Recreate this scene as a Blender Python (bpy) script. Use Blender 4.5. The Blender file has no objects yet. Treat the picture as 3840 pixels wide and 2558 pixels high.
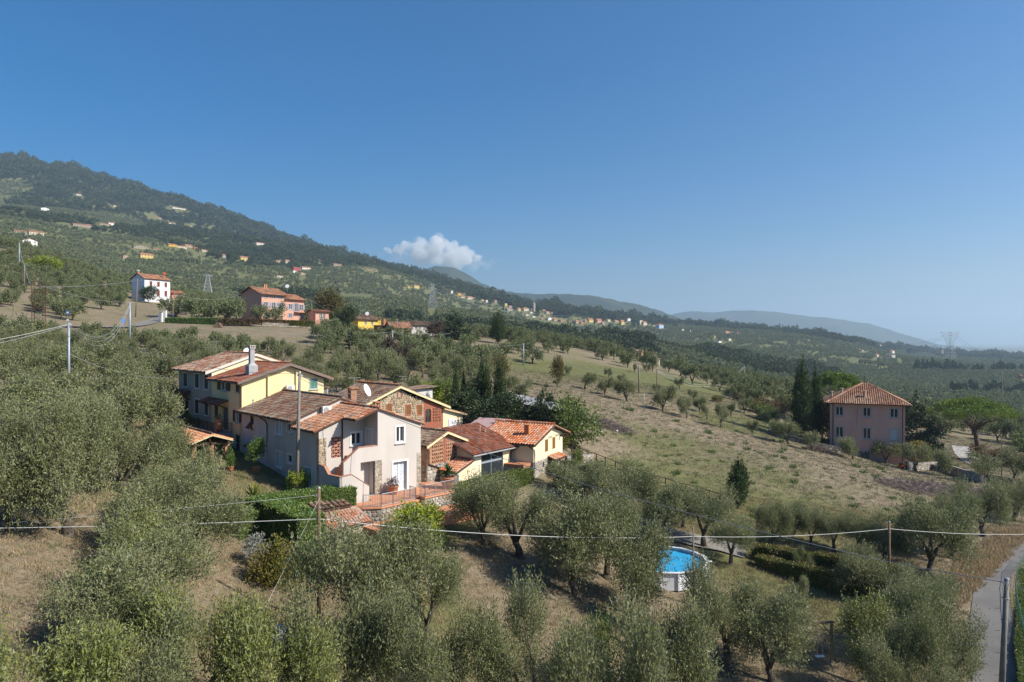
import bpy, bmesh, math, random
import numpy as np
from mathutils import Vector, Matrix
R = math.radians
S = bpy.context.scene
COL = S.collection
random.seed(7)
rng = np.random.default_rng(11)

# ---------------------------------------------------------------- camera
cam = bpy.data.cameras.new('camera')
cam.sensor_width = 36.0; cam.lens = 24.0
cam.clip_start = 0.5; cam.clip_end = 60000
camo = bpy.data.objects.new('camera', cam); COL.objects.link(camo)
camo.location = (0, 0, 0); camo.rotation_euler = (R(90), 0, 0)
S.camera = camo

# ---------------------------------------------------------------- sky, sun, exposure
SUN_EL, SUN_AZ = 40.0, 109.0          # azimuth clockwise from +Y (the view direction)
world = bpy.data.worlds.new('World'); S.world = world; world.use_nodes = True
wn = world.node_tree.nodes; wn.clear()
wo = wn.new('ShaderNodeOutputWorld'); wb = wn.new('ShaderNodeBackground'); sk = wn.new('ShaderNodeTexSky')
sk.sky_type = 'NISHITA'; sk.sun_disc = False
sk.sun_elevation = R(SUN_EL); sk.sun_rotation = R(SUN_AZ)
sk.altitude = 250; sk.air_density = 1.0; sk.dust_density = 2.0; sk.ozone_density = 6.0
wb.inputs['Strength'].default_value = 0.092
hs_ = wn.new('ShaderNodeHueSaturation'); hs_.inputs['Saturation'].default_value = 1.40; hs_.inputs['Hue'].default_value = 0.498
world.node_tree.links.new(sk.outputs[0], hs_.inputs['Color']); world.node_tree.links.new(hs_.outputs[0], wb.inputs[0]); world.node_tree.links.new(wb.outputs[0], wo.inputs[0])
sl = bpy.data.lights.new('sun', 'SUN'); sl.energy = 5.0; sl.angle = R(0.53); sl.color = (1.0, 0.93, 0.82)
so = bpy.data.objects.new('sun', sl); COL.objects.link(so)
sd = Vector((math.sin(R(SUN_AZ)) * math.cos(R(SUN_EL)), math.cos(R(SUN_AZ)) * math.cos(R(SUN_EL)), math.sin(R(SUN_EL))))
so.rotation_euler = sd.to_track_quat('Z', 'Y').to_euler(); so.location = (40, -20, 60)
S.view_settings.view_transform = 'Standard'; S.view_settings.look = 'None'
S.view_settings.exposure = 0.5; S.view_settings.gamma = 1.0; S.view_settings.use_curve_mapping = False
S.cycles.use_denoising = True
S.cycles.max_bounces = 6; S.cycles.diffuse_bounces = 3; S.cycles.glossy_bounces = 2
S.cycles.transmission_bounces = 4; S.cycles.volume_bounces = 4; S.cycles.transparent_max_bounces = 12

# ---------------------------------------------------------------- materials
MATS = {}
def mat(name, c, c2=None, scale=1.0, rough=0.85, rnd=0.0, bump=0.0, bscale=30.0, metal=0.0, transl=0.0, spec=0.3,
        c3=None, scale3=0.15, detail=4.0, stretch=None, huev=0.0, emit=None):
    """procedural material: c/c2 mixed by noise, c3 by a second larger noise, rnd = value spread per piece"""
    if name in MATS: return MATS[name]
    m = bpy.data.materials.new(name); m.use_nodes = True; MATS[name] = m
    nt = m.node_tree; N = nt.nodes; L = nt.links; N.clear()
    out = N.new('ShaderNodeOutputMaterial')
    geo = N.new('ShaderNodeNewGeometry')
    vec = geo.outputs['Position']
    if stretch:
        mp = N.new('ShaderNodeMapping'); L.new(vec, mp.inputs[0]); mp.inputs['Scale'].default_value = stretch; vec = mp.outputs[0]
    rgb = N.new('ShaderNodeRGB'); rgb.outputs[0].default_value = (*c, 1); col = rgb.outputs[0]
    def mix(fac, a, b):
        n = N.new('ShaderNodeMix'); n.data_type = 'RGBA'; L.new(fac, n.inputs[0]); L.new(a, n.inputs[6])
        if isinstance(b, tuple): n.inputs[7].default_value = (*b, 1)
        else: L.new(b, n.inputs[7])
        return n.outputs[2]
    def noise(sc, det, lo, hi):
        t = N.new('ShaderNodeTexNoise'); L.new(vec, t.inputs['Vector']); t.inputs['Scale'].default_value = sc; t.inputs['Detail'].default_value = det
        r = N.new('ShaderNodeMapRange'); L.new(t.outputs[0], r.inputs[0]); r.inputs[1].default_value = lo; r.inputs[2].default_value = hi
        return r.outputs[0]
    if c2: col = mix(noise(scale, detail, 0.36, 0.64), col, c2)
    if c3: col = mix(noise(scale3, 3.0, 0.42, 0.66), col, c3)
    if rnd or huev:
        oi = N.new('ShaderNodeObjectInfo')
        ad = N.new('ShaderNodeMath'); ad.operation = 'ADD'; L.new(oi.outputs['Random'], ad.inputs[0]); L.new(geo.outputs['Random Per Island'], ad.inputs[1])
        fr = N.new('ShaderNodeMath'); fr.operation = 'FRACT'; L.new(ad.outputs[0], fr.inputs[0])
        hs = N.new('ShaderNodeHueSaturation'); L.new(col, hs.inputs['Color'])
        mr = N.new('ShaderNodeMapRange'); L.new(fr.outputs[0], mr.inputs[0]); mr.inputs[3].default_value = 1 - rnd; mr.inputs[4].default_value = 1 + rnd
        L.new(mr.outputs[0], hs.inputs['Value'])
        if huev:
            m2 = N.new('ShaderNodeMath'); m2.operation = 'MULTIPLY'; L.new(fr.outputs[0], m2.inputs[0]); m2.inputs[1].default_value = 7.31
            f2 = N.new('ShaderNodeMath'); f2.operation = 'FRACT'; L.new(m2.outputs[0], f2.inputs[0])
            m3 = N.new('ShaderNodeMapRange'); L.new(f2.outputs[0], m3.inputs[0]); m3.inputs[3].default_value = 0.5 - huev; m3.inputs[4].default_value = 0.5 + huev
            L.new(m3.outputs[0], hs.inputs['Hue'])
            m4 = N.new('ShaderNodeMapRange'); L.new(f2.outputs[0], m4.inputs[0]); m4.inputs[3].default_value = 1.15; m4.inputs[4].default_value = 0.7
            L.new(m4.outputs[0], hs.inputs['Saturation'])
        col = hs.outputs[0]
    b = N.new('ShaderNodeBsdfPrincipled'); L.new(col, b.inputs['Base Color'])
    b.inputs['Roughness'].default_value = rough; b.inputs['Metallic'].default_value = metal
    b.inputs['Specular IOR Level'].default_value = spec
    if bump:
        t = N.new('ShaderNodeTexNoise'); L.new(vec, t.inputs['Vector']); t.inputs['Scale'].default_value = bscale; t.inputs['Detail'].default_value = 5
        bp = N.new('ShaderNodeBump'); bp.inputs['Strength'].default_value = bump; bp.inputs['Distance'].default_value = 0.04
        L.new(t.outputs[0], bp.inputs['Height']); L.new(bp.outputs[0], b.inputs['Normal'])
    sh = b.outputs[0]
    if transl:
        tr = N.new('ShaderNodeBsdfTranslucent'); L.new(col, tr.inputs[0])
        ms = N.new('ShaderNodeMixShader'); ms.inputs[0].default_value = transl; L.new(sh, ms.inputs[1]); L.new(tr.outputs[0], ms.inputs[2]); sh = ms.outputs[0]
    L.new(sh, out.inputs[0])
    return m

# ---------------------------------------------------------------- object helpers
def tag(o, label=None, cat=None, group=None, kind=None):
    if label: o['label'] = label
    if cat: o['category'] = cat
    if group: o['group'] = group
    if kind: o['kind'] = kind
    return o
def thing(name, label, cat, loc=(0, 0, 0), rz=0.0, group=None):
    o = bpy.data.objects.new(name, None); COL.objects.link(o)
    o.location = loc; o.rotation_euler = (0, 0, rz); o.empty_display_size = 0.3
    return tag(o, label, cat, group)
def link(name, me, parent=None):
    o = bpy.data.objects.new(name, me); COL.objects.link(o)
    if parent: o.parent = parent
    return o
def copy_tree(o, parent=None):
    c = o.copy(); COL.objects.link(c)
    if parent: c.parent = parent
    for ch in list(o.children): copy_tree(ch, c)
    return c
def mesh_np(name, V, Fq, mats, smooth=False, mi=None):
    """V (n,3), Fq (m,k) all faces with k corners"""
    V = np.asarray(V, np.float32); Fq = np.asarray(Fq, np.int32); k = Fq.shape[1]
    me = bpy.data.meshes.new(name)
    me.vertices.add(len(V)); me.vertices.foreach_set('co', V.ravel())
    me.loops.add(Fq.size); me.loops.foreach_set('vertex_index', Fq.ravel())
    me.polygons.add(len(Fq)); me.polygons.foreach_set('loop_start', np.arange(0, Fq.size, k, dtype=np.int32))
    me.polygons.foreach_set('loop_total', np.full(len(Fq), k, np.int32))
    if mi is not None: me.polygons.foreach_set('material_index', np.asarray(mi, np.int32))
    if smooth: me.polygons.foreach_set('use_smooth', np.ones(len(Fq), bool))
    for m in (mats if isinstance(mats, (list, tuple)) else [mats]): me.materials.append(m)
    me.update(calc_edges=True); me.validate()
    return me

class MB:
    """collects faces, builds one mesh. T maps local builder coordinates (u, d, z) to the thing's own coordinates"""
    def __init__(s, T=None): s.v = []; s.f = []; s.m = []; s.T = T; s.cur = 0
    def add(s, vs, fs):
        n = len(s.v); s.v += [s.T(*p) if s.T else tuple(p) for p in vs]
        s.f += [[i + n for i in f] for f in fs]; s.m += [s.cur] * len(fs); return s
    def quad(s, a, b, c, d): return s.add([a, b, c, d], [[0, 1, 2, 3]])
    def poly(s, pts): return s.add(pts, [list(range(len(pts)))])
    def box(s, x0, x1, y0, y1, z0, z1):
        return s.add([(x0, y0, z0), (x1, y0, z0), (x1, y1, z0), (x0, y1, z0), (x0, y0, z1), (x1, y0, z1), (x1, y1, z1), (x0, y1, z1)],
                     [[0, 3, 2, 1], [4, 5, 6, 7], [0, 1, 5, 4], [1, 2, 6, 5], [2, 3, 7, 6], [3, 0, 4, 7]])
    def prism(s, pts, off):
        """polygon pts extruded by vector off"""
        n = len(pts); q = [tuple(p[i] + off[i] for i in range(3)) for p in pts]
        return s.add(list(pts) + q, [list(range(n))[::-1], list(range(n, 2 * n))] + [[i, (i + 1) % n, n + (i + 1) % n, n + i] for i in range(n)])
    def tube(s, pts, r, n=8, cap=True):
        """tube along points, r a number or list"""
        P = [Vector(p) for p in pts]; rr = r if isinstance(r, (list, tuple)) else [r] * len(P)
        vs = []; fs = []; ref = None
        for i, p in enumerate(P):
            d = (P[min(i + 1, len(P) - 1)] - P[max(i - 1, 0)]).normalized()
            if ref is None:
                ref = Vector((0, 0, 1)) if abs(d.z) < 0.9 else Vector((1, 0, 0))
            a = d.cross(ref).normalized(); b = d.cross(a).normalized(); ref = -b.cross(d).cross(d) if False else ref
            for k in range(n):
                t = 2 * math.pi * k / n; vs.append(tuple(p + a * (rr[i] * math.cos(t)) + b * (rr[i] * math.sin(t))))
        for i in range(len(P) - 1):
            for k in range(n):
                fs.append([i * n + k, i * n + (k + 1) % n, (i + 1) * n + (k + 1) % n, (i + 1) * n + k])
        if cap: fs += [list(range(n))[::-1], list(range((len(P) - 1) * n, len(P) * n))]
        return s.add(vs, fs)
    def lathe(s, prof, n=16, c=(0, 0, 0)):
        """prof list of (r, z)"""
        vs = []; fs = []
        for r, z in prof:
            for k in range(n):
                t = 2 * math.pi * k / n; vs.append((c[0] + r * math.cos(t), c[1] + r * math.sin(t), c[2] + z))
        for i in range(len(prof) - 1):
            for k in range(n): fs.append([i * n + k, i * n + (k + 1) % n, (i + 1) * n + (k + 1) % n, (i + 1) * n + k])
        fs += [list(range(n))[::-1], list(range((len(prof) - 1) * n, len(prof) * n))]
        return s.add(vs, fs)
    def mesh(s, name, mats, smooth=False):
        me = bpy.data.meshes.new(name); me.from_pydata(s.v, [], s.f)
        ml = mats if isinstance(mats, (list, tuple)) else [mats]
        for m in ml: me.materials.append(m)
        if len(ml) > 1: me.polygons.foreach_set('material_index', s.m)
        if smooth: me.polygons.foreach_set('use_smooth', [True] * len(me.polygons))
        me.update(); return me
    def build(s, name, mats, parent=None, smooth=False):
        return link(name, s.mesh(name, mats, smooth), parent)

# ---------------------------------------------------------------- value noise
_tab = np.random.default_rng(5).random((512, 512))
def vnoise(x, y):
    xi = np.floor(x).astype(int); yi = np.floor(y).astype(int); fx = x - xi; fy = y - yi
    fx = fx * fx * (3 - 2 * fx); fy = fy * fy * (3 - 2 * fy)
    g = lambda a, b: _tab[a & 511, b & 511]
    return (g(xi, yi) * (1 - fx) + g(xi + 1, yi) * fx) * (1 - fy) + (g(xi, yi + 1) * (1 - fx) + g(xi + 1, yi + 1) * fx) * fy
def fbm(x, y, o=4):
    a = 0.0; w = 0.5
    for i in range(o): a = a + w * (vnoise(x * 2 ** i + 17.3 * i, y * 2 ** i + 9.1 * i) - 0.5); w *= 0.5
    return a

# ---------------------------------------------------------------- the lie of the land
# heights on rays (columns, tangent of bearing) at distances along the view axis
F = 2560.0
CPX = np.array([-1400, -600, 0, 500, 1000, 1500, 2000, 2500, 3000, 3500, 3900, 4500, 5400], float)
NEAR = {
 4:   [-15, -15, -15.5, -16, -16.3, -16.5, -17.5, -19, -20, -21, -21.5, -22.5, -23],
 15:  [-12, -13, -14, -15, -15.6, -16.2, -17.3, -19, -20, -21, -21.5, -22.5, -23],
 25:  [-9.5, -10.5, -11.6, -13.5, -15.2, -16, -17.2, -19, -20.2, -20.9, -21.2, -22, -22.5],
 35:  [-8, -9, -9.8, -12, -14.9, -15.6, -17.2, -19.2, -20.3, -20.6, -20.7, -21.5, -22],
 45:  [-6, -7.5, -8.8, -11.2, -14, -14.8, -16.6, -18.8, -19.8, -20, -19.9, -21, -21.5],
 57:  [-4, -6, -7.7, -10, -11.7, -13.6, -14.8, -17.5, -18.8, -19.4, -19.7, -21, -21.5],
 66:  [-3, -5, -7, -9.3, -11.0, -12.4, -13.6, -16.8, -18.3, -19.4, -19.9, -21, -21.5],
 75:  [-1, -4, -6.3, -8.6, -10.3, -10.9, -12.1, -15.8, -17.8, -19.5, -20.3, -21.5, -22],
 95:  [3, -1, -4.2, -5.8, -7.5, -9, -9.9, -14.3, -17.0, -20.0, -21, -22.5, -23],
 120: [8, 2, -1.5, -2.8, -4.0, -6.2, -8.4, -12.8, -17.6, -21.4, -21.5, -23.5, -25],
 150: [16, 9, 4, 1, -1.2, -4, -7.6, -11, -16.6, -21.6, -23.5, -26, -28],
 190: [28, 19, 11, 5.5, 4.0, 1.0, -3.4, -9.6, -16.5, -22.5, -25.5, -29, -31],
 240: [42, 32, 23, 14.5, 8, 3.4, -.3, -9.6, -19.5, -26.5, -30, -34, -37],
 320: [70, 57, 45, 24, 12, 2, -1, -14, -27, -36, -40, -44, -48],
 450: [100, 80, 60, 24, 4, -14, -17, -29, -41, -47, -50, -54, -58],
}
ROWS = {
 650:  [760, 840, 922, 1075, 1150, 1200, 1248, 1320, 1415, 1462, 1478, 1490, 1500],
 1000: [690, 780, 855, 965, 1062, 1130, 1222, 1288, 1345, 1396, 1408, 1415, 1420],
 1500: [580, 690, 775, 862, 990, 1075, 1198, 1262, 1292, 1358, 1375, 1380, 1385],
 2000: [500, 610, 690, 790, 930, 1035, 1180, 1238, 1258, 1342, 1360, 1366, 1368],
}
SKY = [(-1400, 520), (-600, 560), (0, 607), (130, 634), (290, 668), (440, 703), (570, 742), (700, 766), (830, 823), (950, 865), (1060, 905),
       (1200, 947), (1300, 974), (1420, 997), (1500, 1012), (1570, 1040), (1640, 1062), (1750, 1085), (1850, 1120), (2000, 1152), (2200, 1190),
       (2450, 1226), (2560, 1238), (2800, 1243), (3000, 1253), (3200, 1285), (3400, 1318), (3600, 1340), (3900, 1350), (4500, 1357), (5400, 1360)]
skx = np.array([a for a, b in SKY], float); sky_ = np.array([b for a, b in SKY], float) + np.interp(skx, [-1400, 900, 1400, 3000, 3400], [8, 8, 14, 9, 3])
YL = sorted(NEAR) + sorted(ROWS) + [2800, 3600, 5200, 9000, 22000]
ZT = []
for y in YL:
    if y in NEAR: ZT.append(NEAR[y])
    elif y in ROWS: ZT.append([-(r - 1279) / F * y for r in ROWS[y]])
    elif y == 2800: ZT.append([-(r - 1279) / F * y for r in np.interp(CPX, skx, sky_)])
    elif y == 3600: ZT.append([min(0.55 * z, z - 60) if z > -60 else -85 for z in ZT[-1]])
    else: ZT.append([-92.0] * len(CPX))
ZT = np.array(ZT, float); LY = np.log(np.array(YL, float))
def _hermite(x, xs, Fv):
    """monotone-ish cubic over sorted xs; Fv (..., n); slopes limited (no overshoot)"""
    h = np.diff(xs); d = np.diff(Fv, axis=-1) / h
    m = np.zeros_like(Fv); m[..., 1:-1] = np.where(d[..., 1:] * d[..., :-1] > 0, 2 * d[..., 1:] * d[..., :-1] / (d[..., 1:] + d[..., :-1] + 1e-12 * np.sign(d[..., 1:] + d[..., :-1] + 1e-30)), 0)
    m[..., 0] = d[..., 0]; m[..., -1] = d[..., -1]
    return h, d, m
_hx, _dx, _mx = _hermite(None, LY, ZT.T)      # per column along depth
_fine = np.arange(-1400, 5401, 20.0)
_gy = np.linspace(LY[0], LY[-1], 420)
def _evalh(x, xs, h, Fv, m):
    i = np.clip(np.searchsorted(xs, x) - 1, 0, len(xs) - 2); t = (x - xs[i]) / h[i]
    a = Fv[..., i]; b = Fv[..., i + 1]; ma = m[..., i] * h[i]; mb = m[..., i + 1] * h[i]
    t2 = t * t; t3 = t2 * t
    return (2 * t3 - 3 * t2 + 1) * a + (t3 - 2 * t2 + t) * ma + (-2 * t3 + 3 * t2) * b + (t3 - t2) * mb
_A = _evalh(_gy, LY, _hx, ZT.T, _mx)          # (cols, gy)
_h2, _d2, _m2 = _hermite(None, CPX, _A.T)
GRID = _evalh(_fine, CPX, _h2, _A.T, _m2).T   # (fine, gy)
# the crest of the left hill follows its own finer profile
_crest = -(np.interp(_fine, skx, sky_) - 1279) / F * 2800
_k = np.argmin(abs(_gy - math.log(2800))); _corr = _crest - GRID[:, _k]
_wt = np.exp(-((_gy - math.log(2800)) / 0.2) ** 2)
GRID = GRID + _corr[:, None] * _wt[None, :]
def ground(x, y):
    x = np.asarray(x, float); y = np.asarray(y, float); yy = np.maximum(y, 4.0)
    px = np.clip(x / yy * F + 1920, -1400, 5399); ly = np.clip(np.log(yy), LY[0], LY[-1] - 1e-6)
    a = (px + 1400) / 20.0; b = (ly - LY[0]) / (LY[-1] - LY[0]) * 419
    i = np.clip(a.astype(int), 0, len(_fine) - 2); j = np.clip(b.astype(int), 0, 418); fa = a - i; fb = b - j
    z = (GRID[i, j] * (1 - fa) + GRID[i + 1, j] * fa) * (1 - fb) + (GRID[i, j + 1] * (1 - fa) + GRID[i + 1, j + 1] * fa) * fb
    w = np.clip((yy - 420) / 500, 0, 1) * np.clip((9000 - yy) / 5000, 0, 1) * np.clip((z + 92) / 60, 0.0, 1) * (1 - 0.9 * np.exp(-((np.log(yy) - math.log(2800)) / 0.2) ** 2)) * np.clip((px + 400) / 3200, .25, 1) ** -.3
    z = z + w * yy * 0.055 * fbm(x / 420.0 + 3.1, y / 420.0, 4)
    z = z + np.clip((120 - yy) / 60, 0, 1) * 0.30 * fbm(x / 6.0, y / 6.0, 3)
    return z
def gz(x, y): return float(ground(x, y))
def at(px, Y, z=None):
    """point on the ray column px at distance Y (on the ground unless z given)"""
    x = (px - 1920) / F * Y
    return Vector((x, Y, gz(x, Y) if z is None else z))
def pz(px, py, Y): return Vector(((px - 1920) / F * Y, Y, -(py - 1279) / F * Y))
_hy = np.exp(np.linspace(math.log(8), math.log(5000), 1500))
def hit(px, py, y0=8.0, y1=5000.0):
    """first ground point seen at that direction"""
    xs = (px - 1920) / F * _hy; g = ground(xs, _hy); r = -(py - 1279) / F * _hy
    ok = (g >= r) & (_hy >= y0) & (_hy <= y1); k = int(np.argmax(ok)) if ok.any() else len(_hy) - 1
    return Vector((xs[k], _hy[k], g[k]))

# the terrain sheet
NX, NY = 430, 330
tpx = np.linspace(-1380, 5380, NX); ty = np.exp(np.linspace(math.log(4.2), math.log(21500), NY))
TX = (tpx[:, None] - 1920) / F * ty[None, :]; TY = np.broadcast_to(ty[None, :], TX.shape)
TZ = ground(TX, TY)
idx = np.arange(NX * NY).reshape(NX, NY)
tq = np.stack([idx[:-1, :-1], idx[1:, :-1], idx[1:, 1:], idx[:-1, 1:]], -1).reshape(-1, 4)
def frame_px(x, y, z): return 1920 + F * x / y, 1279 - F * z / y
# ---------------------------------------------------------------- ground cover (what grows or lies there)
VPX = TX / TY * F + 1920
LAND = []           # (x, y, radius, value) patches of green (+) or bare dry (-) ground, filled below
def patch(px, py, rad, val, Y=None):
    p = at(px, Y) if Y else hit(px, py); LAND.append((p.x, p.y, rad, val))
for a in [(1290, 1790, 5, 1.0), (1050, 1800, 5, .9), (1060, 1760, 4, 1.0), (990, 1730, 3, .9), (900, 1700, 3, .7), (1700, 1990, 4, .8), (1620, 2000, 3, .7), (2860, 2160, 3.5, 1.3), (2960, 2200, 4, .7), (3100, 2280, 4, .6), (2800, 1960, 6, .9),
          (2480, 1800, 7, .8), (2620, 1870, 6, .8), (2300, 1750, 6, .5), (2300, 1640, 9, .45), (2650, 1680, 10, .4), (3000, 1930, 6, .6), (2900, 1800, 8, .3), (3350, 1960, 6, .5),
          (2450, 1440, 14, .8), (2560, 1430, 16, .7), (2250, 1400, 14, .8), (2050, 1390, 12, .7), (2760, 1600, 8, .8), (2840, 1600, 8, .7), (1640, 2420, 5, .5), (1700, 2280, 4, .5), (3830, 2280, 3, .9),
          (2150, 1660, 6, -.9), (2230, 1650, 5, -.7), (2060, 1480, 7, -.8), (2150, 1500, 7, -.7), (2380, 1530, 7, -.7), (2560, 1590, 7, -.6), (2900, 1680, 8, -.6), (3100, 1720, 8, -.6), (3300, 1780, 8, -.5),
          (3770, 2060, 4, -1.2), (3650, 2260, 3, -1.2), (3700, 2120, 4, -1.2), (200, 2060, 6, -.5), (250, 2420, 5, -.1), (950, 2080, 4, -.8), (820, 2080, 3, -.8), (1900, 2130, 5, -1.), (2150, 2240, 5, -1.2), (2350, 2330, 5, -1.2), (2250, 2290, 5, -1.), (2000, 2160, 5, -.9), (2660, 2540, 4, -.9), (3000, 2480, 4, -.3)]:
    patch(*a)
gm = np.zeros(TX.shape)
for x, y, r, v in LAND: gm += v * np.exp(-((TX - x) ** 2 + (TY - y) ** 2) / (r * r))
gm += np.where((VPX > 1950) & (TY > 60) & (TY < 300), 0.0, 0.0) + np.where(TY > 420, 0.6, 0)
me = mesh_np('ground', np.stack([TX, TY, TZ], -1).reshape(-1, 3), tq, [], smooth=True)
at_ = me.attributes.new('green', 'FLOAT', 'POINT'); at_.data.foreach_set('value', gm.ravel().astype(np.float32))
def ground_material():
    m = bpy.data.materials.new('dry_grass_ground'); m.use_nodes = True; nt = m.node_tree; N = nt.nodes; L = nt.links; N.clear()
    out = N.new('ShaderNodeOutputMaterial'); b = N.new('ShaderNodeBsdfPrincipled'); L.new(b.outputs[0], out.inputs[0])
    b.inputs['Roughness'].default_value = 0.95; b.inputs['Specular IOR Level'].default_value = 0.1
    g = N.new('ShaderNodeNewGeometry'); P = g.outputs['Position']
    def noise(sc, det=4.0, rough=0.6, stretch=None):
        v = P
        if stretch:
            mp = N.new('ShaderNodeMapping'); L.new(P, mp.inputs[0]); mp.inputs['Scale'].default_value = stretch; mp.inputs['Rotation'].default_value = (0, 0, 0.4); v = mp.outputs[0]
        t = N.new('ShaderNodeTexNoise'); L.new(v, t.inputs['Vector']); t.inputs['Scale'].default_value = sc; t.inputs['Detail'].default_value = det; t.inputs['Roughness'].default_value = rough; return t.outputs[0]
    def math_(op, a, bb):
        n = N.new('ShaderNodeMath'); n.operation = op
        for i, q in enumerate((a, bb)):
            if isinstance(q, (int, float)): n.inputs[i].default_value = q
            else: L.new(q, n.inputs[i])
        return n.outputs[0]
    def rng_(a, lo, hi, c=0.0, d=1.0):
        n = N.new('ShaderNodeMapRange'); L.new(a, n.inputs[0]); n.inputs[1].default_value = lo; n.inputs[2].default_value = hi; n.inputs[3].default_value = c; n.inputs[4].default_value = d; return n.outputs[0]
    def mixc(f, a, c):
        n = N.new('ShaderNodeMix'); n.data_type = 'RGBA'; L.new(f, n.inputs[0])
        for i, q in ((6, a), (7, c)):
            if isinstance(q, tuple): n.inputs[i].default_value = (*q, 1)
            else: L.new(q, n.inputs[i])
        return n.outputs[2]
    atn = N.new('ShaderNodeAttribute'); atn.attribute_name = 'green'
    s = math_('ADD', math_('ADD', math_('MULTIPLY', noise(0.11, 5, .65), 1.5), math_('MULTIPLY', noise(1.1, 5, .7), 1.0)), atn.outputs['Fac'])
    gf = rng_(s, 1.15, 1.75)
    dry = mixc(rng_(noise(0.35, 5, .7, (1, 1, 1)), .38, .62), (0.252, 0.20, 0.132), (0.315, 0.257, 0.178))
    dry = mixc(rng_(noise(2.3, 4, .7, (0.5, 1.6, 1)), .42, .64), dry, (0.185, 0.15, 0.102))
    grn = mixc(rng_(noise(0.8, 4, .7), .4, .62), (0.11, 0.125, 0.045), (0.165, 0.165, 0.068))
    c = mixc(gf, dry, grn)
    c = mixc(rng_(noise(7.0, 4, .8), .45, .72, 0.0, .65), c, (0.075, 0.066, 0.038))
    c = mixc(rng_(noise(19.0, 2, .6), .56, .76, 0.0, .6), c, (0.37, 0.295, 0.19))
    L.new(c, b.inputs['Base Color'])
    bp = N.new('ShaderNodeBump'); bp.inputs['Strength'].default_value = 0.9; bp.inputs['Distance'].default_value = 0.15; L.new(noise(5.0, 6, .75), bp.inputs['Height']); L.new(bp.outputs[0], b.inputs['Normal'])
    return m
me.materials.append(ground_material())
tag(link('ground', me), kind='structure')

def strip(name, L_, R_, m, lift=0.04, sub=8, kind='structure', thick=0.0):
    """road surface between two edge lines (lists of xy), draped on the ground"""
    n = len(L_); V = []; Fq = []
    def lerp(P, t):
        k = min(int(t), n - 2); f = t - k; return P[k][0] * (1 - f) + P[k + 1][0] * f, P[k][1] * (1 - f) + P[k + 1][1] * f
    m_ = (n - 1) * sub
    for i in range(m_ + 1):
        a = lerp(L_, i / sub); b = lerp(R_, i / sub); zc = 0.5 * (gz(*a) + gz(*b))
        for q in range(5):
            x = a[0] + (b[0] - a[0]) * q / 4; y = a[1] + (b[1] - a[1]) * q / 4; V.append((x, y, max(zc, gz(x, y)) + lift))
    for i in range(m_):
        for q in range(4): Fq.append([i * 5 + q, i * 5 + q + 1, i * 5 + q + 6, i * 5 + q + 5])
    o = link(name, mesh_np(name, V, Fq, m, smooth=True)); return tag(o, kind=kind)
H = lambda px, py: tuple(hit(px, py)[:2])
def centre_strip(name, pts, w, m, **k):
    P = [Vector(p) for p in pts]; L_ = []; R_ = []
    for i in range(len(P)):
        d = (P[min(i + 1, len(P) - 1)] - P[max(i - 1, 0)]).normalized(); nrm = Vector((-d.y, d.x)); L_.append(tuple(P[i] + nrm * w / 2)); R_.append(tuple(P[i] - nrm * w / 2))
    return strip(name, L_, R_, m, **k)
asphalt = mat('asphalt', (0.115, 0.11, 0.108), (0.145, 0.14, 0.135), 0.5, 0.9, c3=(0.18, 0.17, 0.155), scale3=0.12, bump=0.3, bscale=40)
gravel = mat('pale_gravel', (0.22, 0.205, 0.185), (0.175, 0.165, 0.15), 1.2, 0.95, bump=0.5, bscale=25)
strip('road', [H(3900, 2005), H(3840, 2034), H(3731, 2103), H(3671, 2157), H(3650, 2228), H(3639, 2320), H(3640, 2420), (at(3650, 38).x, 38), (at(3690, 30).x, 30), (at(3800, 20).x, 20)],
      [H(3910, 2060), H(3852, 2095), H(3812, 2128), H(3790, 2180), H(3785, 2250), H(3800, 2340), H(3830, 2440), (at(3890, 36).x, 38), (at(4020, 27).x, 29), (at(4250, 18).x, 20)], asphalt, lift=0.05)
centre_strip('driveway', [tuple(at(2060, 63)[:2]), H(2126, 1862), H(2230, 1898), H(2299, 1925), H(2400, 1962), H(2500, 2000), H(2600, 2030), H(2700, 2045), tuple(at(2800, 59)[:2])], 3.4, gravel)
centre_strip('lane', [tuple(at(-150, 140)[:2]), tuple(at(60, 148)[:2]), tuple(at(200, 154)[:2]), tuple(at(330, 160)[:2]), tuple(at(440, 168)[:2]), tuple(at(520, 180)[:2]), tuple(at(585, 195)[:2]), tuple(at(640, 215)[:2])], 4.5, gravel, lift=0.12)
centre_strip('path', [tuple(at(3672, 118)[:2]), tuple(at(3640, 123)[:2]), tuple(at(3614, 131)[:2]), tuple(at(3600, 142)[:2])], 3.0, mat('white_gravel', (0.42, 0.40, 0.37), (0.35, 0.33, 0.30), 1.5), lift=0.08)

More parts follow.
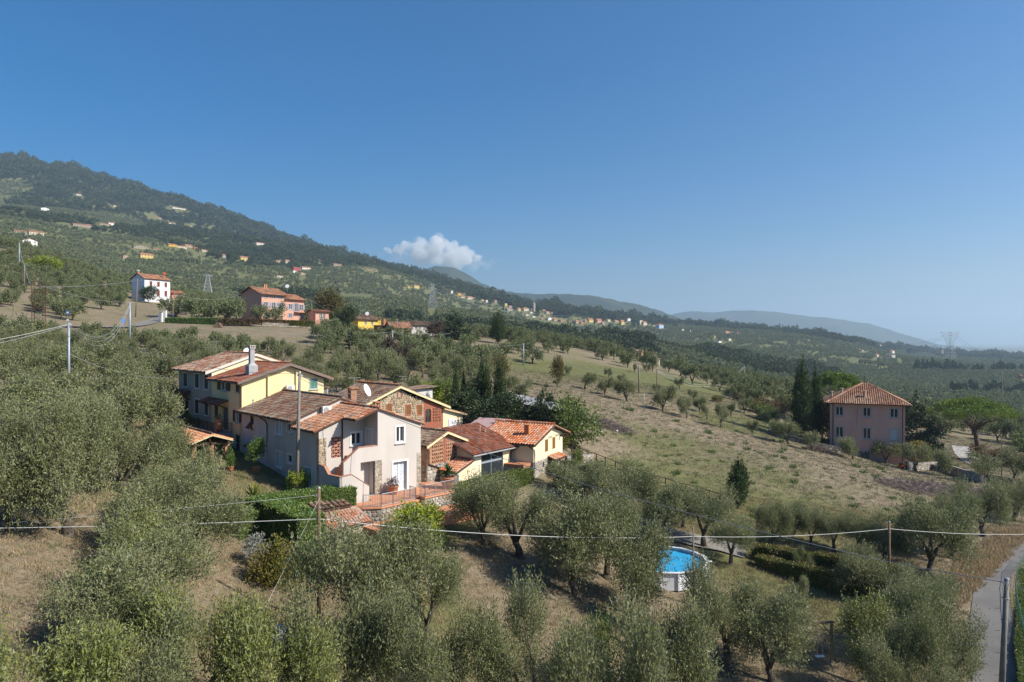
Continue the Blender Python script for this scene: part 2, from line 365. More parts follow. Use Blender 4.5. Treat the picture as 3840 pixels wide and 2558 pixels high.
# far ridges behind the first hill
def ridge(name, prof, Yr, Yb, m, amp):
    xs = np.array([p[0] for p in prof], float); rs = np.array([p[1] for p in prof], float)
    cx = np.arange(xs[0], xs[-1] + 1, 14.0); crest = -(np.interp(cx, xs, rs) - 1279) / F * Yr
    t = np.linspace(0, 1.5, 46); yy = Yb + (Yr - Yb) * t
    X = (cx[:, None] - 1920) / F * Yr * (0.6 + 0.4 * (yy[None, :] / Yr)); Yg = np.broadcast_to(yy[None, :], X.shape)
    prof_ = np.where(t < 1, np.sin(t * math.pi / 2) ** 1.35, np.clip(1 - (t - 1) * 1.6, 0.2, 1))
    base = -100.0; Zg = base + (crest[:, None] - base) * prof_[None, :]
    env = (np.clip(t, 0, 1) * np.clip(1.06 - t, 0.02, 1))[None, :]
    Zg = Zg + amp * 9 * fbm(X / (amp * 9), Yg / (amp * 9), 5) * env
    Zg = Zg + 9.0 * (vnoise(X / 22.0, Yg / 22.0) - 0.5)
    n0, n1 = X.shape; id_ = np.arange(n0 * n1).reshape(n0, n1)
    q = np.stack([id_[:-1, :-1], id_[1:, :-1], id_[1:, 1:], id_[:-1, 1:]], -1).reshape(-1, 4)
    return tag(link(name, mesh_np(name, np.stack([X, Yg, Zg], -1).reshape(-1, 3), q, m, smooth=True)), kind='structure')
farwood = mat('distant_forest', (0.022, 0.036, 0.022), (0.042, 0.058, 0.032), 0.035, 1.0, spec=0.0, detail=8, c3=(0.065, 0.07, 0.042), scale3=0.004, bump=1.0, bscale=0.03)
ridge('hill', [(1300, 1120), (1480, 1070), (1560, 1042), (1590, 1024), (1640, 1010), (1700, 1012), (1760, 1032), (1800, 1058), (1850, 1078), (1900, 1090), (2000, 1100), (2120, 1102), (2200, 1112), (2300, 1126),
       (2400, 1142), (2470, 1166), (2560, 1200), (2650, 1228), (2760, 1250), (2900, 1275), (3100, 1300)], 4600, 3300, farwood, 70)
ridge('mountain', [(2200, 1240), (2400, 1205), (2500, 1180), (2540, 1172), (2600, 1164), (2680, 1170), (2740, 1164), (2800, 1164), (2900, 1168), (3000, 1186), (3090, 1202), (3160, 1218), (3220, 1228), (3320, 1254), (3400, 1270), (3500, 1290),
       (3600, 1300), (3700, 1308), (3900, 1316), (4200, 1322)], 8200, 6200, farwood, 110)

# ---------------------------------------------------------------- foliage
def foliage(lobes, n, ll, lw, up=0.35, outw=0.7, jit=0.6, twig=0.35, per=9, seed=0, shell=0.45, droop=0.0, c=None, flop=0.9):
    """leaf blades along short twigs that fill the lobes (cx,cy,cz,rx,ry,rz): returns V, F arrays"""
    g = np.random.default_rng(seed); lo = np.asarray(lobes, float); nt = max(1, n // per)
    vol = lo[:, 3] * lo[:, 4] * lo[:, 5]; k = g.choice(len(lo), nt, p=(vol ** .75) / (vol ** .75).sum())
    d = g.normal(size=(nt, 3)); d /= np.linalg.norm(d, axis=1)[:, None]
    r = g.random(nt) ** shell
    base = lo[k, :3] + d * r[:, None] * lo[k, 3:]
    cc = lo[:, :3].mean(0) if c is None else np.asarray(c, float)
    ow = (base - cc); ow /= np.linalg.norm(ow, axis=1)[:, None] + 1e-9
    td = ow * outw + d * 0.35 + g.normal(size=(nt, 3)) * jit * 0.6 + np.array([0, 0, up]); td /= np.linalg.norm(td, axis=1)[:, None]
    tl = twig * (0.6 + 0.8 * g.random(nt))
    u = (np.arange(per) + g.random((nt, per))) / per
    p = base[:, None, :] + td[:, None, :] * (u * tl[:, None])[..., None]
    p[..., 2] -= droop * (u * tl[:, None]) ** 2
    p = p.reshape(-1, 3); t = np.repeat(td, per, 0)
    rd = g.normal(size=p.shape); a = t * (1 - flop * .5) + rd * flop * .55; a /= np.linalg.norm(a, axis=1)[:, None]
    b = np.cross(a, g.normal(size=p.shape)); b /= np.linalg.norm(b, axis=1)[:, None] + 1e-9
    s = (0.7 + 0.6 * g.random(len(p)))[:, None]; A = a * ll * s; B = b * lw * .5 * s
    V = np.stack([p, p + A * .45 + B, p + A, p + A * .45 - B], 1).reshape(-1, 3)
    Fq = np.arange(len(V)).reshape(-1, 4)
    return V, Fq
def leafmat(name, c, c2, transl=0.22, rnd=0.28, huev=0.012, rough=0.5, spec=0.35):
    return mat(name, c, c2, 0.55, rough, rnd=rnd, transl=transl, spec=spec, huev=huev)
M_olive = leafmat('olive_leaf', (0.160, 0.183, 0.070), (0.235, 0.246, 0.115), spec=0.3, rough=0.5, transl=.3)
M_olive_y = leafmat('olive_leaf_yellowish', (0.190, 0.222, 0.058), (0.250, 0.265, 0.092), spec=0.3, rough=0.5, transl=.3)
M_olive_far = leafmat('olive_crown_distant', (0.140, 0.170, 0.068), (0.198, 0.218, 0.102), rough=0.8, spec=0.1)
M_wood_far = leafmat('forest_crown_distant', (0.048, 0.070, 0.030), (0.090, 0.112, 0.042), rough=0.8, spec=0.1, huev=0.03)
M_cyp = leafmat('cypress_leaf', (0.036, 0.066, 0.020), (0.064, 0.10, 0.028), rough=0.6, spec=0.2)
M_hedge = leafmat('hedge_leaf', (0.085, 0.165, 0.024), (0.15, 0.225, 0.04), spec=0.4)
M_bush = leafmat('bright_bush_leaf', (0.24, 0.32, 0.02), (0.32, 0.37, 0.03), transl=0.35)
M_green = leafmat('green_leaf', (0.10, 0.155, 0.03), (0.155, 0.195, 0.045), transl=0.3, huev=0.03)
M_yel = leafmat('yellowing_leaf', (0.20, 0.19, 0.03), (0.14, 0.15, 0.03), transl=0.3)
M_heath = leafmat('heather_leaf', (0.15, 0.145, 0.022), (0.21, 0.18, 0.03), transl=0.2)
M_pine = leafmat('pine_needle', (0.11, 0.19, 0.018), (0.17, 0.25, 0.03), transl=0.25)
M_rust = leafmat('rust_leaf', (0.16, 0.075, 0.03), (0.12, 0.10, 0.03), huev=0.03)
M_brown = leafmat('bare_twig', (0.10, 0.075, 0.055), (0.075, 0.055, 0.04), transl=0.0, spec=0.1)
M_bark = mat('olive_bark', (0.065, 0.052, 0.040), (0.13, 0.11, 0.09), 3.5, 0.95, bump=0.8, bscale=14, spec=0.1)
M_core = mat('light_blocking_core', (0.045, 0.065, 0.018), spec=0.0, rough=1.0)  # dark core added inside crowns and hedges to block light

def branch_mesh(segs, n=7, wob=0.0, seed=1):
    mb = MB(); g = random.Random(seed)
    for pts, rs in segs:
        q = [tuple(c + g.uniform(-wob, wob) * (0 if i in (0,) else 1) for c in p) for i, p in enumerate(pts)]
        mb.tube(q, rs, n)
    return mb
def olive_parts(seed, n, ll, lw, R_=1.0, hb=0.25, lobes_n=12, trunk_n=7, m=None, per=9, spread=1.0):
    """one olive, height about 1, crown radius about .5: returns (trunk mesh, crown mesh)"""
    g = random.Random(seed); segs = []; lobes = []
    nl = g.choice([2, 3, 3, 4]); hz = hb * g.uniform(.55, .8)
    lean = (g.uniform(-.06, .06), g.uniform(-.06, .06))
    segs.append(([(0, 0, -.04), (lean[0] * .4, lean[1] * .4, hz * .5), (lean[0], lean[1], hz)], [.055, .038, .034])); segs.append(([(0, 0, -.04), (.01, .01, hz * .22)], [.085, .044]))
    tips = []
    for i in range(nl):
        a = 2 * math.pi * (i + g.uniform(-.3, .3)) / nl; rr = g.uniform(.13, .22) * spread
        p1 = (lean[0] + rr * .45 * math.cos(a), lean[1] + rr * .45 * math.sin(a), hz + g.uniform(.08, .15)); p2 = (lean[0] + rr * math.cos(a), lean[1] + rr * math.sin(a), hz + g.uniform(.2, .36))
        segs.append(([(lean[0], lean[1], hz * .92), p1, p2], [.03, .022, .013])); tips.append(p2)
        for j in range(3):
            b = a + g.uniform(-.9, .9); rq = g.uniform(.12, .27) * spread; p3 = (p2[0] + rq * math.cos(b), p2[1] + rq * math.sin(b), min(.84, p2[2] + g.uniform(-.10, .27)))
            segs.append(([p2, ((p2[0] + p3[0]) / 2, (p2[1] + p3[1]) / 2, (p2[2] + p3[2]) / 2 + .03), p3], [.013, .009, .004])); tips.append(p3)
    for i in range(lobes_n):
        t = tips[i % len(tips)]; s = g.uniform(.115, .20) * spread
        lobes.append((t[0] + g.uniform(-.09, .09), t[1] + g.uniform(-.09, .09), t[2] + g.uniform(-.05, .09), s, s, s * g.uniform(.7, .95)))
    V, Fq = foliage(lobes, n, ll, lw, up=.5, outw=.5, jit=.7, twig=.17, per=per, seed=seed, shell=.42, c=(0, 0, .45))
    rr_ = np.percentile(np.hypot(V[:, 0], V[:, 1]), 96); V[:, :2] *= .5 / rr_; kz = np.percentile(V[:, 2], 97.5); V[:, 2] /= kz
    V[:, 2] = np.where(V[:, 2] < hb * .62, hb * .62 + (V[:, 2] - hb * .62) * .4, V[:, 2])
    segs = [([(a * .5 / rr_, b * .5 / rr_, c / kz) for a, b, c in P_], r_) for P_, r_ in segs]
    return branch_mesh(segs, trunk_n, .012, seed).mesh('trunk', M_bark, True), mesh_np('crown', V, Fq, m or M_olive)
OL0 = [olive_parts(100 + i, 26000, .030, .0095, lobes_n=(20, 13, 26, 16, 22, 11, 18)[i], hb=(.25, .31, .2, .28, .23, .33, .26)[i], spread=(1, 1.2, .9, 1.1, 1, 1.25, .85)[i]) for i in range(7)]
OL0Y = [olive_parts(140 + i, 26000, .030, .0095, lobes_n=20, m=M_olive_y) for i in range(2)]
OL1 = [olive_parts(200 + i, 8000, .050, .017, lobes_n=(18, 12, 22, 15, 20, 10)[i], hb=(.25, .31, .2, .28, .22, .33)[i], spread=(1, 1.2, .9, 1.1, 1, 1.25)[i]) for i in range(6)]
OL2 = [olive_parts(300 + i, 2200, .085, .036, lobes_n=16, trunk_n=5, per=5, m=M_olive_far) for i in range(6)]
def simple_crown(seed, n, ll, lw, m, tall=1.0, k=9, per=3):
    g = random.Random(seed); lobes = []
    for i in range(k):
        a = g.uniform(0, 6.28); r = g.uniform(.05, .32); s = g.uniform(.16, .28); lobes.append((r * math.cos(a), r * math.sin(a), g.uniform(.3, .7) * tall, s, s, s * tall * .9))
    V, Fq = foliage(lobes, n, ll, lw, up=.3, outw=.5, twig=.12, per=per, seed=seed, shell=.4, c=(0, 0, .4))
    return mesh_np('crown', V, Fq, m)
OL3 = [simple_crown(400 + i, 150, .21, .13, M_olive_far) for i in range(3)]
WD3 = [simple_crown(420 + i, 190, .20, .14, M_wood_far, tall=1.15) for i in range(3)]
def olive(px, Y, h, label=None, group=None, lod=0, w=1.0, rz=None, var=None, loc=None):
    lib = {0: OL0, 'y': OL0Y, 1: OL1, 2: OL2}[lod]; k = (var if var is not None else random.randrange(99)) % len(lib)
    p = loc or at(px, Y); t = thing('olive_tree', label, 'tree', p, rz if rz is not None else random.uniform(0, 6.28), group)
    t.scale = (h * w, h * w, h)
    link('trunk', lib[k][0], t); link('crown', lib[k][1], t); return t

def scatter(name, protos, P, sc, rz, kind='stuff'):
    """one object that carries many instances of the proto meshes (geometry nodes), for vegetation nobody could count"""
    out = []
    me = bpy.data.meshes.new(name); me.vertices.add(len(P)); me.vertices.foreach_set('co', np.asarray(P, np.float32).ravel())
    for nm, dat in (('sc', sc), ('rz', rz)):
        a = me.attributes.new(nm, 'FLOAT', 'POINT'); a.data.foreach_set('value', np.asarray(dat, np.float32))
    a = me.attributes.new('ki', 'INT', 'POINT'); a.data.foreach_set('value', np.arange(len(P), dtype=np.int32) % len(protos))
    o = link(name, me); tag(o, kind=kind)
    ng = bpy.data.node_groups.new(name, 'GeometryNodeTree'); ng.interface.new_socket('Geometry', in_out='INPUT', socket_type='NodeSocketGeometry'); ng.interface.new_socket('Geometry', in_out='OUTPUT', socket_type='NodeSocketGeometry')
    N = ng.nodes; L = ng.links; gi = N.new('NodeGroupInput'); go = N.new('NodeGroupOutput'); jn = N.new('GeometryNodeJoinGeometry')
    def attr(nm, t='FLOAT'):
        n = N.new('GeometryNodeInputNamedAttribute'); n.data_type = t; n.inputs[0].default_value = nm; return n.outputs[0]
    cx = N.new('ShaderNodeCombineXYZ'); L.new(attr('rz'), cx.inputs[2])
    for i, pm in enumerate(protos):
        po = bpy.data.objects.new(name + '_kind', pm)
        oi = N.new('GeometryNodeObjectInfo'); oi.inputs[0].default_value = po
        ip = N.new('GeometryNodeInstanceOnPoints'); L.new(gi.outputs[0], ip.inputs['Points']); L.new(oi.outputs['Geometry'], ip.inputs['Instance'])
        cmp = N.new('FunctionNodeCompare'); cmp.data_type = 'INT'; cmp.operation = 'EQUAL'; L.new(attr('ki', 'INT'), cmp.inputs[2]); cmp.inputs[3].default_value = i
        L.new(cmp.outputs[0], ip.inputs['Selection']); L.new(cx.outputs[0], ip.inputs['Rotation']); L.new(attr('sc'), ip.inputs['Scale']); L.new(ip.outputs[0], jn.inputs[0])
    L.new(jn.outputs[0], go.inputs[0])
    md = o.modifiers.new('scatter', 'NODES'); md.node_group = ng
    return o

# distant slopes: olive groves and woodland
def far_points(n, y0, y1, seed):
    g = np.random.default_rng(seed); Y = np.sqrt(g.random(n) * (y1 ** 2 - y0 ** 2) + y0 ** 2); px = g.random(n) * 4300 - 230
    x = (px - 1920) / F * Y; return x, Y, px
HOUSES_FAR = []   # filled before use
def grow_far():
    X = []; Yv = []; 
    for n, a, b, s in ((26000, 400, 1000, 1), (34000, 1000, 2000, 2), (34000, 2000, 2950, 3)):
        x, y, px = far_points(n, a, b, s); X.append(x); Yv.append(y)
    x = np.concatenate(X); y = np.concatenate(Yv); z = ground(x, y); px = x / y * F + 1920; row = 1279 - F * z / y
    n1 = fbm(x / 260 + 50, y / 260, 4); n2 = fbm(x / 90 + 9, y / 90 + 70, 3); n3 = fbm(x / 700 + 5, y / 700 + 31, 3)
    crest = np.interp(px, skx, sky_); hgt = np.clip((row - crest) / np.maximum(1285 - crest, 40), -.2, 1.5)
    wood = (n1 + .55 * n3 + (0.30 - hgt) * .85 * np.clip((y - 1100) / 900, 0, 1) - np.where(y < 1300, .07, 0) - np.where((px > 2450) & (y < 1900), .12, 0)) > 0.055
    clear = ((n2 < np.where(px > 2450, -0.22, -0.165)) | ((fbm(x / 45 + 7, y / 20, 2) < np.where(px > 2450, -.26, -0.2)))) & ~wood
    keep = ~clear & (rng.random(len(x)) < np.where(wood, 1.0, 0.93))
    g = np.random.default_rng(3); u = g.random(len(x)); rz = g.random(len(x)) * 6.28
    so_ = 4.6 + 2.2 * u + np.clip((y - 900) / 1200, 0, 1.2) * 1.4; sw = (6.0 + 4.0 * u + 10.0 * u ** 5 * np.clip((y - 1300) / 800, 0, 1.2)) * (1 + .9 * np.clip(fbm(x / 60, y / 60, 2) * 3, -.3, .6)) + np.clip((y - 1500) / 1500, 0, 1) * 2
    hp = np.where(wood, sw, so_) * F / y
    for hx, hy, hr, hpx, hrow, hw, hh, hY in HOUSES_FAR:       # yards and lanes around the houses are kept free, with an open outlook
        keep &= ~((abs(x - hx) < hr) & (y < hy + hr) & (y > hy - 12 - hr * 1.6))
        keep &= ~((abs(px - hpx) < hw * .5 + hp * .38) & (y < hY + 12) & (row > hrow - hh) & (row - hp < hrow - .22 * hh))
    x, y, z, wood, sw, so_, rz = x[keep], y[keep], z[keep], wood[keep], sw[keep], so_[keep], rz[keep]
    P = np.stack([x, y, z - .5], -1)
    tag(scatter('olive_grove', OL3, P[~wood], so_[~wood], rz[~wood]), 'olive groves covering the distant slopes as one mass', None)
    tag(scatter('woodland', WD3, P[wood], sw[wood], rz[wood]), 'dark woodland on the upper hillside', None)
# ---------------------------------------------------------------- far houses
stucco = {k: mat('stucco_' + k, c, tuple(v * .9 for v in c), 0.8, 0.9) for k, c in dict(white=(.72, .70, .66), cream=(.60, .52, .38), yellow=(.62, .47, .16), bright=(.68, .42, .05), stone=(.34, .29, .22), tan=(.42, .33, .23), pink=(.60, .30, .22), red=(.36, .09, .08), orange=(.62, .24, .12), grey=(.40, .38, .36), blue=(.40, .52, .72)).items()}
rooftile_far = mat('distant_roof_tile', (.36, .16, .085), (.28, .13, .08), 0.6, .9, bump=.5, bscale=3)
rooftile_brown = mat('distant_brown_roof_tile', (.24, .15, .10), (.19, .115, .08), 0.6, .9)
redtile = mat('distant_red_roof_tile', (.46, .12, .065), (.40, .13, .08), 0.6, .9)
darkpane = mat('dark_window_pane', (.035, .04, .045), rough=.25, spec=.5)
shutter_brown = mat('brown_shutter', (.16, .07, .04), rough=.7)
WIN_FAR = {}
def far_house(label, px, row, wpx, hpx, wall='cream', roof=rooftile_far, Y=None, ang=52, depth=None, kind='gable', win=(3, 2), group=None, name='house', y0=430, split=None, face='front', cat='house'):
    """px = middle of the building, row = foot, wpx, hpx = size in the picture; stands on the ground where that direction meets it"""
    if Y is None:
        p = hit(px, row, y0=y0); Y = p.y if p.y < 2800 else 2350.0
    zb = -(row - 1279) / F * Y
    c, s = math.cos(R(ang)), math.sin(R(ang)); W = wpx / F * Y; Hh = hpx / F * Y
    # facade length and depth that span the seen width with the house turned by ang
    fl = W * 0.75 / max(c, .35); dp = depth or max(5.0, W * .35 / max(s, .3)); fl = min(fl, W * 1.5)
    wr = Hh * .74 if kind != 'flat' else Hh; rh = Hh - wr
    x = (px - 1920) / F * Y; cx = (fl * c - dp * s) / 2; t = thing(name, label, cat, (x - cx, Y, zb), R(ang), group)
    HOUSES_FAR.append((x, Y + (fl * s + dp * c) / 2, min(W * .62 + 3, 26), px, row, wpx, hpx, Y))
    mb = MB(); mb.box(0, fl, 0, dp, -3.5, wr)
    if kind == 'gable':
        mb.poly([(0, 0, wr), (0, dp / 2, wr + rh), (0, dp, wr)][::-1]); mb.poly([(fl, 0, wr), (fl, dp, wr), (fl, dp / 2, wr + rh)])
    if kind == 'gablef':
        mb.poly([(0, 0, wr), (fl, 0, wr), (fl / 2, 0, wr + rh)]); mb.poly([(0, dp, wr), (fl / 2, dp, wr + rh), (fl, dp, wr)])
    mb.build('wall', stucco[wall], t)
    o = .45; rb = MB(); th = .18
    if kind == 'gable':
        k = rh / (dp / 2)
        for y0_, y1_ in ((-o, dp / 2), (dp + o, dp / 2)):
            rb.prism([(-o, y0_, wr - o * k), (fl + o, y0_, wr - o * k), (fl + o, y1_, wr + rh), (-o, y1_, wr + rh)], (0, 0, th))
    elif kind == 'gablef':
        k = rh / (fl / 2)
        for x0_, x1_ in ((-o, fl / 2), (fl + o, fl / 2)):
            rb.prism([(x0_, -o, wr - o * k), (x1_, -o, wr + rh), (x1_, dp + o, wr + rh), (x0_, dp + o, wr - o * k)], (0, 0, th))
    elif kind == 'hip':
        a = min(fl, dp) / 2; z0 = wr; z1 = wr + rh; A = (-o, -o, z0); B = (fl + o, -o, z0); C_ = (fl + o, dp + o, z0); D = (-o, dp + o, z0)
        if fl >= dp: E_ = (a, dp / 2, z1); G = (fl - a, dp / 2, z1)
        else: E_ = (fl / 2, a, z1); G = (fl / 2, dp - a, z1)
        if fl >= dp: fs = [[A, B, G, E_], [C_, D, E_, G], [D, A, E_], [B, C_, G]]
        else: fs = [[A, B, E_], [B, C_, G, E_], [C_, D, G], [D, A, E_, G]]
        for f_ in fs: rb.poly(f_)
        rb.box(-o, fl + o, -o, dp + o, z0 - .15, z0 - .005)
    else: rb.box(-.2, fl + .2, -.2, dp + .2, wr, wr + .25)
    rb.build('roof', roof, t)
    # windows: each opening a part of its own, sharing one mesh per size
    n, fl_n = win
    for fc, ln in (('f', fl), ('s', dp)):
        nn = n if fc == 'f' else max(1, int(n * dp / fl * .7))
        ww = min(1.1, ln / nn * .4); hh = min(1.5, wr / fl_n * .5)
        key = (round(ww, 1), round(hh, 1))
        if key not in WIN_FAR:
            q = MB(); q.box(-key[0] / 2, key[0] / 2, -.05, .1, 0, key[1]); WIN_FAR[key] = q.mesh('window', darkpane)
        for i in range(nn):
            for j in range(fl_n):
                w = link('window', WIN_FAR[key], t); u = ln * (i + .5) / nn; z = wr * (j + .35) / fl_n
                if fc == 'f': w.location = (u, 0, z)
                else: w.location = (0, u, z); w.rotation_euler = (0, 0, R(-90))
    return t
LH = 'houses scattered over the left hillside'; VH = 'houses of the hilltop village'; RH = 'houses on the far right-hand hills'
FH = [
 ('white gabled house with balcony on the left hillside above the bright shrub', 91, 922, 40, 30, dict(wall='white', kind='gablef', win=(3, 2), Y=640)),
 ('low stone row house at the left edge of the hillside', 60, 872, 34, 12, dict(wall='stone', win=(5, 1))),
 ('long yellowish farmhouse beside the pale hillside track', 117, 881, 40, 18, dict(wall='cream', win=(5, 1))),
 ('long unlit stone farmhouse beside the small white house on the slope', 284, 850, 50, 15, dict(wall='stone', win=(6, 1))),
 ('small white house right of the long stone farmhouse', 330, 853, 26, 13, dict(wall='white', win=(3, 2))),
 ('low house with brown roof upslope of the terraced stone wall', 380, 846, 32, 11, dict(wall='tan', win=(4, 1))),
 ('white and brick house at the end of the hillside terrace', 414, 845, 32, 14, dict(wall='white', win=(3, 1))),
 ('highest white house, in a clearing amid the woods', 292, 735, 28, 10, dict(wall='white', win=(4, 1))),
 ('small pale yellow villa high on the wooded slope', 430, 778, 25, 10, dict(wall='cream', win=(3, 1))),
 ('white gabled house at the foot of the dark fir wood', 158, 788, 22, 12, dict(wall='white', kind='gablef', win=(2, 1))),
 ('tiny yellow house below the woods', 349, 786, 9, 6, dict(wall='cream', win=(1, 1))),
 ('long pale stone house standing alone mid-slope', 571, 819, 34, 10, dict(wall='stone', win=(6, 1))),
 ('pale terraced houses near the crest of the left hill', 655, 784, 40, 10, dict(wall='white', win=(6, 1))),
 ('small white house left of the gully on the slope', 638, 842, 20, 9, dict(wall='white', win=(2, 1))),
 ('flat white house right of the gully on the slope', 718, 852, 18, 7, dict(wall='white', win=(3, 1))),
 ('big old stone farmhouse above the yellow farmhouse', 511, 936, 44, 19, dict(wall='stone', win=(5, 2), kind='gablef')),
 ('yellow farmhouse with three bays below the stone farmhouse', 535, 969, 38, 22, dict(wall='yellow', win=(4, 2))),
 ('narrow tan tower-like barn left of the yellow farmhouse', 463, 972, 17, 17, dict(wall='tan', win=(2, 2), kind='gablef')),
 ('small grey house right of the big stone farmhouse', 579, 940, 20, 9, dict(wall='grey', win=(2, 1))),
 ('bright orange-yellow house leading the hamlet row', 637, 926, 25, 14, dict(wall='bright', win=(3, 2))),
 ('low cream house second in the hamlet row', 670, 929, 30, 10, dict(wall='cream', win=(4, 1))),
 ('tall tan house third in the hamlet row', 699, 928, 22, 13, dict(wall='tan', win=(3, 2))),
 ('little orange house below the hamlet row', 728, 937, 11, 11, dict(wall='orange', win=(2, 1))),
 ('string of low cream buildings ending the hamlet row', 763, 945, 30, 11, dict(wall='cream', win=(5, 1))),
 ('dark grey villa just left of the tall cypress clump', 840, 968, 24, 15, dict(wall='grey', win=(3, 2))),
 ('long yellow villa just right of the tall cypress clump', 910, 977, 36, 18, dict(wall='yellow', win=(5, 2))),
 ('white house alone near the hill edge against the sky', 968, 920, 28, 13, dict(wall='white', win=(3, 1))),
 ('tan house beside the cream house above the pink farmhouse', 1039, 985, 17, 10, dict(wall='tan', win=(2, 1))),
 ('tall cream house above the red and white cluster', 1075, 990, 18, 17, dict(wall='cream', win=(3, 2))),
 ('dark red house in the cluster on the slope', 1106, 1019, 26, 18, dict(wall='red', win=(4, 2), kind='flat')),
 ('white gabled house in front of the dark red house', 1099, 1023, 13, 10, dict(wall='white', win=(2, 1), kind='gablef', Y=None)),
 ('white and grey house behind the dark red house', 1140, 1013, 32, 15, dict(wall='white', win=(4, 2))),
 ('little cream house below the red and white cluster', 1129, 1029, 13, 8, dict(wall='cream', win=(2, 1))),
 ('low white outbuilding on the terrace below the cluster', 1045, 1040, 30, 8, dict(wall='white', win=(3, 1))),
 ('long low stone house on the ridge line', 1258, 998, 34, 11, dict(wall='stone', win=(4, 1))),
 ('wide cream villa on the ridge with two storeys', 1382, 1018, 30, 10, dict(wall='cream', win=(5, 2))),
 ('small house right of the wide ridge villa', 1409, 1020, 14, 7, dict(wall='cream', win=(2, 1))),
 ('square yellow villa between dark woods above the pylon', 1558, 1082, 22, 15, dict(wall='yellow', win=(3, 2), kind='hip')),
 ('tiny yellow cottage left of the square yellow villa', 1529, 1080, 9, 8, dict(wall='yellow', win=(1, 1))),
 ('small white house beside the lattice pylon', 1603, 1101, 14, 5, dict(wall='white', win=(2, 1))),
]
FV = [
 ('slim white turret house at the left start of the village', 1692, 1102, 8, 14, 'white', (1, 2), 'gablef'), ('bright yellow house at the left start of the village', 1720, 1108, 15, 10, 'bright', (3, 1), 'gable'),
 ('cream block beneath the bright yellow village house', 1733, 1120, 19, 12, 'cream', (3, 2), 'gable'), ('large many-windowed cream house beside the cream block', 1760, 1127, 30, 17, 'cream', (6, 2), 'hip'),
 ('low cream house between dark trees on the village road', 1808, 1128, 13, 7, 'cream', (2, 1), 'gable'), ('house with a white gable peeping from the cypresses', 1823, 1134, 9, 10, 'white', (1, 1), 'gablef'),
 ('brown brick house with wide roof left of the church', 1860, 1137, 22, 12, 'tan', (4, 1), 'gable'), ('small square yellow house above the long grey house', 1895, 1148, 11, 10, 'yellow', (2, 1), 'flat'),
 ('white house with red roof above the long grey house', 1912, 1153, 13, 7, 'white', (3, 1), 'gable'), ('long grey house with a row of windows', 1909, 1168, 28, 13, 'grey', (6, 2), 'gable'),
 ('yellow house adjoining the church hall', 1945, 1168, 14, 14, 'yellow', (2, 2), 'gable'), ('long cream church hall left of the bell tower', 1973, 1169, 41, 17, 'cream', (8, 2), 'hip'),
 ('white gabled house just below the bell tower', 1990, 1177, 12, 8, 'white', (2, 1), 'gablef'), ('pale roofed house on the slope below the church hall', 1976, 1185, 18, 8, 'white', (2, 1), 'gable'),
 ('low white house with broad gable lower on the slope', 2001, 1194, 19, 9, 'white', (2, 1), 'gablef'), ('brown house behind the cream village house right of the tower', 2038, 1168, 14, 8, 'tan', (2, 1), 'gable'),
 ('cream house with five windows right of the bell tower', 2053, 1179, 18, 12, 'cream', (5, 2), 'gable'), ('narrow cream house at the end right of the tower', 2069, 1180, 9, 10, 'cream', (2, 1), 'gable'),
 ('pale low building with terracotta roof on the slope', 2044, 1191, 28, 9, 'cream', (4, 1), 'gable'), ('house with curved white end wall', 2060, 1207, 20, 18, 'white', (2, 2), 'gablef'),
 ('dark stone house left of the curved white wall', 2034, 1204, 20, 10, 'stone', (3, 1), 'gable'), ('pinkish house at the start of the lower village', 2082, 1207, 18, 13, 'pink', (2, 2), 'gable'),
 ('long grey stone row in the lower village', 2110, 1211, 34, 12, 'stone', (6, 1), 'gable'), ('tall tan house with broad red roof in the lower village', 2160, 1218, 26, 18, 'tan', (3, 2), 'gable'),
 ('small orange-walled house in the lower village', 2181, 1216, 11, 11, 'orange', (2, 1), 'gable'), ('brown house in the shade in mid village', 2196, 1210, 14, 10, 'stone', (2, 1), 'gable'),
 ('yellow-topped house in mid village', 2214, 1212, 25, 18, 'yellow', (4, 2), 'gable'), ('pinkish grey house with long red roof in mid village', 2246, 1214, 26, 19, 'pink', (4, 2), 'gable'),
 ('olive grey house in front of the long red roof', 2261, 1221, 15, 14, 'grey', (2, 2), 'gable'), ('pale house with two white gables in mid village', 2283, 1210, 17, 13, 'cream', (2, 2), 'gablef'),
 ('tan house with brown roof in the right part of the village', 2311, 1213, 22, 13, 'tan', (3, 1), 'gable'), ('tall yellow-ended house in the right part of the village', 2334, 1221, 19, 21, 'yellow', (3, 3), 'gable'),
 ('highest white-gabled house in the right part of the village', 2358, 1206, 20, 13, 'white', (2, 2), 'gablef'), ('olive-walled house near the right end of the village', 2403, 1217, 16, 16, 'cream', (2, 2), 'flat'),
 ('last pale house of the village before the gap', 2418, 1222, 22, 17, 'cream', (3, 2), 'gable'), ('low white shed between the village and the blue house', 2452, 1224, 14, 5, 'white', (2, 1), 'gable'),
 ('pale blue house with red roof apart at the village end', 2478, 1233, 30, 19, 'blue', (3, 2), 'hip'), ('tiny white house on the ridge right of the blue house', 2560, 1240, 11, 7, 'white', (2, 1), 'gable')]
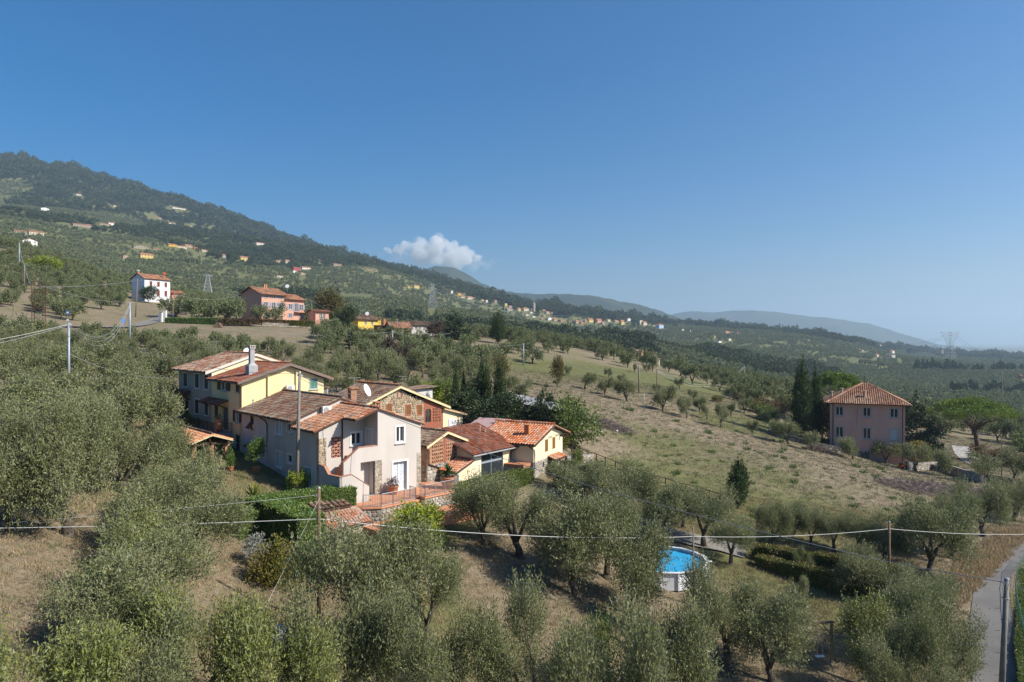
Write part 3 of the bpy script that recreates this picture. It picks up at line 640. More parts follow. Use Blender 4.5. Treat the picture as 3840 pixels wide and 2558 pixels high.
FR = [
 ('stately tan villa with hipped roof and arched windows', 2276, 1322, 80, 40, dict(wall='tan', kind='hip', win=(3, 2), roof=rooftile_brown, ang=20, depth=11, Y=520, group=None)),
 ('pink farmhouse with brown roof below the tan villa', 2400, 1334, 46, 22, dict(wall='pink', win=(5, 1), roof=rooftile_brown, ang=60, Y=560)),
 ('low cream house with a bright orange roof beside the pink farmhouse', 2366, 1334, 38, 14, dict(wall='cream', win=(3, 1), roof=redtile, ang=25, Y=540)),
 ('narrow tan house between cypresses below the tan villa', 2444, 1342, 20, 22, dict(wall='tan', win=(2, 2), Y=540)),
 ('cream gabled house among the cypresses', 2430, 1345, 24, 11, dict(wall='cream', kind='gablef', win=(2, 1), Y=520)),
 ('long cream barn with dark roof lowest among the cypresses', 2446, 1362, 62, 20, dict(wall='cream', win=(5, 1), roof=rooftile_brown, ang=30, Y=500)),
 ('small white house on the ridge behind cypresses', 2590, 1243, 12, 6, dict(wall='white', win=(2, 1))),
 ('wide house with red roof on the ridge', 2728, 1250, 26, 9, dict(wall='pink', win=(4, 1), roof=redtile)),
 ('red house at the right end of the ridge group', 2765, 1251, 13, 6, dict(wall='red', win=(2, 1), roof=redtile)),
 ('small yellow tower house below the ridge group', 2678, 1268, 9, 10, dict(wall='yellow', win=(1, 2))),
 ('white walled farm building lower left below the ridge group', 2700, 1287, 24, 8, dict(wall='white', win=(3, 1), kind='flat')),
 ('cream house above the white walled farm building', 2737, 1281, 22, 11, dict(wall='cream', win=(3, 1), kind='flat')),
 ('stone ruin on the slope left of the white farm', 3238, 1322, 32, 9, dict(wall='stone', win=(3, 1), kind='flat')),
 ('long low house with orange roof left of the white farm', 3295, 1339, 32, 11, dict(wall='cream', win=(3, 1), roof=redtile)),
 ('white two-storey farm with red hipped roof', 3354, 1328, 36, 15, dict(wall='white', kind='hip', win=(5, 1), roof=redtile)),
 ('white flat-roofed shed in front of the white farm', 3357, 1341, 62, 9, dict(wall='grey', kind='flat', win=(5, 1))),
 ('small cream house above the white farm by the cypress wood', 3304, 1299, 16, 7, dict(wall='cream', win=(2, 1))),
 ('brick red house at the right edge of the picture by the cypress rows', 3836, 1425, 28, 20, dict(wall='red', win=(2, 2), roof=rooftile_far)),
 ('cream house left of the far-right pylon', 3538, 1322, 14, 11, dict(wall='cream', win=(2, 2))),
]
for lb, px, row, w, h, kw in FH: far_house(lb, px, row, w, h, group=LH, **kw)
for lb, px, row, w, h, wl, wi, kd in FV: far_house(lb, px, row, w, h, wall=wl, win=wi, kind=kd, group=VH, y0=900, ang=48)
for lb, px, row, w, h, kw in FR: kw = dict(kw); g_ = kw.pop('group', RH); far_house(lb, px, row, w, h, group=g_, **kw)
# the bell tower
def bell_tower():
    p = hit(2001, 1166, y0=900); Y = p.y; zb = -(1166 - 1279) / F * Y; k = Y / F
    t = thing('bell_tower', 'square grey stone bell tower with dome above the hilltop village', 'bell tower', ((2001 - 1920) / F * Y, Y, zb), R(48))
    w = 4.7 * k; h = 29 * k; st = stucco['stone']; gr = stucco['grey']
    m = MB(); m.box(-w, w, -w, w, -6, h * .62); m.build('shaft', st, t)
    m = MB(); m.box(-w * .97, w * .97, -w * .97, w * .97, h * .64, h); m.build('belfry', gr, t)
    m = MB(); m.box(-w * 1.1, w * 1.1, -w * 1.1, w * 1.1, h * .62, h * .64); m.box(-w * 1.12, w * 1.12, -w * 1.12, w * 1.12, h, h * 1.02); m.build('cornice', gr, t)
    m = MB(); m.lathe([(w * .85, h * 1.02), (w * .85, h * 1.1), (w * .75, h * 1.17), (w * .4, h * 1.22), (w * .05, h * 1.27)], 12); m.build('dome', rooftile_brown, t)
    for a in (0, 1):
        m = MB(); u = w * .985
        if a == 0: m.box(-w * .3, w * .3, -u, -u + .3, h * .68, h * .92)
        else: m.box(-u, -u + .3, -w * .3, w * .3, h * .68, h * .92)
        m.build('bell_opening', darkpane, t)
        m = MB(); u = w * 1.015
        if a == 0: m.box(-w * .15, w * .15, -u, -u + .3, h * .3, h * .45)
        else: m.box(-u, -u + .3, -w * .15, w * .15, h * .3, h * .45)
        m.build('slit_window', darkpane, t)
bell_tower()
HOUSES_FAR.append((at(1620, 850).x, 850, 20, 1620, 1187, 20, 30, 850)); HOUSES_FAR.append((0, 0, 0, 2001, 1166, 13, 36, 1590))

# ---------------------------------------------------------------- cypresses, pines, big single trees
def cyp_mesh(seed, n, ll, lw, m=M_cyp, r=.17, tiers=16, top=1.0, bot=.04, profile=None):
    g = random.Random(seed); lobes = []; f = profile or (lambda t: math.sin(min(1, (t + .10) / .42) * math.pi / 2) * (1 - max(0, (t - .42) / .58) ** 1.7) + .04)
    for i in range(tiers):
        t = (i + .5) / tiers; rr = r * f(t)
        for k in range(max(2, int(6 * f(t)))):
            a = g.uniform(0, 6.28); q = rr * .5; lobes.append((q * math.cos(a), q * math.sin(a), bot + t * (top - bot), rr * .62, rr * .62, .75 / tiers + rr * .45))
    V, Fq = foliage(lobes, n, ll, lw, up=1.3, outw=.35, jit=.4, twig=.05, per=4, seed=seed, shell=.3, flop=.55)
    V[:, 2] = np.minimum(V[:, 2], top * 1.02)
    core = MB(); core.lathe([(r * .45 * max(.1, f(t)), bot + t * (top - bot) * .93) for t in np.linspace(0.02, 1, 9)], 8)  # added dark body, keeps light from passing through the crown
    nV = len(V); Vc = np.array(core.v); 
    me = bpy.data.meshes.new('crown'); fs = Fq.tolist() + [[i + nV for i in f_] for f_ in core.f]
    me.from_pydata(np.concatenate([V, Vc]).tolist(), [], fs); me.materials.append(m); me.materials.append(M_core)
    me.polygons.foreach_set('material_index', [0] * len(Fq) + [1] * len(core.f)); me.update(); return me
def trunk_mesh(r=.02, h=.2, m=None):
    q = MB(); q.tube([(0, 0, -.05), (0, 0, h)], [r * 1.3, r], 7); return q.mesh('trunk', m or M_bark)
TRK = trunk_mesh()
CY = [cyp_mesh(i, 9000, .035, .012) for i in (1, 2)]
CYS = [cyp_mesh(10 + i, 9000, .028, .010, r=.105, tiers=22, profile=lambda t: min(1, (t + .06) / .22) * (1 - max(0, (t - .3) / .7) ** 2.0) + .03) for i in range(2)]
CYW = cyp_mesh(20, 12000, .032, .012, r=.27, profile=lambda t: min(1, (t + .12) / .35) * (1 - max(0, (t - .35) / .65) ** 2.2) + .05)
CYF = [cyp_mesh(30 + i, 320, .11, .06, r=.10, tiers=9) for i in range(2)]
CYFW = [cyp_mesh(40 + i, 380, .12, .07, r=.24, tiers=7, profile=lambda t: math.sin(min(1, t + .12) * 2.7) * .9 + .1) for i in range(2)]
def tree(name, label, me, p, h, group=None, w=1.0, cat='tree', tr=TRK, rz=None):
    t = thing(name, label, cat, p, random.uniform(0, 6.28) if rz is None else rz, group); t.scale = (h * w, h * w, h)
    if tr: link('trunk', tr, t)
    link('crown', me, t); return t
tree('cypress_tree', 'lone dark cypress in the field beyond the driveway', CY[0], hit(2768, 1905), 5.3, w=1.12)
tree('cypress_tree', 'taller front cypress of the pair beside the pink villa', CYS[0], at(3008, 121, -18.2), 15.6, 'pair of cypresses by the villa', w=.95)
tree('cypress_tree', 'slimmer rear cypress of the pair beside the pink villa', CYS[1], at(3058, 125, -18.6), 14.4, 'pair of cypresses by the villa', w=.64)
tree('cypress_tree', 'massive broad cypress on the crest beside the conical conifer', CYW, at(1868, 205), 9.3 - at(1868, 205).z, w=.82)
for px, base, top, Y, lb in ((1709, 1560, 1366, 84, 'slim cypress first on the left of the cypress clump behind the cream house'), (1739, 1560, 1385, 86, 'shortest slim cypress in the clump behind the cream house'), (1813, 1560, 1346, 85, 'broad tall cypress in the middle of the clump behind the cream house'), (1874, 1575, 1338, 83, 'tallest cypress at the right of the clump behind the cream house')):
    z0 = gz(at(px, Y).x, Y); h = -(top - 1279) / F * Y - z0; tree('cypress_tree', lb, (CYS if px < 1760 or px > 1860 else CY)[0], at(px, Y), h, 'cypress clump behind the cream house', w={1709: .6, 1739: .56, 1813: .75, 1874: .9}[px])
# conifers
def conifer_mesh(seed, n, ll, lw, m):
    g = random.Random(seed); lobes = []
    for i in range(12):
        t = i / 12; rr = .34 * (1 - t) ** .85 + .03
        for k in range(int(7 * (1 - t)) + 2):
            a = g.uniform(0, 6.28); q = rr * g.uniform(.35, .85); lobes.append((q * math.cos(a), q * math.sin(a), .1 + t * .88, rr * .4, rr * .4, .045))
    V, Fq = foliage(lobes, n, ll, lw, up=.05, outw=1.0, jit=.35, twig=.08, per=5, seed=seed, shell=.5, droop=.6); return mesh_np('crown', V, Fq, m)
CON = conifer_mesh(3, 7000, .05, .02, leafmat('conifer_needle', (.028, .055, .022), (.05, .08, .03)))
tree('conifer_tree', 'spire-shaped conifer in front of the dark tin-roofed shed', CON, at(2042, 80), 6.6, w=.85)
tree('conifer_tree', 'dark broad conifer on the crest left of the massive cypress', CON, at(1702, 206), 9.2 - at(1702, 206).z, w=1.6)
tree('conifer_tree', 'dark drooping conifer behind the right end of the pink villa', CON, at(3430, 130), 11.5, w=1.05)
def bush_mesh(name, seed, lobes, n, ll, lw, m, up=.35, outw=.7, twig=.12, shell=.4, per=6, flop=.9, jit=.6):
    V, Fq = foliage(lobes, n, ll, lw, up=up, outw=outw, twig=twig, per=per, seed=seed, shell=shell, flop=flop, jit=jit); return mesh_np(name, V, Fq, m)
def ball_lobes(seed, k, h=1.0, r=.5, z0=.1, s=(.16, .3)):
    g = random.Random(seed); out = []
    for i in range(k):
        a = g.uniform(0, 6.28); q = r * math.sqrt(g.random()) * .75; z = z0 + (h - z0) * g.uniform(.15, .85); w = g.uniform(*s); out.append((q * math.cos(a), q * math.sin(a), z, w, w, w * .9))
    return out
BR = {k: bush_mesh('crown', 60 + i, ball_lobes(60 + i, 16), 6500, .055, .028, m) for i, (k, m) in enumerate((('green', M_green), ('bright', M_bush), ('yellow', M_yel), ('hedge', M_hedge), ('wood', M_wood_far), ('brown', M_brown), ('rust', M_rust)))}
BRT = {k: bush_mesh('crown', 80 + i, ball_lobes(80 + i, 18, r=.38, z0=.25), 6000, .05, .026, m) for i, (k, m) in enumerate((('green', M_green), ('wood', leafmat('dark_laurel_leaf', (.028, .055, .018), (.05, .08, .024))), ('autumn', leafmat('autumn_leaf', (.105, .095, .02), (.15, .12, .025))), ('brown', M_brown)))}
def bush(name, label, k, p, h, w=1.0, group=None, cat='shrub', lib=BR, tr=TRK): return tree(name, label, lib[k], p, h, group, w, cat, tr)
bush('broadleaf_tree', 'dark laurel tree between the cypresses behind the cream house', 'wood', at(1768, 82), 4.4, 1.1, 'laurels in the cypress clump', 'tree', BRT)
bush('broadleaf_tree', 'glossy dark laurel under the tallest cypress of the clump', 'wood', at(1905, 80), 4.6, 1.1, 'laurels in the cypress clump', 'tree', BRT)
bush('broadleaf_tree', 'lower dark laurel in front of the cypress clump', 'wood', at(1835, 78), 4.0, 1.3, 'laurels in the cypress clump', 'tree', BRT)
bush('broadleaf_tree', 'fresh green tree at the right of the cream house by the field', 'green', at(2158, 79), 5.6, 1.05, None, 'tree', BR)
bush('shrub', 'bright green shrub under the spire-shaped conifer', 'bright', at(2035, 76), 2.7, 1.4)
bush('shrub', 'yellowing shrub behind the ridge of the cream house', 'yellow', at(2083, 77), 2.5, 1.2)
bush('broadleaf_tree', 'bright yellow-green tree behind the stone barn', 'bright', at(1622, 92), 4.0, 1.0, None, 'tree', BR)
bush('broadleaf_tree', 'round green tree right of the stone barn roof', 'green', at(1665, 93), 4.0, 1.2, None, 'tree', BR)
bush('broadleaf_tree', 'big autumn-tinted tree right of the pink farmhouse', 'autumn', at(1236, 232), 10.5, 1.0, None, 'tree', BRT)
tree('cypress_tree', 'cypress rising behind the autumn-tinted tree', CY[1], at(1238, 240), 13.6, w=1.1)
tree('cypress_tree', 'second cypress leaning right behind the autumn-tinted tree', CY[1], at(1262, 242), 11.4, w=1.0)
bush('shrub', 'round dark shrub in front of the white farmhouse', 'wood', at(556, 236), 5.4, 1.2, None, 'shrub', BRT)
bush('broadleaf_tree', 'bright yellow-green tree on the slope below the white gabled house', 'bright', at(170, 262), 7.0, 1.6, None, 'tree', BR)
bush('shrub', 'yellow flowering shrub at the foot of the rusty lattice tower', 'yellow', at(150, 142), 2.2, 1.3)
bush('shrub', 'leafless brown bush beside the metal pole in the grove', 'brown', at(1478, 130), 5.8, .72, None, 'shrub', BR)
bush('shrub', 'thin russet bush right of the leafless brown bush', 'brown', at(1525, 132), 4.6, .8, None, 'shrub', BRT)
bush('broadleaf_tree', 'upright yellowing poplar-like tree on the crest of the field', 'autumn', at(2090, 128), 5.2, .5, None, 'tree', BRT)
bush('broadleaf_tree', 'rounded olive-brown tree left of the grey field pole', 'autumn', at(1870, 122), 4.4, 1.0, None, 'tree', BRT)
bush('broadleaf_tree', 'dark round tree left of the yellow farmhouse', 'wood', at(1300, 196), 6.4, 1.05, None, 'tree', BRT)
bush('shrub', 'low dark shrub before the blue garage door', 'wood', at(1275, 190), 2.6, 1.3, None, 'shrub', BRT)
bush('shrub', 'dark bush right of the old white farmhouse', 'brown', at(1632, 200), 5.2, 1.2, None, 'shrub', BRT)
bush('broadleaf_tree', 'yellow-leaved tree behind the left end of the villa', 'yellow', at(3105, 126), 6.8, .8, None, 'tree', BR)
bush('broadleaf_tree', 'autumn-yellow tree right of the villa beside the pale track', 'yellow', at(3450, 117), 3.6, 1.2, None, 'tree', BR)
bush('shrub', 'rust-coloured thicket under the umbrella pine', 'rust', at(3710, 121), 2.6, 2.2)
bush('shrub', 'red-brown bramble thicket right of the umbrella pine', 'rust', at(3790, 117), 2.4, 2.2)
bush('shrub', 'wide green thicket at the right edge beyond the wall', 'green', at(3850, 128), 4.4, 1.6)
for i, (px, row, h, w, k) in enumerate(((2840, 1548, 2.6, 1.5, 'yellow'), (2900, 1560, 3.6, 1.4, 'rust'), (2960, 1545, 3.6, 1.3, 'yellow'), (2690, 1508, 1.3, 1.8, 'yellow'), (2880, 1580, 3.0, 1.4, 'green'), (2780, 1500, 1.6, 2.0, 'rust'))):
    bush('shrub', ['low golden shrub at the head of the field thicket', 'tall russet shrub in the thicket above the field', 'golden tall shrub left of the pair of cypresses', 'flat yellow broom patch on the field', 'green bush within the russet thicket', 'spreading reddish scrub left of the thicket'][i], k, hit(px, row), h, w, 'autumn thicket left of the villa')
# umbrella pines
def pine(label, p, h, w, group=None, lean=.0, seed=1):
    t = thing('umbrella_pine', label, 'tree', p, 0, group); g = random.Random(seed); q = MB(); top = (lean * .5, 0, h * .42)
    q.tube([(lean, 0, -.5), (lean * .8, 0, h * .2), top], [.5, .42, .34], 9); lobes = []
    for i in range(13):
        a = 6.28 * i / 13 + g.uniform(-.2, .2); r = w * g.uniform(.22, .43); e = (r * math.cos(a) + w * .03, r * math.sin(a) * .9, h * (.66 + .05 * g.random()))
        q.tube([top, (top[0] * .6 + e[0] * .35, e[1] * .3, h * .55), e], [.17, .11, .05], 6)
    q.build('trunk', mat('pine_bark', (.085, .06, .045), (.13, .095, .07), 3, .95, bump=.6), t, True)
    for i in range(60):
        a = g.uniform(0, 6.28); r = w * .42 * math.sqrt(g.random()); s = w * g.uniform(.06, .105); lobes.append((r * math.cos(a), r * math.sin(a), h * (.66 + .26 * (1 - (r / (w * .46)) ** 2) * g.uniform(.55, 1)), s, s, h * .075))
    V, Fq = foliage(lobes, 26000, .30, .10, up=.9, outw=.35, jit=.5, twig=.35, per=7, seed=seed, shell=.35, flop=.7)
    link('crown', mesh_np('crown', V, Fq, M_pine), t); return t
pine('umbrella pine with a wide flat crown right of the pink villa', at(3644, 124, -20.6), 10.6, 15.6, lean=1.2)
pine('umbrella pine partly hidden behind the roof of the pink villa', at(3135, 141, -18.2), 12.6, 10.5, seed=5)
# far cypresses one can tell apart
ORD = 'first second third fourth fifth sixth seventh eighth ninth tenth eleventh twelfth thirteenth fourteenth fifteenth sixteenth seventeenth eighteenth nineteenth twentieth'.split(); ORD += ['twenty-' + o for o in ORD[:9]] + ['thirtieth'] + ['thirty-' + o for o in ORD[:9]] + ['fortieth'] + ['forty-' + o for o in ORD[:9]]
CYROW = {}
g_ = random.Random(4)
def cy_far(px, row, hpx, group, label, wide=False, y0=430):
    p = hit(px, row, y0=y0); k = p.y / F
    t = link('cypress_tree', (CYFW if wide else CYF)[g_.randrange(2)]); t.location = p; h = hpx * k; t.scale = (h, h, h); t.rotation_euler = (0, 0, g_.uniform(0, 6)); tag(t, label, 'tree', group); CYROW.setdefault(group, []).append((px, t, label))
lb1 = 'slim dark cypress among the village gardens'
for px, row, h in ((2130, 1222, 22), (2157, 1225, 26), (2200, 1250, 26), (2208, 1254, 34), (2228, 1222, 26), (2260, 1250, 34), (2282, 1270, 60), (2288, 1262, 44), (2378, 1232, 34), (2394, 1232, 30), (1838, 1145, 26), (1888, 1168, 24), (1932, 1166, 22), (2085, 1242, 16), (2098, 1243, 18), (2080, 1182, 9), (2096, 1184, 11), (1943, 1145, 10), (1937, 1146, 9)): cy_far(px, row, h, 'cypresses among the village gardens', lb1)
for px, row, h in ((2455, 1342, 42), (2465, 1344, 48), (2476, 1344, 44), (2484, 1362, 28), (2452, 1362, 18), (2465, 1364, 20), (2490, 1366, 22), (2496, 1366, 18)): cy_far(px, row, h, 'cypresses by the tan villa farm', 'dark slim cypress beside the farm below the tan villa')
for px in range(640, 772, 11): cy_far(px + g_.uniform(-2, 2), 985 + (px - 640) * .07, g_.uniform(17, 24), 'row of cypresses on the left hillside', 'slim cypress in the row on the left hillside')
for px, row, h in ((852, 977, 33), (862, 978, 36), (872, 978, 34), (883, 978, 33), (845, 997, 20), (853, 999, 22), (866, 999, 22), (940, 992, 14), (975, 996, 16)): cy_far(px, row, h, 'cypress clump by the long yellow villa', 'dark cypress in the clump beside the long yellow villa')
for i in range(26): px = 3330 + i * 9.6 + g_.uniform(-4, 4); cy_far(px, 1330 + g_.uniform(-4, 3) - (10 if px < 3400 else 0), g_.uniform(22, 34), 'cypress wood behind the white farm', 'dark cypress in the wood behind the white farm', g_.random() < .5)
for i in range(30): px = 3430 + i * 7 + g_.uniform(-4, 4); cy_far(px, 1392 + g_.uniform(-6, 6), g_.uniform(30, 52) - abs(i - 8) * .6, 'dense cypress stand right of the white farm', 'dark cypress in the dense stand right of the white farm', g_.random() < .35)
for px, h, w in ((3668, 36, 1), (3682, 34, 1), (3725, 36, 1), (3740, 38, 1), (3752, 50, 0), (3762, 46, 0), (3780, 38, 1), (3795, 38, 1), (3806, 36, 0), (3832, 34, 1), (3652, 30, 1)): cy_far(px, 1398, h, 'cypresses at the far right', 'dark tree in the line at the far right', w)
for i in range(34): px = 3570 + i * 8.3 + g_.uniform(-3, 3); cy_far(px, 1480 + g_.uniform(-8, 8), g_.uniform(32, 58), 'cypress plantation at the right', 'slim cypress in the plantation at the right', False, 400)
for i in range(16): px = 3225 + i * 10 + g_.uniform(-3, 3); cy_far(px, 1368 + i * 2.4, g_.uniform(14, 20), 'cypress row below the vineyard', 'small cypress in the row below the vineyard')
for i in range(10): px = 2570 + i * 8 + g_.uniform(-3, 3); cy_far(px, 1244 + g_.uniform(-3, 8), g_.uniform(9, 17), 'cypresses on the middle ridge', 'small dark tree on the middle ridge', g_.random() < .4)
for L_ in CYROW.values():
    for i, (px, t, lb) in enumerate(sorted(L_, key=lambda q: q[0])): t['label'] = ORD[i] + ' from the left, ' + lb
grow_far()
# ---------------------------------------------------------------- olive trees
fM0 = lambda a, b: (-7.89 + a * math.cos(R(43.4)) - b * math.sin(R(43.4)), 59.0 + a * math.sin(R(43.4)) + b * math.cos(R(43.4)))
OLV = []            # every olive: (x, y, height, width, lod, label, group)
def ol(px, Y, top, w, label, lod=0, group='olive trees of the near grove', base=None):
    """olive on ray px at distance Y; its top is seen at row top; w = crown width in picture pixels"""
    p = at(px, Y); h = max(2.2, -(top - 1279) / F * Y - p.z); ww = w * (1.12 if px < 1100 else 1.02) / F * Y / h
    OLV.append((p.x, p.y, h, ww, lod, label, group))
near = [
 (395, 56, 1470, 300, 1, 'round olive left of the pergola with its top against the far grove'), (525, 60, 1460, 230, 1, 'olive just left of the pergola roof'), (570, 52, 1605, 240, 0, 'olive in front of the left end of the pergola roof'), (470, 48, 1600, 320, 0, 'olive above the bare clearing, left of the pergola'),
 (580, 69, 1480, 150, 1, 'olive between the pergola and the beige house canopy'), (330, 47, 1520, 330, 0, 'tall olive behind the two big olives of the left edge'), (560, 79, 1400, 200, 1, 'olive at the far corner of the beige house'), (430, 68, 1400, 300, 1, 'olive of the dense left grove nearest to the beige house'), (120, 47, 1500, 380, 0, 'olive behind the big grey olive at the left edge'),
 (12, 35, 1530, 430, 0, 'big grey olive with a dark upright trunk at the left edge'),
 (255, 37, 1560, 380, 0, 'broad olive right of the big grey olive at the left edge, above the clearing'),
 (560, 39, 1770, 400, 0, 'olive with pale broken limbs between the clearing and the pergola'),
 (745, 44, 1700, 330, 0, 'olive whose crown hides the brick posts of the pergola'),
 (660, 37, 1850, 400, 0, 'olive in front of the clipped hedge with drooping sprays'),
 (520, 33, 1960, 330, 'y', 'low olive behind the upper white cable at the left'),
 (560, 29, 2010, 520, 0, 'wide olive casting a dark shadow onto the bare grass at the left'),
 (430, 26, 2180, 420, 0, 'shaded olive at the lower left beside the tree shadow'),
 (130, 20.5, 2370, 560, 'y', 'sunlit olive cut by the lower left corner'),
 (480, 22, 2390, 460, 0, 'olive crossed by the stay wire near the bottom edge'),
 (760, 25, 2240, 420, 'y', 'yellowish olive to the right of the stay wire'),
 (1010, 25, 2300, 400, 'y', 'thin yellowish olive in front of the white tarpaulin'),
 (1360, 33, 1960, 520, 0, 'tall central olive with a thick dark trunk right of the wooden pole'),
 (1250, 27, 2230, 440, 0, 'olive at the bottom edge just right of the wooden pole foot'),
 (1390, 42, 1965, 230, 0, 'small olive screening the tiled shed and terrace wall'),
 (1600, 36, 2085, 300, 0, 'olive with an open forked trunk beside the bright green bush'),
 (1640, 27, 2270, 420, 0, 'olive in the middle of the bottom edge'),
 (1815, 51, 1790, 260, 0, 'dense dark olive right below the low hedge'),
 (1950, 50, 1800, 340, 0, 'dense olive between the low hedge and the driveway'),
 (1990, 28, 2270, 470, 0, 'olive with a double trunk at the bottom edge under the white cable'),
 (2165, 46, 1880, 350, 0, 'olive with a flared trunk left of the blue pool'),
 (2275, 50, 1850, 280, 0, 'olive behind the flared trunk with its trunk leaning'),
 (2370, 45.5, 1985, 300, 0, 'olive hiding the left half of the blue pool'),
 (2300, 26, 2330, 440, 0, 'olive along the bottom edge left of the thick-trunked olive'),
 (2530, 32, 2300, 380, 0, 'olive along the bottom edge with a slim trunk'),
 (2735, 41, 2140, 330, 0, 'thick-trunked olive right below the blue pool'),
 (2905, 40, 2240, 330, 0, 'olive with a curving dark trunk beside the swing'),
 (3270, 40, 2300, 360, 'y', 'lighter green olive in front of the swing post'),
 (3430, 43, 2180, 300, 0, 'olive close to the road left of the concrete pole'),
 (3550, 37, 2255, 330, 0, 'large olive overhanging the road by the concrete pole'),
 (3420, 35, 2390, 330, 0, 'olive cut by the bottom edge left of the road'),
 (3235, 52, 2060, 210, 0, 'bushy olive in front of the lower hedge row'),
 (3450, 49, 2140, 220, 0, 'spreading olive beside the end of the hedge row'),
 (2895, 61, 1895, 130, 0, 'first olive of the row above the dark hedges'),
 (2965, 62, 1890, 150, 0, 'second olive of the row above the dark hedges'),
 (3045, 62, 1900, 150, 0, 'third olive of the row above the dark hedges'),
 (3125, 61, 1915, 150, 0, 'fourth olive of the row above the dark hedges'),
 (3220, 60, 1930, 170, 0, 'last olive of the row above the dark hedges'),
 (3310, 59, 1970, 170, 0, 'pale olive behind the tall wooden pole at the right'),
 (3480, 57, 1890, 270, 0, 'big dark olive above the straw-coloured road bank'),
 (3570, 61, 1850, 220, 0, 'grey-green olive right behind the big dark olive above the road bank'),
 (3690, 69, 1810, 210, 0, 'olive at the top of the straw-coloured bank near the right edge'),
 (3800, 76, 1800, 210, 0, 'olive touching the right edge above the road bend'),
 (2355, 61, 1750, 240, 0, 'olive with a dark trunk standing on the edge of the driveway'),
 (2190, 64, 1740, 230, 0, 'round olive below the rustic fence start'),
 (2270, 66, 1760, 190, 0, 'olive between the rustic fence and the driveway'),
 (2500, 60, 1830, 200, 0, 'olive leaning over the driveway behind the pool'),
 (2640, 59, 1850, 250, 0, 'wide olive over the driveway behind the thin pole'),
 (2740, 56, 1945, 190, 0, 'shady olive right of the pool at the end of the dark hedges'),
 (2560, 63, 1820, 160, 0, 'small olive at the field side of the driveway'),
 (2080, 65.5, 1740, 70, 0, 'sparse little olive in front of the garage door'),
 (3010, 55, 2108, 75, 0, 'slender young olive on the lawn before the hedges'),
 (2992, 50, 2180, 80, 0, 'staked young olive on the lawn'),
]
for px, Y, top, w, lod, lb in near: ol(px, Y, top, w, lb, lod)
for px, Y, top, w, lb in ((735, 196, 1128, 85, 'olive at the left end of the crest hedge'), (790, 199, 1122, 85, 'olive behind the middle of the crest hedge'), (850, 197, 1126, 90, 'olive behind the right end of the crest hedge'), (905, 197, 1128, 75, 'olive hiding the shaded gable of the pink farmhouse'), (968, 196, 1146, 60, 'small olive under the left windows of the pink farmhouse'), (1036, 198, 1142, 76, 'round olive before the middle of the pink farmhouse'), (660, 205, 1118, 110, 'olive between the orange annex and the crest hedge')): ol(px, Y, top, w, lb, 2, 'olive trees on the crest')
field = [(2195, 1461, 140, 210), (2268, 1482, 150, 160), (2352, 1507, 200, 220), (2486, 1543, 210, 220), (2574, 1568, 180, 180), (2651, 1574, 130, 115), (2702, 1604, 210, 160), (2821, 1633, 130, 120), (2892, 1618, 190, 190), (2624, 1545, 130, 120), (2547, 1461, 100, 100),
 (2651, 1444, 110, 120), (2700, 1469, 130, 160), (2134, 1411, 90, 90), (2283, 1415, 80, 80), (2379, 1398, 75, 75), (2425, 1396, 75, 85), (2956, 1668, 220, 280), (3048, 1693, 170, 170), (3196, 1722, 180, 260), (3323, 1738, 190, 270), (3433, 1767, 230, 260), (3555, 1785, 220, 250), (3687, 1812, 240, 320), (3800, 1800, 240, 260),
 (2230, 1440, 90, 90), (2330, 1440, 85, 90), (2460, 1480, 90, 100), (2600, 1500, 90, 90), (2790, 1550, 150, 150), (2830, 1520, 140, 150), (2750, 1500, 120, 130), (2090, 1452, 70, 80), (2740, 1560, 120, 110)]
names = ['first olive of the line along the upper edge of the field', 'second olive of the line along the upper edge of the field', 'third, fuller olive of the line along the upper edge of the field', 'double-trunked olive in the line across the upper field', 'olive with a crooked bare trunk in the upper field', 'small olive with a short forked trunk in the upper field', 'tall olive hiding its trunk in suckers in the upper field', 'little young olive by the end of the stone field wall', 'round olive just above the start of the stone field wall', 'thin-trunked olive behind the crooked one in the upper field', 'pruned olive with two separate tufts in the upper field',
 'olive at the crest right of the two grey poles', 'broad olive at the crest beside the yellow broom', 'small olive near the poplar-like tree on the crest', 'small olive on the sunny crest left of the grey poles', 'olive standing alone on the smooth crest', 'olive at the right end of the smooth crest', 'large olive just in front of the cypress pair', 'olive at the left corner of the pink villa', 'olive against the middle of the pink villa front', 'olive at the right half of the pink villa front', 'dark olive off the right corner of the pink villa', 'olive in front of the yard wall right of the villa', 'spreading olive before the umbrella pine', 'olive at the right end of the stone field wall',
 'little olive behind the first of the field line', 'little olive behind the third of the field line', 'little olive right of the two grey poles', 'low olive behind the crooked olive', 'olive left of the russet thicket', 'olive at the top of the russet thicket', 'olive left of the yellow broom patch', 'little olive at the field path on the crest', 'olive between the crest and the russet thicket']
for (px, row, hp, wp), lb in zip(field, names):
    p = hit(px, row); h = hp / 2.55 / F * p.y * 1.08; OLV.append((p.x, p.y, h, wp / hp, 1, lb, 'olive trees of the open field'))
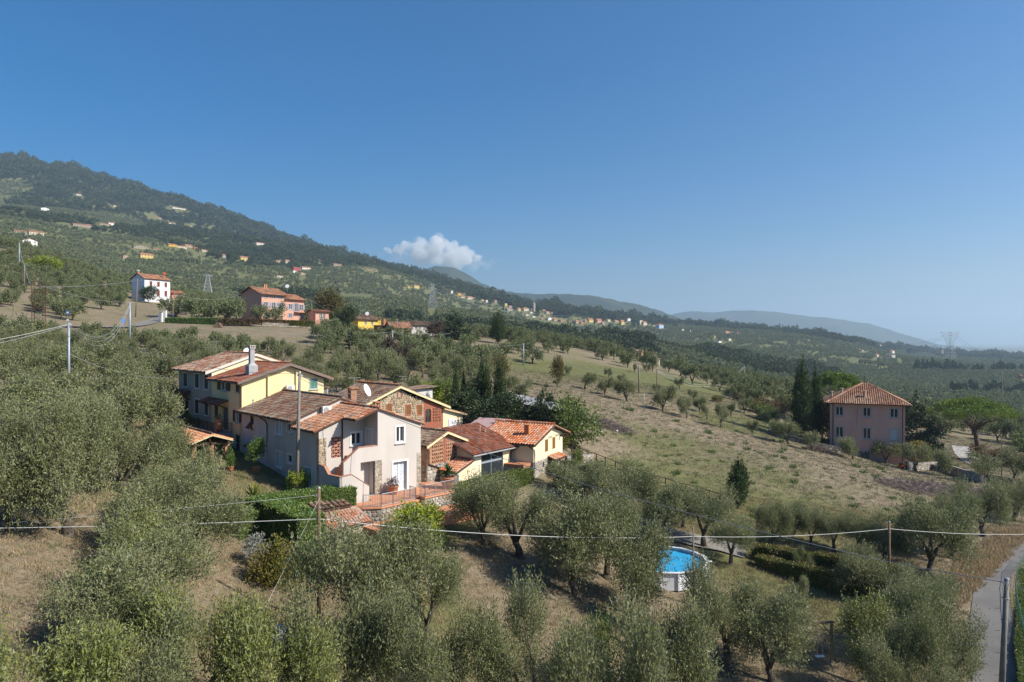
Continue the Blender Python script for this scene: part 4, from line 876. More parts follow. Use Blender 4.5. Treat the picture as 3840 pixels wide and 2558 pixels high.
# the groves: jittered rows, kept clear of houses, roads and meadows
BLOCK = [(-21.5, 71, 17), (-6, 66, 15.5), (-18.5, 82, 10), (-31, 91, 7.5), (1.5, 79, 9), (5, 69, 9.5), (-13.5, 55, 7), (-27.5, 66.5, 8), (2, 91, 7), (-44, 75, 3), (-4, 86, 9), (-2.5, 83, 8)]
def blocked(x, y):
    for bx, by, br in BLOCK:
        if (x - bx) ** 2 + (y - by) ** 2 < br * br: return True
    return False
def groveok(x, y, px, g):
    if blocked(x, y): return None
    if y < 46 or (px > 300 and px < 860 and y < 52): return None
    if px < 900 and y < 135 and x < -24:
        if px > 660 and y < 97 and px < 1000: return None
        return 'a'
    if y < 85: return None
    if 1130 < px < 1560 and 124 < y < 138: return None
    if 300 < px < 1180 and 160 < y < 204: return None
    if px < 640 and 140 < y < 172: return None
    if 560 < px < 1190 and y > 143 and y < 206: return None
    if px < 700 and y < 140: return 'a'
    if px < 1960 and y < 172: return 'b'
    if 860 < px < 1660 and 176 < y < 262: return 'c' if g.random() < .10 and y > 225 else None
    if 470 < px < 680 and 190 < y < 262: return None
    if px < 2000: return 'd' if y > 170 else None
    if px < 2780 and y < 172: return None
    if px < 2700 and y < 258: return 'e' if g.random() < .22 else None
    if px > 2700 and y < 150: return None
    if 2190 < px < 2530 and y > 235: return None
    if 2950 < px < 3500 and y < 160: return None
    return 'f'
GN = {'a': ('olive in the dense grove left of the houses', 'dense olive grove left of the houses'), 'b': ('olive in the grove between the yellow houses and the crest', 'olive grove behind the yellow houses'), 'c': ('olive beside the farmhouses on the crest', 'olives beside the crest farmhouses'),
      'd': ('olive on the upper slope behind the crest farmhouses', 'olives on the upper left slope'), 'e': ('scattered olive on the far side of the field', 'scattered olives beyond the field'), 'f': ('olive in the grove beyond the pink villa', 'olive grove beyond the villa')}
g_ = random.Random(21)
for gx in range(-75, 95):
    for gy in range(8, 76):
        st = 5.6; x = gx * st + g_.uniform(-1.6, 1.6); y = gy * st + g_.uniform(-1.6, 1.6) + (gx % 2) * 2.2
        if y > 415 or y < 40: continue
        px = x / y * F + 1920
        if px < -260 or px > 4080: continue
        k = groveok(x, y, px, g_)
        if not k: continue
        if k in 'bdf' and g_.random() < (.18 if k == 'b' else .3): continue
        h = g_.uniform(4.0, 5.2) if k != 'a' else g_.uniform(4.2, 5.6)
        if px < 1250 and 92 < y < 145: h *= .74
        if y > 172 and 1650 < px < 2100 and y < 235: h *= .8
        OLV.append((x, y, h, g_.uniform(1.0, 1.35) if k == 'a' else g_.uniform(.95, 1.25), 1 if y < 125 else 2, GN[k][0], GN[k][1]))
# about 300 that show largest stand as trees of their own, the rest is one grove
def vis(o):
    px = o[0] / o[1] * F + 1920; m = o[2] * .5 / o[1] * F
    return -m < px < 3840 + m
OLV = [o for o in OLV if (vis(o) or o[1] < 60) and not (abs(o[0] / o[1] * F - 43) < 62 and 100 < o[1] < 170) and not (abs(o[0] / o[1] * F + 218) < 70 and 176 < o[1] < 225) and not (abs(o[0] / o[1] * F + 52) < 52 and 180 < o[1] < 225) and not (abs(o[0] / o[1] * F + 448) < 26 and 135 < o[1] < 162)]
OLV.sort(key=lambda o: (o[5] in (GN['a'][0], GN['b'][0], GN['c'][0], GN['d'][0], GN['e'][0], GN['f'][0]), -o[2] / o[1]))
NI = 300
def side(o):
    return
LMK = [('pale steel pole', *at(258, 75)[:2]), ('pergola', *fM0(-12.2, 18)), ('beige house', *fM0(-8, 34)), ('second steel pole', *at(487, 130)[:2]), ('rusty lattice tower', *at(145, 145)[:2]), ('stone barn', *fM0(6, 18)), ('yellow house', *fM0(-3, 22)), ('cypress clump', *at(1800, 83)[:2]), ('leafless brown bush', *at(1478, 130)[:2]), ('thin metal pole', *at(1472, 160)[:2]),
 ('bright yellow farmhouse', *at(1380, 206)[:2]), ('old white farmhouse', *at(1585, 213)[:2]), ('pink farmhouse', *at(1040, 212)[:2]), ('white farmhouse', *at(590, 246)[:2]), ('bright steel pole', *at(1963, 165)[:2]), ('massive cypress', *at(1868, 205)[:2]), ('pink villa', *at(3250, 122)[:2]), ('umbrella pine', *at(3644, 124)[:2]), ('cypress pair', *at(3030, 123)[:2]), ('leafy grey pole', *at(2396, 140)[:2]), ('poplar-like tree', *at(2090, 128)[:2]), ('upper slope pole', *at(72, 250)[:2]), ('lower slope pole', *at(91, 220)[:2]), ('yellow-green slope tree', *at(170, 262)[:2])]
GL = {v[0]: ('dense left grove', 'middle grove', 'crest', 'upper slope', 'far field', 'grove beyond the villa')[i] for i, v in enumerate(GN.values())}
SEQ = {}; NEWL = {}
for i, o in enumerate(OLV[:NI]):
    if o[5] in GL:
        px = o[0] / o[1]; d, nm, lx, ly = min((math.hypot(o[0] - a, (o[1] - b) * .8), n, a, b) for n, a, b in LMK)
        SEQ.setdefault((0, nm, 'right' if px > lx / ly else 'left', 'behind' if o[1] > ly else 'in front'), []).append((d, i))
for (gl, nm, lr, fb), L_ in SEQ.items():
    for n, (d, i) in enumerate(sorted(L_)): NEWL[i] = '%s olive %s and to the %s of the %s' % (ORD[n], fb, lr, nm)
for i_, (x, y, h, w, lod, lb, gr) in enumerate(OLV[:NI]):
    lb = NEWL.get(i_, lb)
    vr = None
    if lod == 0 and x / y * F > -460: vr = random.choice((1, 3, 5, 6, 0))
    if 'left half of the blue pool' in lb: vr = 2
    olive(None, None, h, lb, gr, lod, w, var=vr, loc=(x, y, gz(x, y) - .05))
rest = OLV[NI:]
if rest:
    A = np.array([(o[0], o[1], gz(o[0], o[1]) - .1, o[2]) for o in rest]); OLW = []
    for tm, cm in OL2:
        b = bmesh.new(); b.from_mesh(cm); nf = len(b.faces); b.from_mesh(tm)
        b.faces.ensure_lookup_table()
        for f in b.faces[nf:]: f.material_index = 1
        mm = bpy.data.meshes.new('olive'); b.to_mesh(mm); b.free(); mm.materials.append(M_olive_far); mm.materials.append(M_bark); OLW.append(mm)
    gg = np.random.default_rng(8); tag(scatter('olive_rows', OLW, A[:, :3], A[:, 3], gg.random(len(A)) * 6.28), 'further rows of olives on the slopes beyond the field')
print('olives', len(OLV))
# ---------------------------------------------------------------- building kit
def wT(ox, oy, dx, dy): return lambda u, d, z: (ox + dx * u + dy * d, oy + dy * u - dx * d, z)   # u along the wall, d outward, z up
class House:
    """a thing turned into its own axes; zb = height of its foot (all z in the kit are heights above sea of the place)"""
    def __init__(s, name, label, cat, o, ang, zb, group=None):
        s.e = thing(name, label, cat, (o[0], o[1], zb), R(ang), group); s.zb = zb; s.left = 300
    def mb(s, T=None): return MB((lambda u, d, z: (lambda p: (p[0], p[1], p[2] - s.zb))(T(u, d, z))) if T else (lambda x, y, z: (x, y, z - s.zb)))
    def part(s, mb, name, m, parent=None, smooth=False, label=None, kind=None):
        o = mb.build(name, m, parent or s.e, smooth)
        if label: o['label'] = label
        if kind: o['kind'] = kind
        return o
def cutwall(mb, u0, u1, z0, z1, holes=(), rev=.16):
    """a wall face with real openings (u0,u1,z0,z1) and their reveals"""
    us = sorted({u0, u1} | {h[0] for h in holes} | {h[1] for h in holes}); zs = sorted({z0, z1} | {h[2] for h in holes} | {h[3] for h in holes})
    for a, b in zip(us, us[1:]):
        for c, d in zip(zs, zs[1:]):
            um, zm = (a + b) / 2, (c + d) / 2
            if any(h[0] < um < h[1] and h[2] < zm < h[3] for h in holes): continue
            mb.quad((a, 0, c), (b, 0, c), (b, 0, d), (a, 0, d))
    for h in holes:
        a, b, c, d = h[:4]; r = -rev
        mb.quad((a, 0, c), (a, r, c), (a, r, d), (a, 0, d)); mb.quad((b, 0, c), (b, 0, d), (b, r, d), (b, r, c))
        mb.quad((a, 0, d), (a, r, d), (b, r, d), (b, 0, d)); mb.quad((a, 0, c), (b, 0, c), (b, r, c), (a, r, c))
white_p = mat('white_paint', (.74, .74, .73), (.68, .68, .67), 2, .5)
glass_p = mat('window_glass', (.03, .037, .042), rough=.08, spec=.6)
curtain = mat('lace_curtain', (.62, .66, .70), (.36, .42, .46), 9, .9)
green_sh = mat('dark_green_shutter', (.018, .045, .036), (.026, .058, .046), 3, .55)
teal_sh = mat('teal_green_shutter', (.10, .25, .20), (.13, .29, .235), 3, .6)
brown_w = mat('orange_brown_wood', (.26, .13, .045), (.20, .09, .03), 4, .6, stretch=(6, 6, .8))
dark_w = mat('dark_brown_wood', (.075, .045, .03), (.05, .03, .02), 4, .7)
stone_trim = mat('pale_stone_trim', (.50, .47, .43), (.42, .40, .37), 3, .85)
gutter_m = mat('brown_metal_gutter', (.07, .045, .035), rough=.45, metal=.3)
zinc = mat('galvanised_metal', (.42, .43, .44), (.34, .35, .36), 3, .45, metal=.5)
terracotta = mat('terracotta', (.44, .19, .10), (.36, .15, .075), 3, .85, bump=.2)
def window(Hs, T, u0, u1, z0, z1, sur=.11, surm=None, fr=white_p, style='two', shut=None, shm=None, sill=True, rev=.14, label=None, pane=None):
    """window in an opening: sash frame > surround, pane(s), shutters"""
    f = Hs.mb(T); w = .055; d0, d1 = -rev + .01, -rev + .07
    n = {'one': 1, 'two': 2, 'none': 0}[style]
    f.box(u0, u1, d0, d1, z0, z0 + w); f.box(u0, u1, d0, d1, z1 - w, z1); f.box(u0, u0 + w, d0, d1, z0 + w, z1 - w); f.box(u1 - w, u1, d0, d1, z0 + w, z1 - w)
    if n == 2: f.box((u0 + u1) / 2 - w, (u0 + u1) / 2 + w, d0, d1, z0 + w, z1 - w)
    fo = Hs.part(f, 'window', fr, label=label)
    cuts = [u0 + w, u1 - w] if n < 2 else [u0 + w, (u0 + u1) / 2 - w, (u0 + u1) / 2 + w, u1 - w]
    for a, b in zip(cuts[::2], cuts[1::2]):
        p = Hs.mb(T); p.box(a, b, -rev - .02, -rev + .03, z0 + w, z1 - w); Hs.part(p, 'pane', pane or glass_p, fo)
    if sur:
        s = Hs.mb(T); k = .028
        s.box(u0 - sur, u0, 0, k, z0 - sur, z1 + sur); s.box(u1, u1 + sur, 0, k, z0 - sur, z1 + sur); s.box(u0, u1, 0, k, z1, z1 + sur); s.box(u0, u1, 0, k, z0 - sur, z0)
        Hs.part(s, 'surround', surm or white_p, fo)
    if sill:
        s = Hs.mb(T); s.box(u0 - sur - .04, u1 + sur + .04, .0, .12, z0 - sur - .06, z0 - sur); Hs.part(s, 'sill', surm or stone_trim, fo)
    if shut:
        c = (u0 + u1) / 2
        for sd in (0, 1):
            s = Hs.mb(T); g = .012
            if shut == 'closed': a, b, d = (u0 + g, c - g, -.05) if sd == 0 else (c + g, u1 - g, -.05)
            elif shut == 'open': a, b, d = (u0 - sur - (u1 - u0) * .5, u0 - sur - .01, .035) if sd == 0 else (u1 + sur + .01, u1 + sur + (u1 - u0) * .5, .035)
            else: continue
            e = .05
            s.box(a, a + e, d, d + .045, z0, z1); s.box(b - e, b, d, d + .045, z0, z1); nl = 9
            for i in range(nl):
                q0 = z0 + (z1 - z0) * i / nl; q1 = z0 + (z1 - z0) * (i + .8) / nl; s.box(a + e, b - e, d + .005, d + .03, q0, q1)
            s.box(a + e, b - e, d, d + .004, z0, z1); Hs.part(s, 'shutter', shm or green_sh, fo)
        if shut == 'awning':
            s = Hs.mb(T); zt = z1 - (z1 - z0) * .45
            s.add([(u0, -.02, zt), (u1, -.02, zt), (u1, .45, z0 + .1), (u0, .45, z0 + .1), (u0, .03, zt), (u1, .03, zt), (u1, .5, z0 + .13), (u0, .5, z0 + .13)], [[0, 1, 2, 3], [4, 7, 6, 5], [0, 4, 5, 1], [1, 5, 6, 2], [2, 6, 7, 3], [3, 7, 4, 0]])
            Hs.part(s, 'shutter', shm or dark_w, fo)
    return fo
def door(Hs, T, u0, u1, z0, z1, m, sur=.1, surm=None, leaves=1, rev=.12, label=None):
    f = Hs.mb(T)
    for i in range(leaves):
        a = u0 + (u1 - u0) * i / leaves + .01; b = u0 + (u1 - u0) * (i + 1) / leaves - .01
        f.box(a, b, -rev, -rev + .05, z0, z1); nb = 4
        for j in range(nb): f.box(a + (b - a) * j / nb + .015, a + (b - a) * (j + 1) / nb - .015, -rev + .05, -rev + .065, z0 + .08, z1 - .08)
    o = Hs.part(f, 'door', m, label=label); h = Hs.mb(T); h.box(u1 - .16, u1 - .05, -rev + .066, -rev + .11, (z0 + z1) / 2 - .02, (z0 + z1) / 2 + .02); Hs.part(h, 'handle', zinc, o)
    if sur:
        s = Hs.mb(T); s.box(u0 - sur, u0, 0, .028, z0, z1 + sur); s.box(u1, u1 + sur, 0, .028, z0, z1 + sur); s.box(u0, u1, 0, .028, z1, z1 + sur); Hs.part(s, 'door_frame', surm or white_p, o)
    return o
TILE_CACHE = {}
def tile_arrays(w, l, arch=.42, n=5):
    V = []; Fq = []
    for j, (y, k, up) in enumerate(((0, .86, 0.0), (1, 1.0, .05 * l))):
        for i in range(n + 1):
            a = math.pi * (1 - i / n); V.append((w * .5 * k * math.cos(a), y * l, w * arch * k * math.sin(a) + up))
    for i in range(n): Fq.append((i, i + 1, n + 2 + i, n + 1 + i))
    for i in range(n): V.append((w * .5 * .8 * math.cos(math.pi * (1 - (i + .5) / n)), l, 0.0))
    return np.array(V[:2 * (n + 1)], float), np.array(Fq, int)
def roof_slope(Hs, A, B, C, D, m, pitch=.27, row=.42, th=.09, slab=None, ind=True, name='roof', jit=.012, arch=.42, lift=.0):
    """one roof pitch: A-B along the eave, D-C along the top; a slab carrying rows of barrel tiles"""
    A, B, C, D = [Vector((p[0], p[1], p[2] - Hs.zb)) for p in (A, B, C, D)]
    nrm = (B - A).cross(D - A).normalized()
    if nrm.z < 0: nrm = -nrm
    mb = MB(); mb.prism([tuple(p) for p in (A, B, C, D)], tuple(-nrm * th)); ro = mb.build(name, slab or m, Hs.e)
    L = ((A - D).length + (B - C).length) / 2; nr = max(1, round(L / row)); rl = L / nr
    TV, TF = tile_arrays(pitch * .93, rl * 1.1, arch); g = random.Random(len(Hs.e.children) * 7 + 3); mats_ = []
    for j in range(nr):                                  # row 0 lies at the eave
        t0 = (j + 1) / nr; l = A.lerp(D, t0); r = B.lerp(C, t0); l0 = A.lerp(D, j / nr); r0 = B.lerp(C, j / nr)
        wd = (r - l).length; ac = (B - A).normalized(); n = int(((r0 - l0).length + wd) / 2 / pitch)
        mid = (l + r) / 2; dn = ((l0 + r0) / 2 - mid).normalized()
        for i in range(n):
            p = mid + ac * ((i - (n - 1) / 2) * pitch + g.uniform(-jit, jit)) + nrm * (.004 + lift + g.uniform(0, jit)) + dn * g.uniform(-jit, jit) * 2
            q = (ac + dn * g.uniform(-.02, .02)).normalized(); mats_.append(Matrix(((q.x, dn.x, nrm.x, p.x), (q.y, dn.y, nrm.y, p.y), (q.z, dn.z, nrm.z, p.z), (0, 0, 0, 1))))
    k = min(Hs.left, len(mats_)) if ind else 0; Hs.left -= k
    if k:
        me = mesh_np('tile', TV, TF, m, smooth=True)
        for M_ in mats_[:k]:
            o = bpy.data.objects.new('tile', me); COL.objects.link(o); o.parent = ro; o.matrix_local = M_
    if len(mats_) > k:
        V = np.concatenate([TV @ np.array(M_)[:3, :3].T + np.array(M_)[:3, 3] for M_ in mats_[k:]]); n = len(mats_) - k
        Fq = (TF[None] + (np.arange(n) * len(TV))[:, None, None]).reshape(-1, 4)
        o = link('tile', mesh_np('tile', V, Fq, m, smooth=True), ro); o['kind'] = 'stuff'
    return ro
def ridge_caps(Hs, a, b, m, parent, w=.26, l=.42):
    a = Vector((a[0], a[1], a[2] - Hs.zb)); b = Vector((b[0], b[1], b[2] - Hs.zb)); n = max(1, round((b - a).length / l)); d = (b - a).normalized(); nz = Vector((0, 0, 1)); nz = (nz - d * nz.dot(d)).normalized(); ac = d.cross(nz); l = (b - a).length / n
    TV, TF = tile_arrays(w, l * 1.12, .5); me = mesh_np('ridge_tile', TV, TF, m, smooth=True)
    for i in range(n):
        p = a + d * (l * i) + nz * .03; o = bpy.data.objects.new('ridge_tile', me); COL.objects.link(o); o.parent = parent
        o.matrix_local = Matrix(((ac.x, d.x, nz.x, p.x), (ac.y, d.y, nz.y, p.y), (ac.z, d.z, nz.z, p.z), (0, 0, 0, 1)))
def gutter(Hs, a, b, r=.07, m=gutter_m):
    q = Hs.mb(); q.tube([a, b], r, 7); return Hs.part(q, 'gutter', m)
def downpipe(Hs, pts, r=.055, m=gutter_m):
    q = Hs.mb(); q.tube(pts, r, 7); return Hs.part(q, 'downpipe', m)
# irregular stones and bricks
STN = []
for i in range(7):
    g = random.Random(900 + i); n = g.choice([6, 7, 8]); out = []
    for k in range(n):
        a = 6.283 * (k + g.uniform(-.25, .25)) / n; s = 1 / max(abs(math.cos(a)), abs(math.sin(a))) * g.uniform(.80, 1.0); out.append((.5 * s * math.cos(a), .5 * s * math.sin(a)))
    V = [(x, 0, z) for x, z in out] + [(x * .82, -1, z * .82) for x, z in out]
    STN.append((np.array(V), [[k, (k + 1) % n, n + (k + 1) % n, n + k] for k in range(n)] + [list(range(n, 2 * n))]))
def stones(Hs, T, u0, u1, z0, z1, size, ms, parent, inside=None, holes=(), n_ind=0, depth=.05, name='stone', flat=1.35):
    """rubble masonry: rows of irregular stones standing proud of the mortar"""
    g = random.Random(int(abs(u0 * 91 + z0 * 37)) + 5); rows = []; z = z0
    while z < z1 - size * .3:
        h = size * g.uniform(.65, 1.15); h = min(h, z1 - z); u = u0 - size * g.uniform(0, .5)
        while u < u1:
            w = size * g.uniform(.8, 1.9) * flat / 1.35; uc = u + w / 2; zc = z + h / 2
            a, b = max(u, u0), min(u + w, u1)
            if b - a > size * .3 and (inside is None or (inside(a, z) and inside(b, z) and inside(uc, z + h))) and not any(q[0] < b and q[1] > a and q[2] < z + h and q[3] > z for q in holes):
                rows.append(((a + b) / 2, zc + g.uniform(-.03, .03) * size, b - a, h, depth * g.uniform(.5, 1.2), g.randrange(7), g.uniform(-.12, .12), g.randrange(len(ms))))
            u += w
        z += h
    g.shuffle(rows); T2 = lambda u, d, z: (lambda p: (p[0], p[1], p[2] - Hs.zb))(T(u, d, z))
    o0 = Vector(T2(0, 0, 0)); ax = Vector(T2(1, 0, 0)) - o0; ad = Vector(T2(0, 1, 0)) - o0; cache = {}
    for (u, zc, w, h, d, k, rt, mi) in rows[:n_ind]:
        key = (k, mi)
        if key not in cache:
            me = bpy.data.meshes.new(name); me.from_pydata(STN[k][0].tolist(), [], STN[k][1]); me.materials.append(ms[mi]); cache[key] = me
        o = bpy.data.objects.new(name, cache[key]); COL.objects.link(o); o.parent = parent; c = Vector(T2(u, .0, zc))
        o.matrix_local = Matrix.Translation(c) @ Matrix(((ax.x, -ad.x, 0, 0), (ax.y, -ad.y, 0, 0), (0, 0, 1, 0), (0, 0, 0, 1))) @ Matrix.Rotation(rt, 4, 'Y') @ Matrix.Diagonal((w * .94, d, h * .92, 1))
    if rows[n_ind:]:
        V = []; fs = []; mi_ = []
        for (u, zc, w, h, d, k, rt, mi) in rows[n_ind:]:
            n = len(V); cr, sr = math.cos(rt), math.sin(rt)
            for x, y, zz in STN[k][0]:
                X = x * w * .94; Zz = zz * h * .92; V.append(T2(u + X * cr - Zz * sr, -y * d, zc + X * sr + Zz * cr))
            for f in STN[k][1]: fs.append([i + n for i in f]); mi_.append(mi)
        me = bpy.data.meshes.new(name); me.from_pydata(V, [], fs)
        for m in ms: me.materials.append(m)
        me.polygons.foreach_set('material_index', mi_); o = link(name, me, parent); o['kind'] = 'stuff'
ST_Y = [mat('ochre_fieldstone', (.42, .33, .20), (.34, .25, .15), 4, .9, rnd=.25, bump=.5), mat('buff_fieldstone', (.50, .43, .31), (.40, .33, .22), 4, .9, rnd=.2, bump=.5), mat('brown_fieldstone', (.28, .18, .11), (.34, .24, .15), 4, .9, rnd=.25, bump=.5)]
ST_G = [mat('grey_fieldstone', (.34, .32, .28), (.26, .24, .21), 4, .9, rnd=.3, bump=.5), mat('pale_fieldstone', (.46, .43, .37), (.38, .35, .30), 4, .9, rnd=.2, bump=.5), mat('tan_fieldstone', (.36, .28, .19), (.28, .22, .15), 4, .9, rnd=.25, bump=.5)]
mortar = mat('lime_mortar', (.40, .35, .27), (.33, .28, .21), 3, .95, bump=.4)
mortar_g = mat('grey_mortar', (.30, .28, .25), (.24, .22, .20), 3, .95, bump=.4)
brick_wall = mat('brickwork', (.36, .20, .12), (.28, .15, .09), 7, .9, stretch=(1, 1, 3.5), c3=(.42, .27, .18), scale3=.9, bump=.5, bscale=22)
brick_red = mat('red_brickwork', (.36, .13, .075), (.28, .10, .06), 7, .9, stretch=(1, 1, 3.5), bump=.5, bscale=22)
brick_m = mat('brick', (.42, .22, .13), (.34, .17, .10), 5, .9, rnd=.25)
T_OLD = mat('old_brown_tile', (.185, .100, .062), (.115, .070, .048), 1.3, .95, rnd=.36, huev=.012, c3=(.22, .16, .11), scale3=.5)
T_FRONT = mat('weathered_orange_tile', (.40, .175, .088), (.25, .125, .075), 1.1, .95, rnd=.30, huev=.012, c3=(.46, .22, .11), scale3=.4)
T_NEW = mat('bright_orange_tile', (.50, .205, .10), (.42, .17, .08), 1.4, .9, rnd=.22, huev=.01)
T_RED = mat('red_brown_tile', (.27, .095, .048), (.20, .075, .042), 1.2, .9, rnd=.25, huev=.008)
T_MIX = mat('mottled_tile', (.36, .155, .08), (.20, .115, .075), 2.2, .95, rnd=.42, huev=.018, c3=(.33, .25, .18), scale3=.8)
T_SALM = mat('salmon_tile', (.56, .27, .15), (.50, .24, .13), 1.4, .9, rnd=.14)
T_SHED = mat('mossy_dark_tile', (.20, .105, .065), (.13, .075, .05), 2.5, .95, rnd=.35, c3=(.27, .20, .15), scale3=1.2)
T_MARS = mat('flat_red_tile', (.42, .16, .085), (.34, .13, .07), 2.5, .9, rnd=.2, c3=(.42, .34, .27), scale3=1.0)
slab_d = mat('roof_underside', (.10, .06, .045), rough=.95)

# ---------------------------------------------------------------- the grey farmhouse
MO = (-7.89, 59.0); MA = 43.4
st_grey = mat('warm_grey_stucco', (.50, .462, .422), (.465, .43, .39), 1.6, .92, c3=(.54, .50, .46), scale3=.6, bump=.12, bscale=60, stretch=(1, 1, .35))
st_lite = mat('whitewashed_stucco', (.56, .53, .52), (.50, .47, .46), 1.4, .92, c3=(.60, .575, .56), scale3=.7, stretch=(1, 1, .3))
Mh = House('farmhouse', 'grey stuccoed farmhouse with an outside stair, loggia and tiled roofs on the terrace', 'house', MO, MA, -12.6)
TF_ = wT(0, 0, 1, 0); TL = wT(-8.45, 0, 0, -1); TB = wT(0, 2.14, 1, 0)     # gable front, left side (u = -lw), set-back front
w = Mh.mb(TF_); zr = -5.72
cutwall(w, -4.31, 0, -8.6, -7.1, [(-2.5, -1.74, -8.48, -7.22)]); w.poly([(-4.31, 0, -7.1), (0, 0, -7.1), (-4.27, 0, -5.66), (-4.31, 0, -5.67)])
cutwall(w, -7.44, 0, -14.4, -9.66, [(-2.82, -1.44, -12.58, -10.16), (-5.91, -3.91, -12.6, -9.8)], rev=.3)
w.poly([(-7.44, 0, -9.66), (0, 0, -9.66), (0, 0, -8.6), (-6.05, 0, -8.6)])
w.add([(-7.44, -.24, -9.66), (-4.31, -.24, -9.66), (-4.31, -.24, -8.6), (-6.05, -.24, -8.6), (-7.44, 0, -9.66), (-6.05, 0, -8.6), (-4.31, 0, -8.6)], [[3, 2, 1, 0], [4, 5, 3, 0], [5, 6, 2, 3]])
w.quad((-7.44, 0, -14.4), (-7.44, -.24, -14.4), (-7.44, -.24, -9.66), (-7.44, 0, -9.66))
w.T = Mh.mb(wT(-4.31, 0, 0, -1)).T; cutwall(w, -2.14, 0, -9.45, -5.7, [(-1.85, -.85, -9.42, -7.35)])          # loggia side wall, facing the stair
w.T = Mh.mb(TB).T; cutwall(w, -8.45, -4.31, -14.4, -7.3, [(-7.37, -6.44, -9.54, -7.83), (-5.50, -4.60, -8.62, -7.66)], rev=.2); w.poly([(-8.45, 0, -7.3), (-4.31, 0, -7.3), (-4.31, 0, -5.7)])
w.T = Mh.mb(wT(0, 0, 0, 1)).T; w.quad((0, 0, -14.4), (17.5, 0, -14.4), (17.5, 0, -6.8), (0, 0, -6.8))
w.T = Mh.mb(TL).T; wl = [(-10.0, -8.86, -8.2, -7.0), (-7.78, -6.89, -7.76, -7.08), (-10.0, -8.86, -11.08, -9.73), (-7.73, -6.86, -10.43, -9.76), (-4.42, -3.36, -12.4, -10.42)]
cutwall(w, -11.7, -2.14, -14.0, -7.0, wl); w.quad((-11.7, 0, -7.0), (-6.0, 0, -7.0), (-6.0, 0, -6.66), (-11.7, 0, -6.66))
w.T = Mh.mb(wT(0, 6.0, 1, 0)).T; w.poly([(-8.45, 0, -7.3), (0, 0, -7.3), (0, 0, -6.62), (-4.3, 0, -5.16), (-8.45, 0, -6.62)])
w.T = Mh.mb(wT(0, 17.5, -1, 0)).T; w.poly([(0, 0, -13.8), (8.45, 0, -13.8), (8.45, 0, -6.7), (4.3, 0, -5.2), (0, 0, -6.7)])
Mh.part(w, 'wall', st_grey)
w = Mh.mb(TL); cutwall(w, -17.5, -11.7, -13.6, -6.66, [(-15.6, -14.8, -8.3, -7.05), (-15.0, -14.1, -12.2, -9.95)]); Mh.part(w, 'wall', st_lite, label='whitewashed far end of the side wall')
for q in wl[:4]: window(Mh, TL, *q, style='two' if q[1] - q[0] > 1 else 'one', pane=curtain if q[3] - q[2] > 1.1 else None)
window(Mh, TL, *wl[4], style='two', pane=curtain)
window(Mh, TL, -15.6, -14.8, -8.3, -7.05, sur=0, fr=dark_w, style='one', shut='awning', shm=dark_w)
door(Mh, TL, -15.0, -14.1, -12.2, -9.95, dark_w, sur=0)
a_ = Mh.mb(TL); a_.add([(-15.9, 0, -9.7), (-13.2, 0, -9.7), (-13.2, .55, -9.95), (-15.9, .55, -9.95), (-15.9, 0, -9.62), (-13.2, 0, -9.62), (-13.2, .55, -9.87), (-15.9, .55, -9.87)], [[0, 1, 2, 3], [4, 7, 6, 5], [0, 4, 5, 1], [1, 5, 6, 2], [2, 6, 7, 3], [3, 7, 4, 0]]); Mh.part(a_, 'door_canopy', dark_w)
window(Mh, TF_, -2.5, -1.74, -8.48, -7.22, sur=.13)
fd = window(Mh, TF_, -2.82, -1.44, -12.58, -10.16, sur=.15, sill=False, rev=.28, pane=curtain, label='white french window with lace curtains')
window(Mh, TB, -5.50, -4.60, -8.62, -7.66, sur=.12)
door(Mh, wT(-4.31, 0, 0, -1), -1.85, -.85, -9.42, -7.35, mat('grey_white_door', (.56, .55, .52), rough=.6), sur=.1, rev=.08)
# terracotta triangle lattice
lt = Mh.mb(TB); u0, u1, z0, z1 = -7.37, -6.44, -9.54, -7.83; nx_, nz_ = 4, 7; du = (u1 - u0) / nx_; dz = (z1 - z0) / nz_; bw = .028
def bar(mb, a, b, w_, d0, d1):
    ax, az = b[0] - a[0], b[1] - a[1]; l = math.hypot(ax, az); nx, nz = -az / l * w_, ax / l * w_
    P = [(a[0] + nx, a[1] + nz), (b[0] + nx, b[1] + nz), (b[0] - nx, b[1] - nz), (a[0] - nx, a[1] - nz)]
    mb.add([(p[0], d0, p[1]) for p in P] + [(p[0], d1, p[1]) for p in P], [[0, 1, 2, 3], [7, 6, 5, 4], [0, 4, 5, 1], [1, 5, 6, 2], [2, 6, 7, 3], [3, 7, 4, 0]])
for j in range(nz_ + 1): bar(lt, (u0, z0 + j * dz), (u1, z0 + j * dz), bw, -.12, -.02)
for j in range(nz_):
    for i in range(nx_):
        s = (i + j) % 2; bar(lt, (u0 + (i + s) * du, z0 + j * dz), (u0 + (i + 1 - s) * du, z0 + (j + 1) * dz), bw, -.115, -.03)
lp = Mh.part(lt, 'lattice', mat('terracotta_lattice', (.48, .25, .18), (.42, .21, .15), 4, .9)); q = Mh.mb(TB); q.box(u0, u1, -.5, -.45, z0, z1); Mh.part(q, 'lattice_shade_sheet', mat('brown_painted_shade', (.12, .06, .045)), lp)  # brown sheet behind the lattice, the shade inside put into its colour
# stone corners and pillar
for T_, a, b, c, d, nn in ((TB, -8.45, -7.79, -13.0, -7.83, 60), (TF_, -4.58, -3.91, -12.55, -9.82, 60), (TF_, -.42, 0.02, -12.6, -9.62, 40)):
    q = Mh.mb(T_); q.box(a, b, -.05, .012, c, d); pr = Mh.part(q, 'stone_pillar', mortar); stones(Mh, T_, a, b, c, d, .2, ST_Y if T_ is TB else ST_G, pr, n_ind=nn, depth=.045)
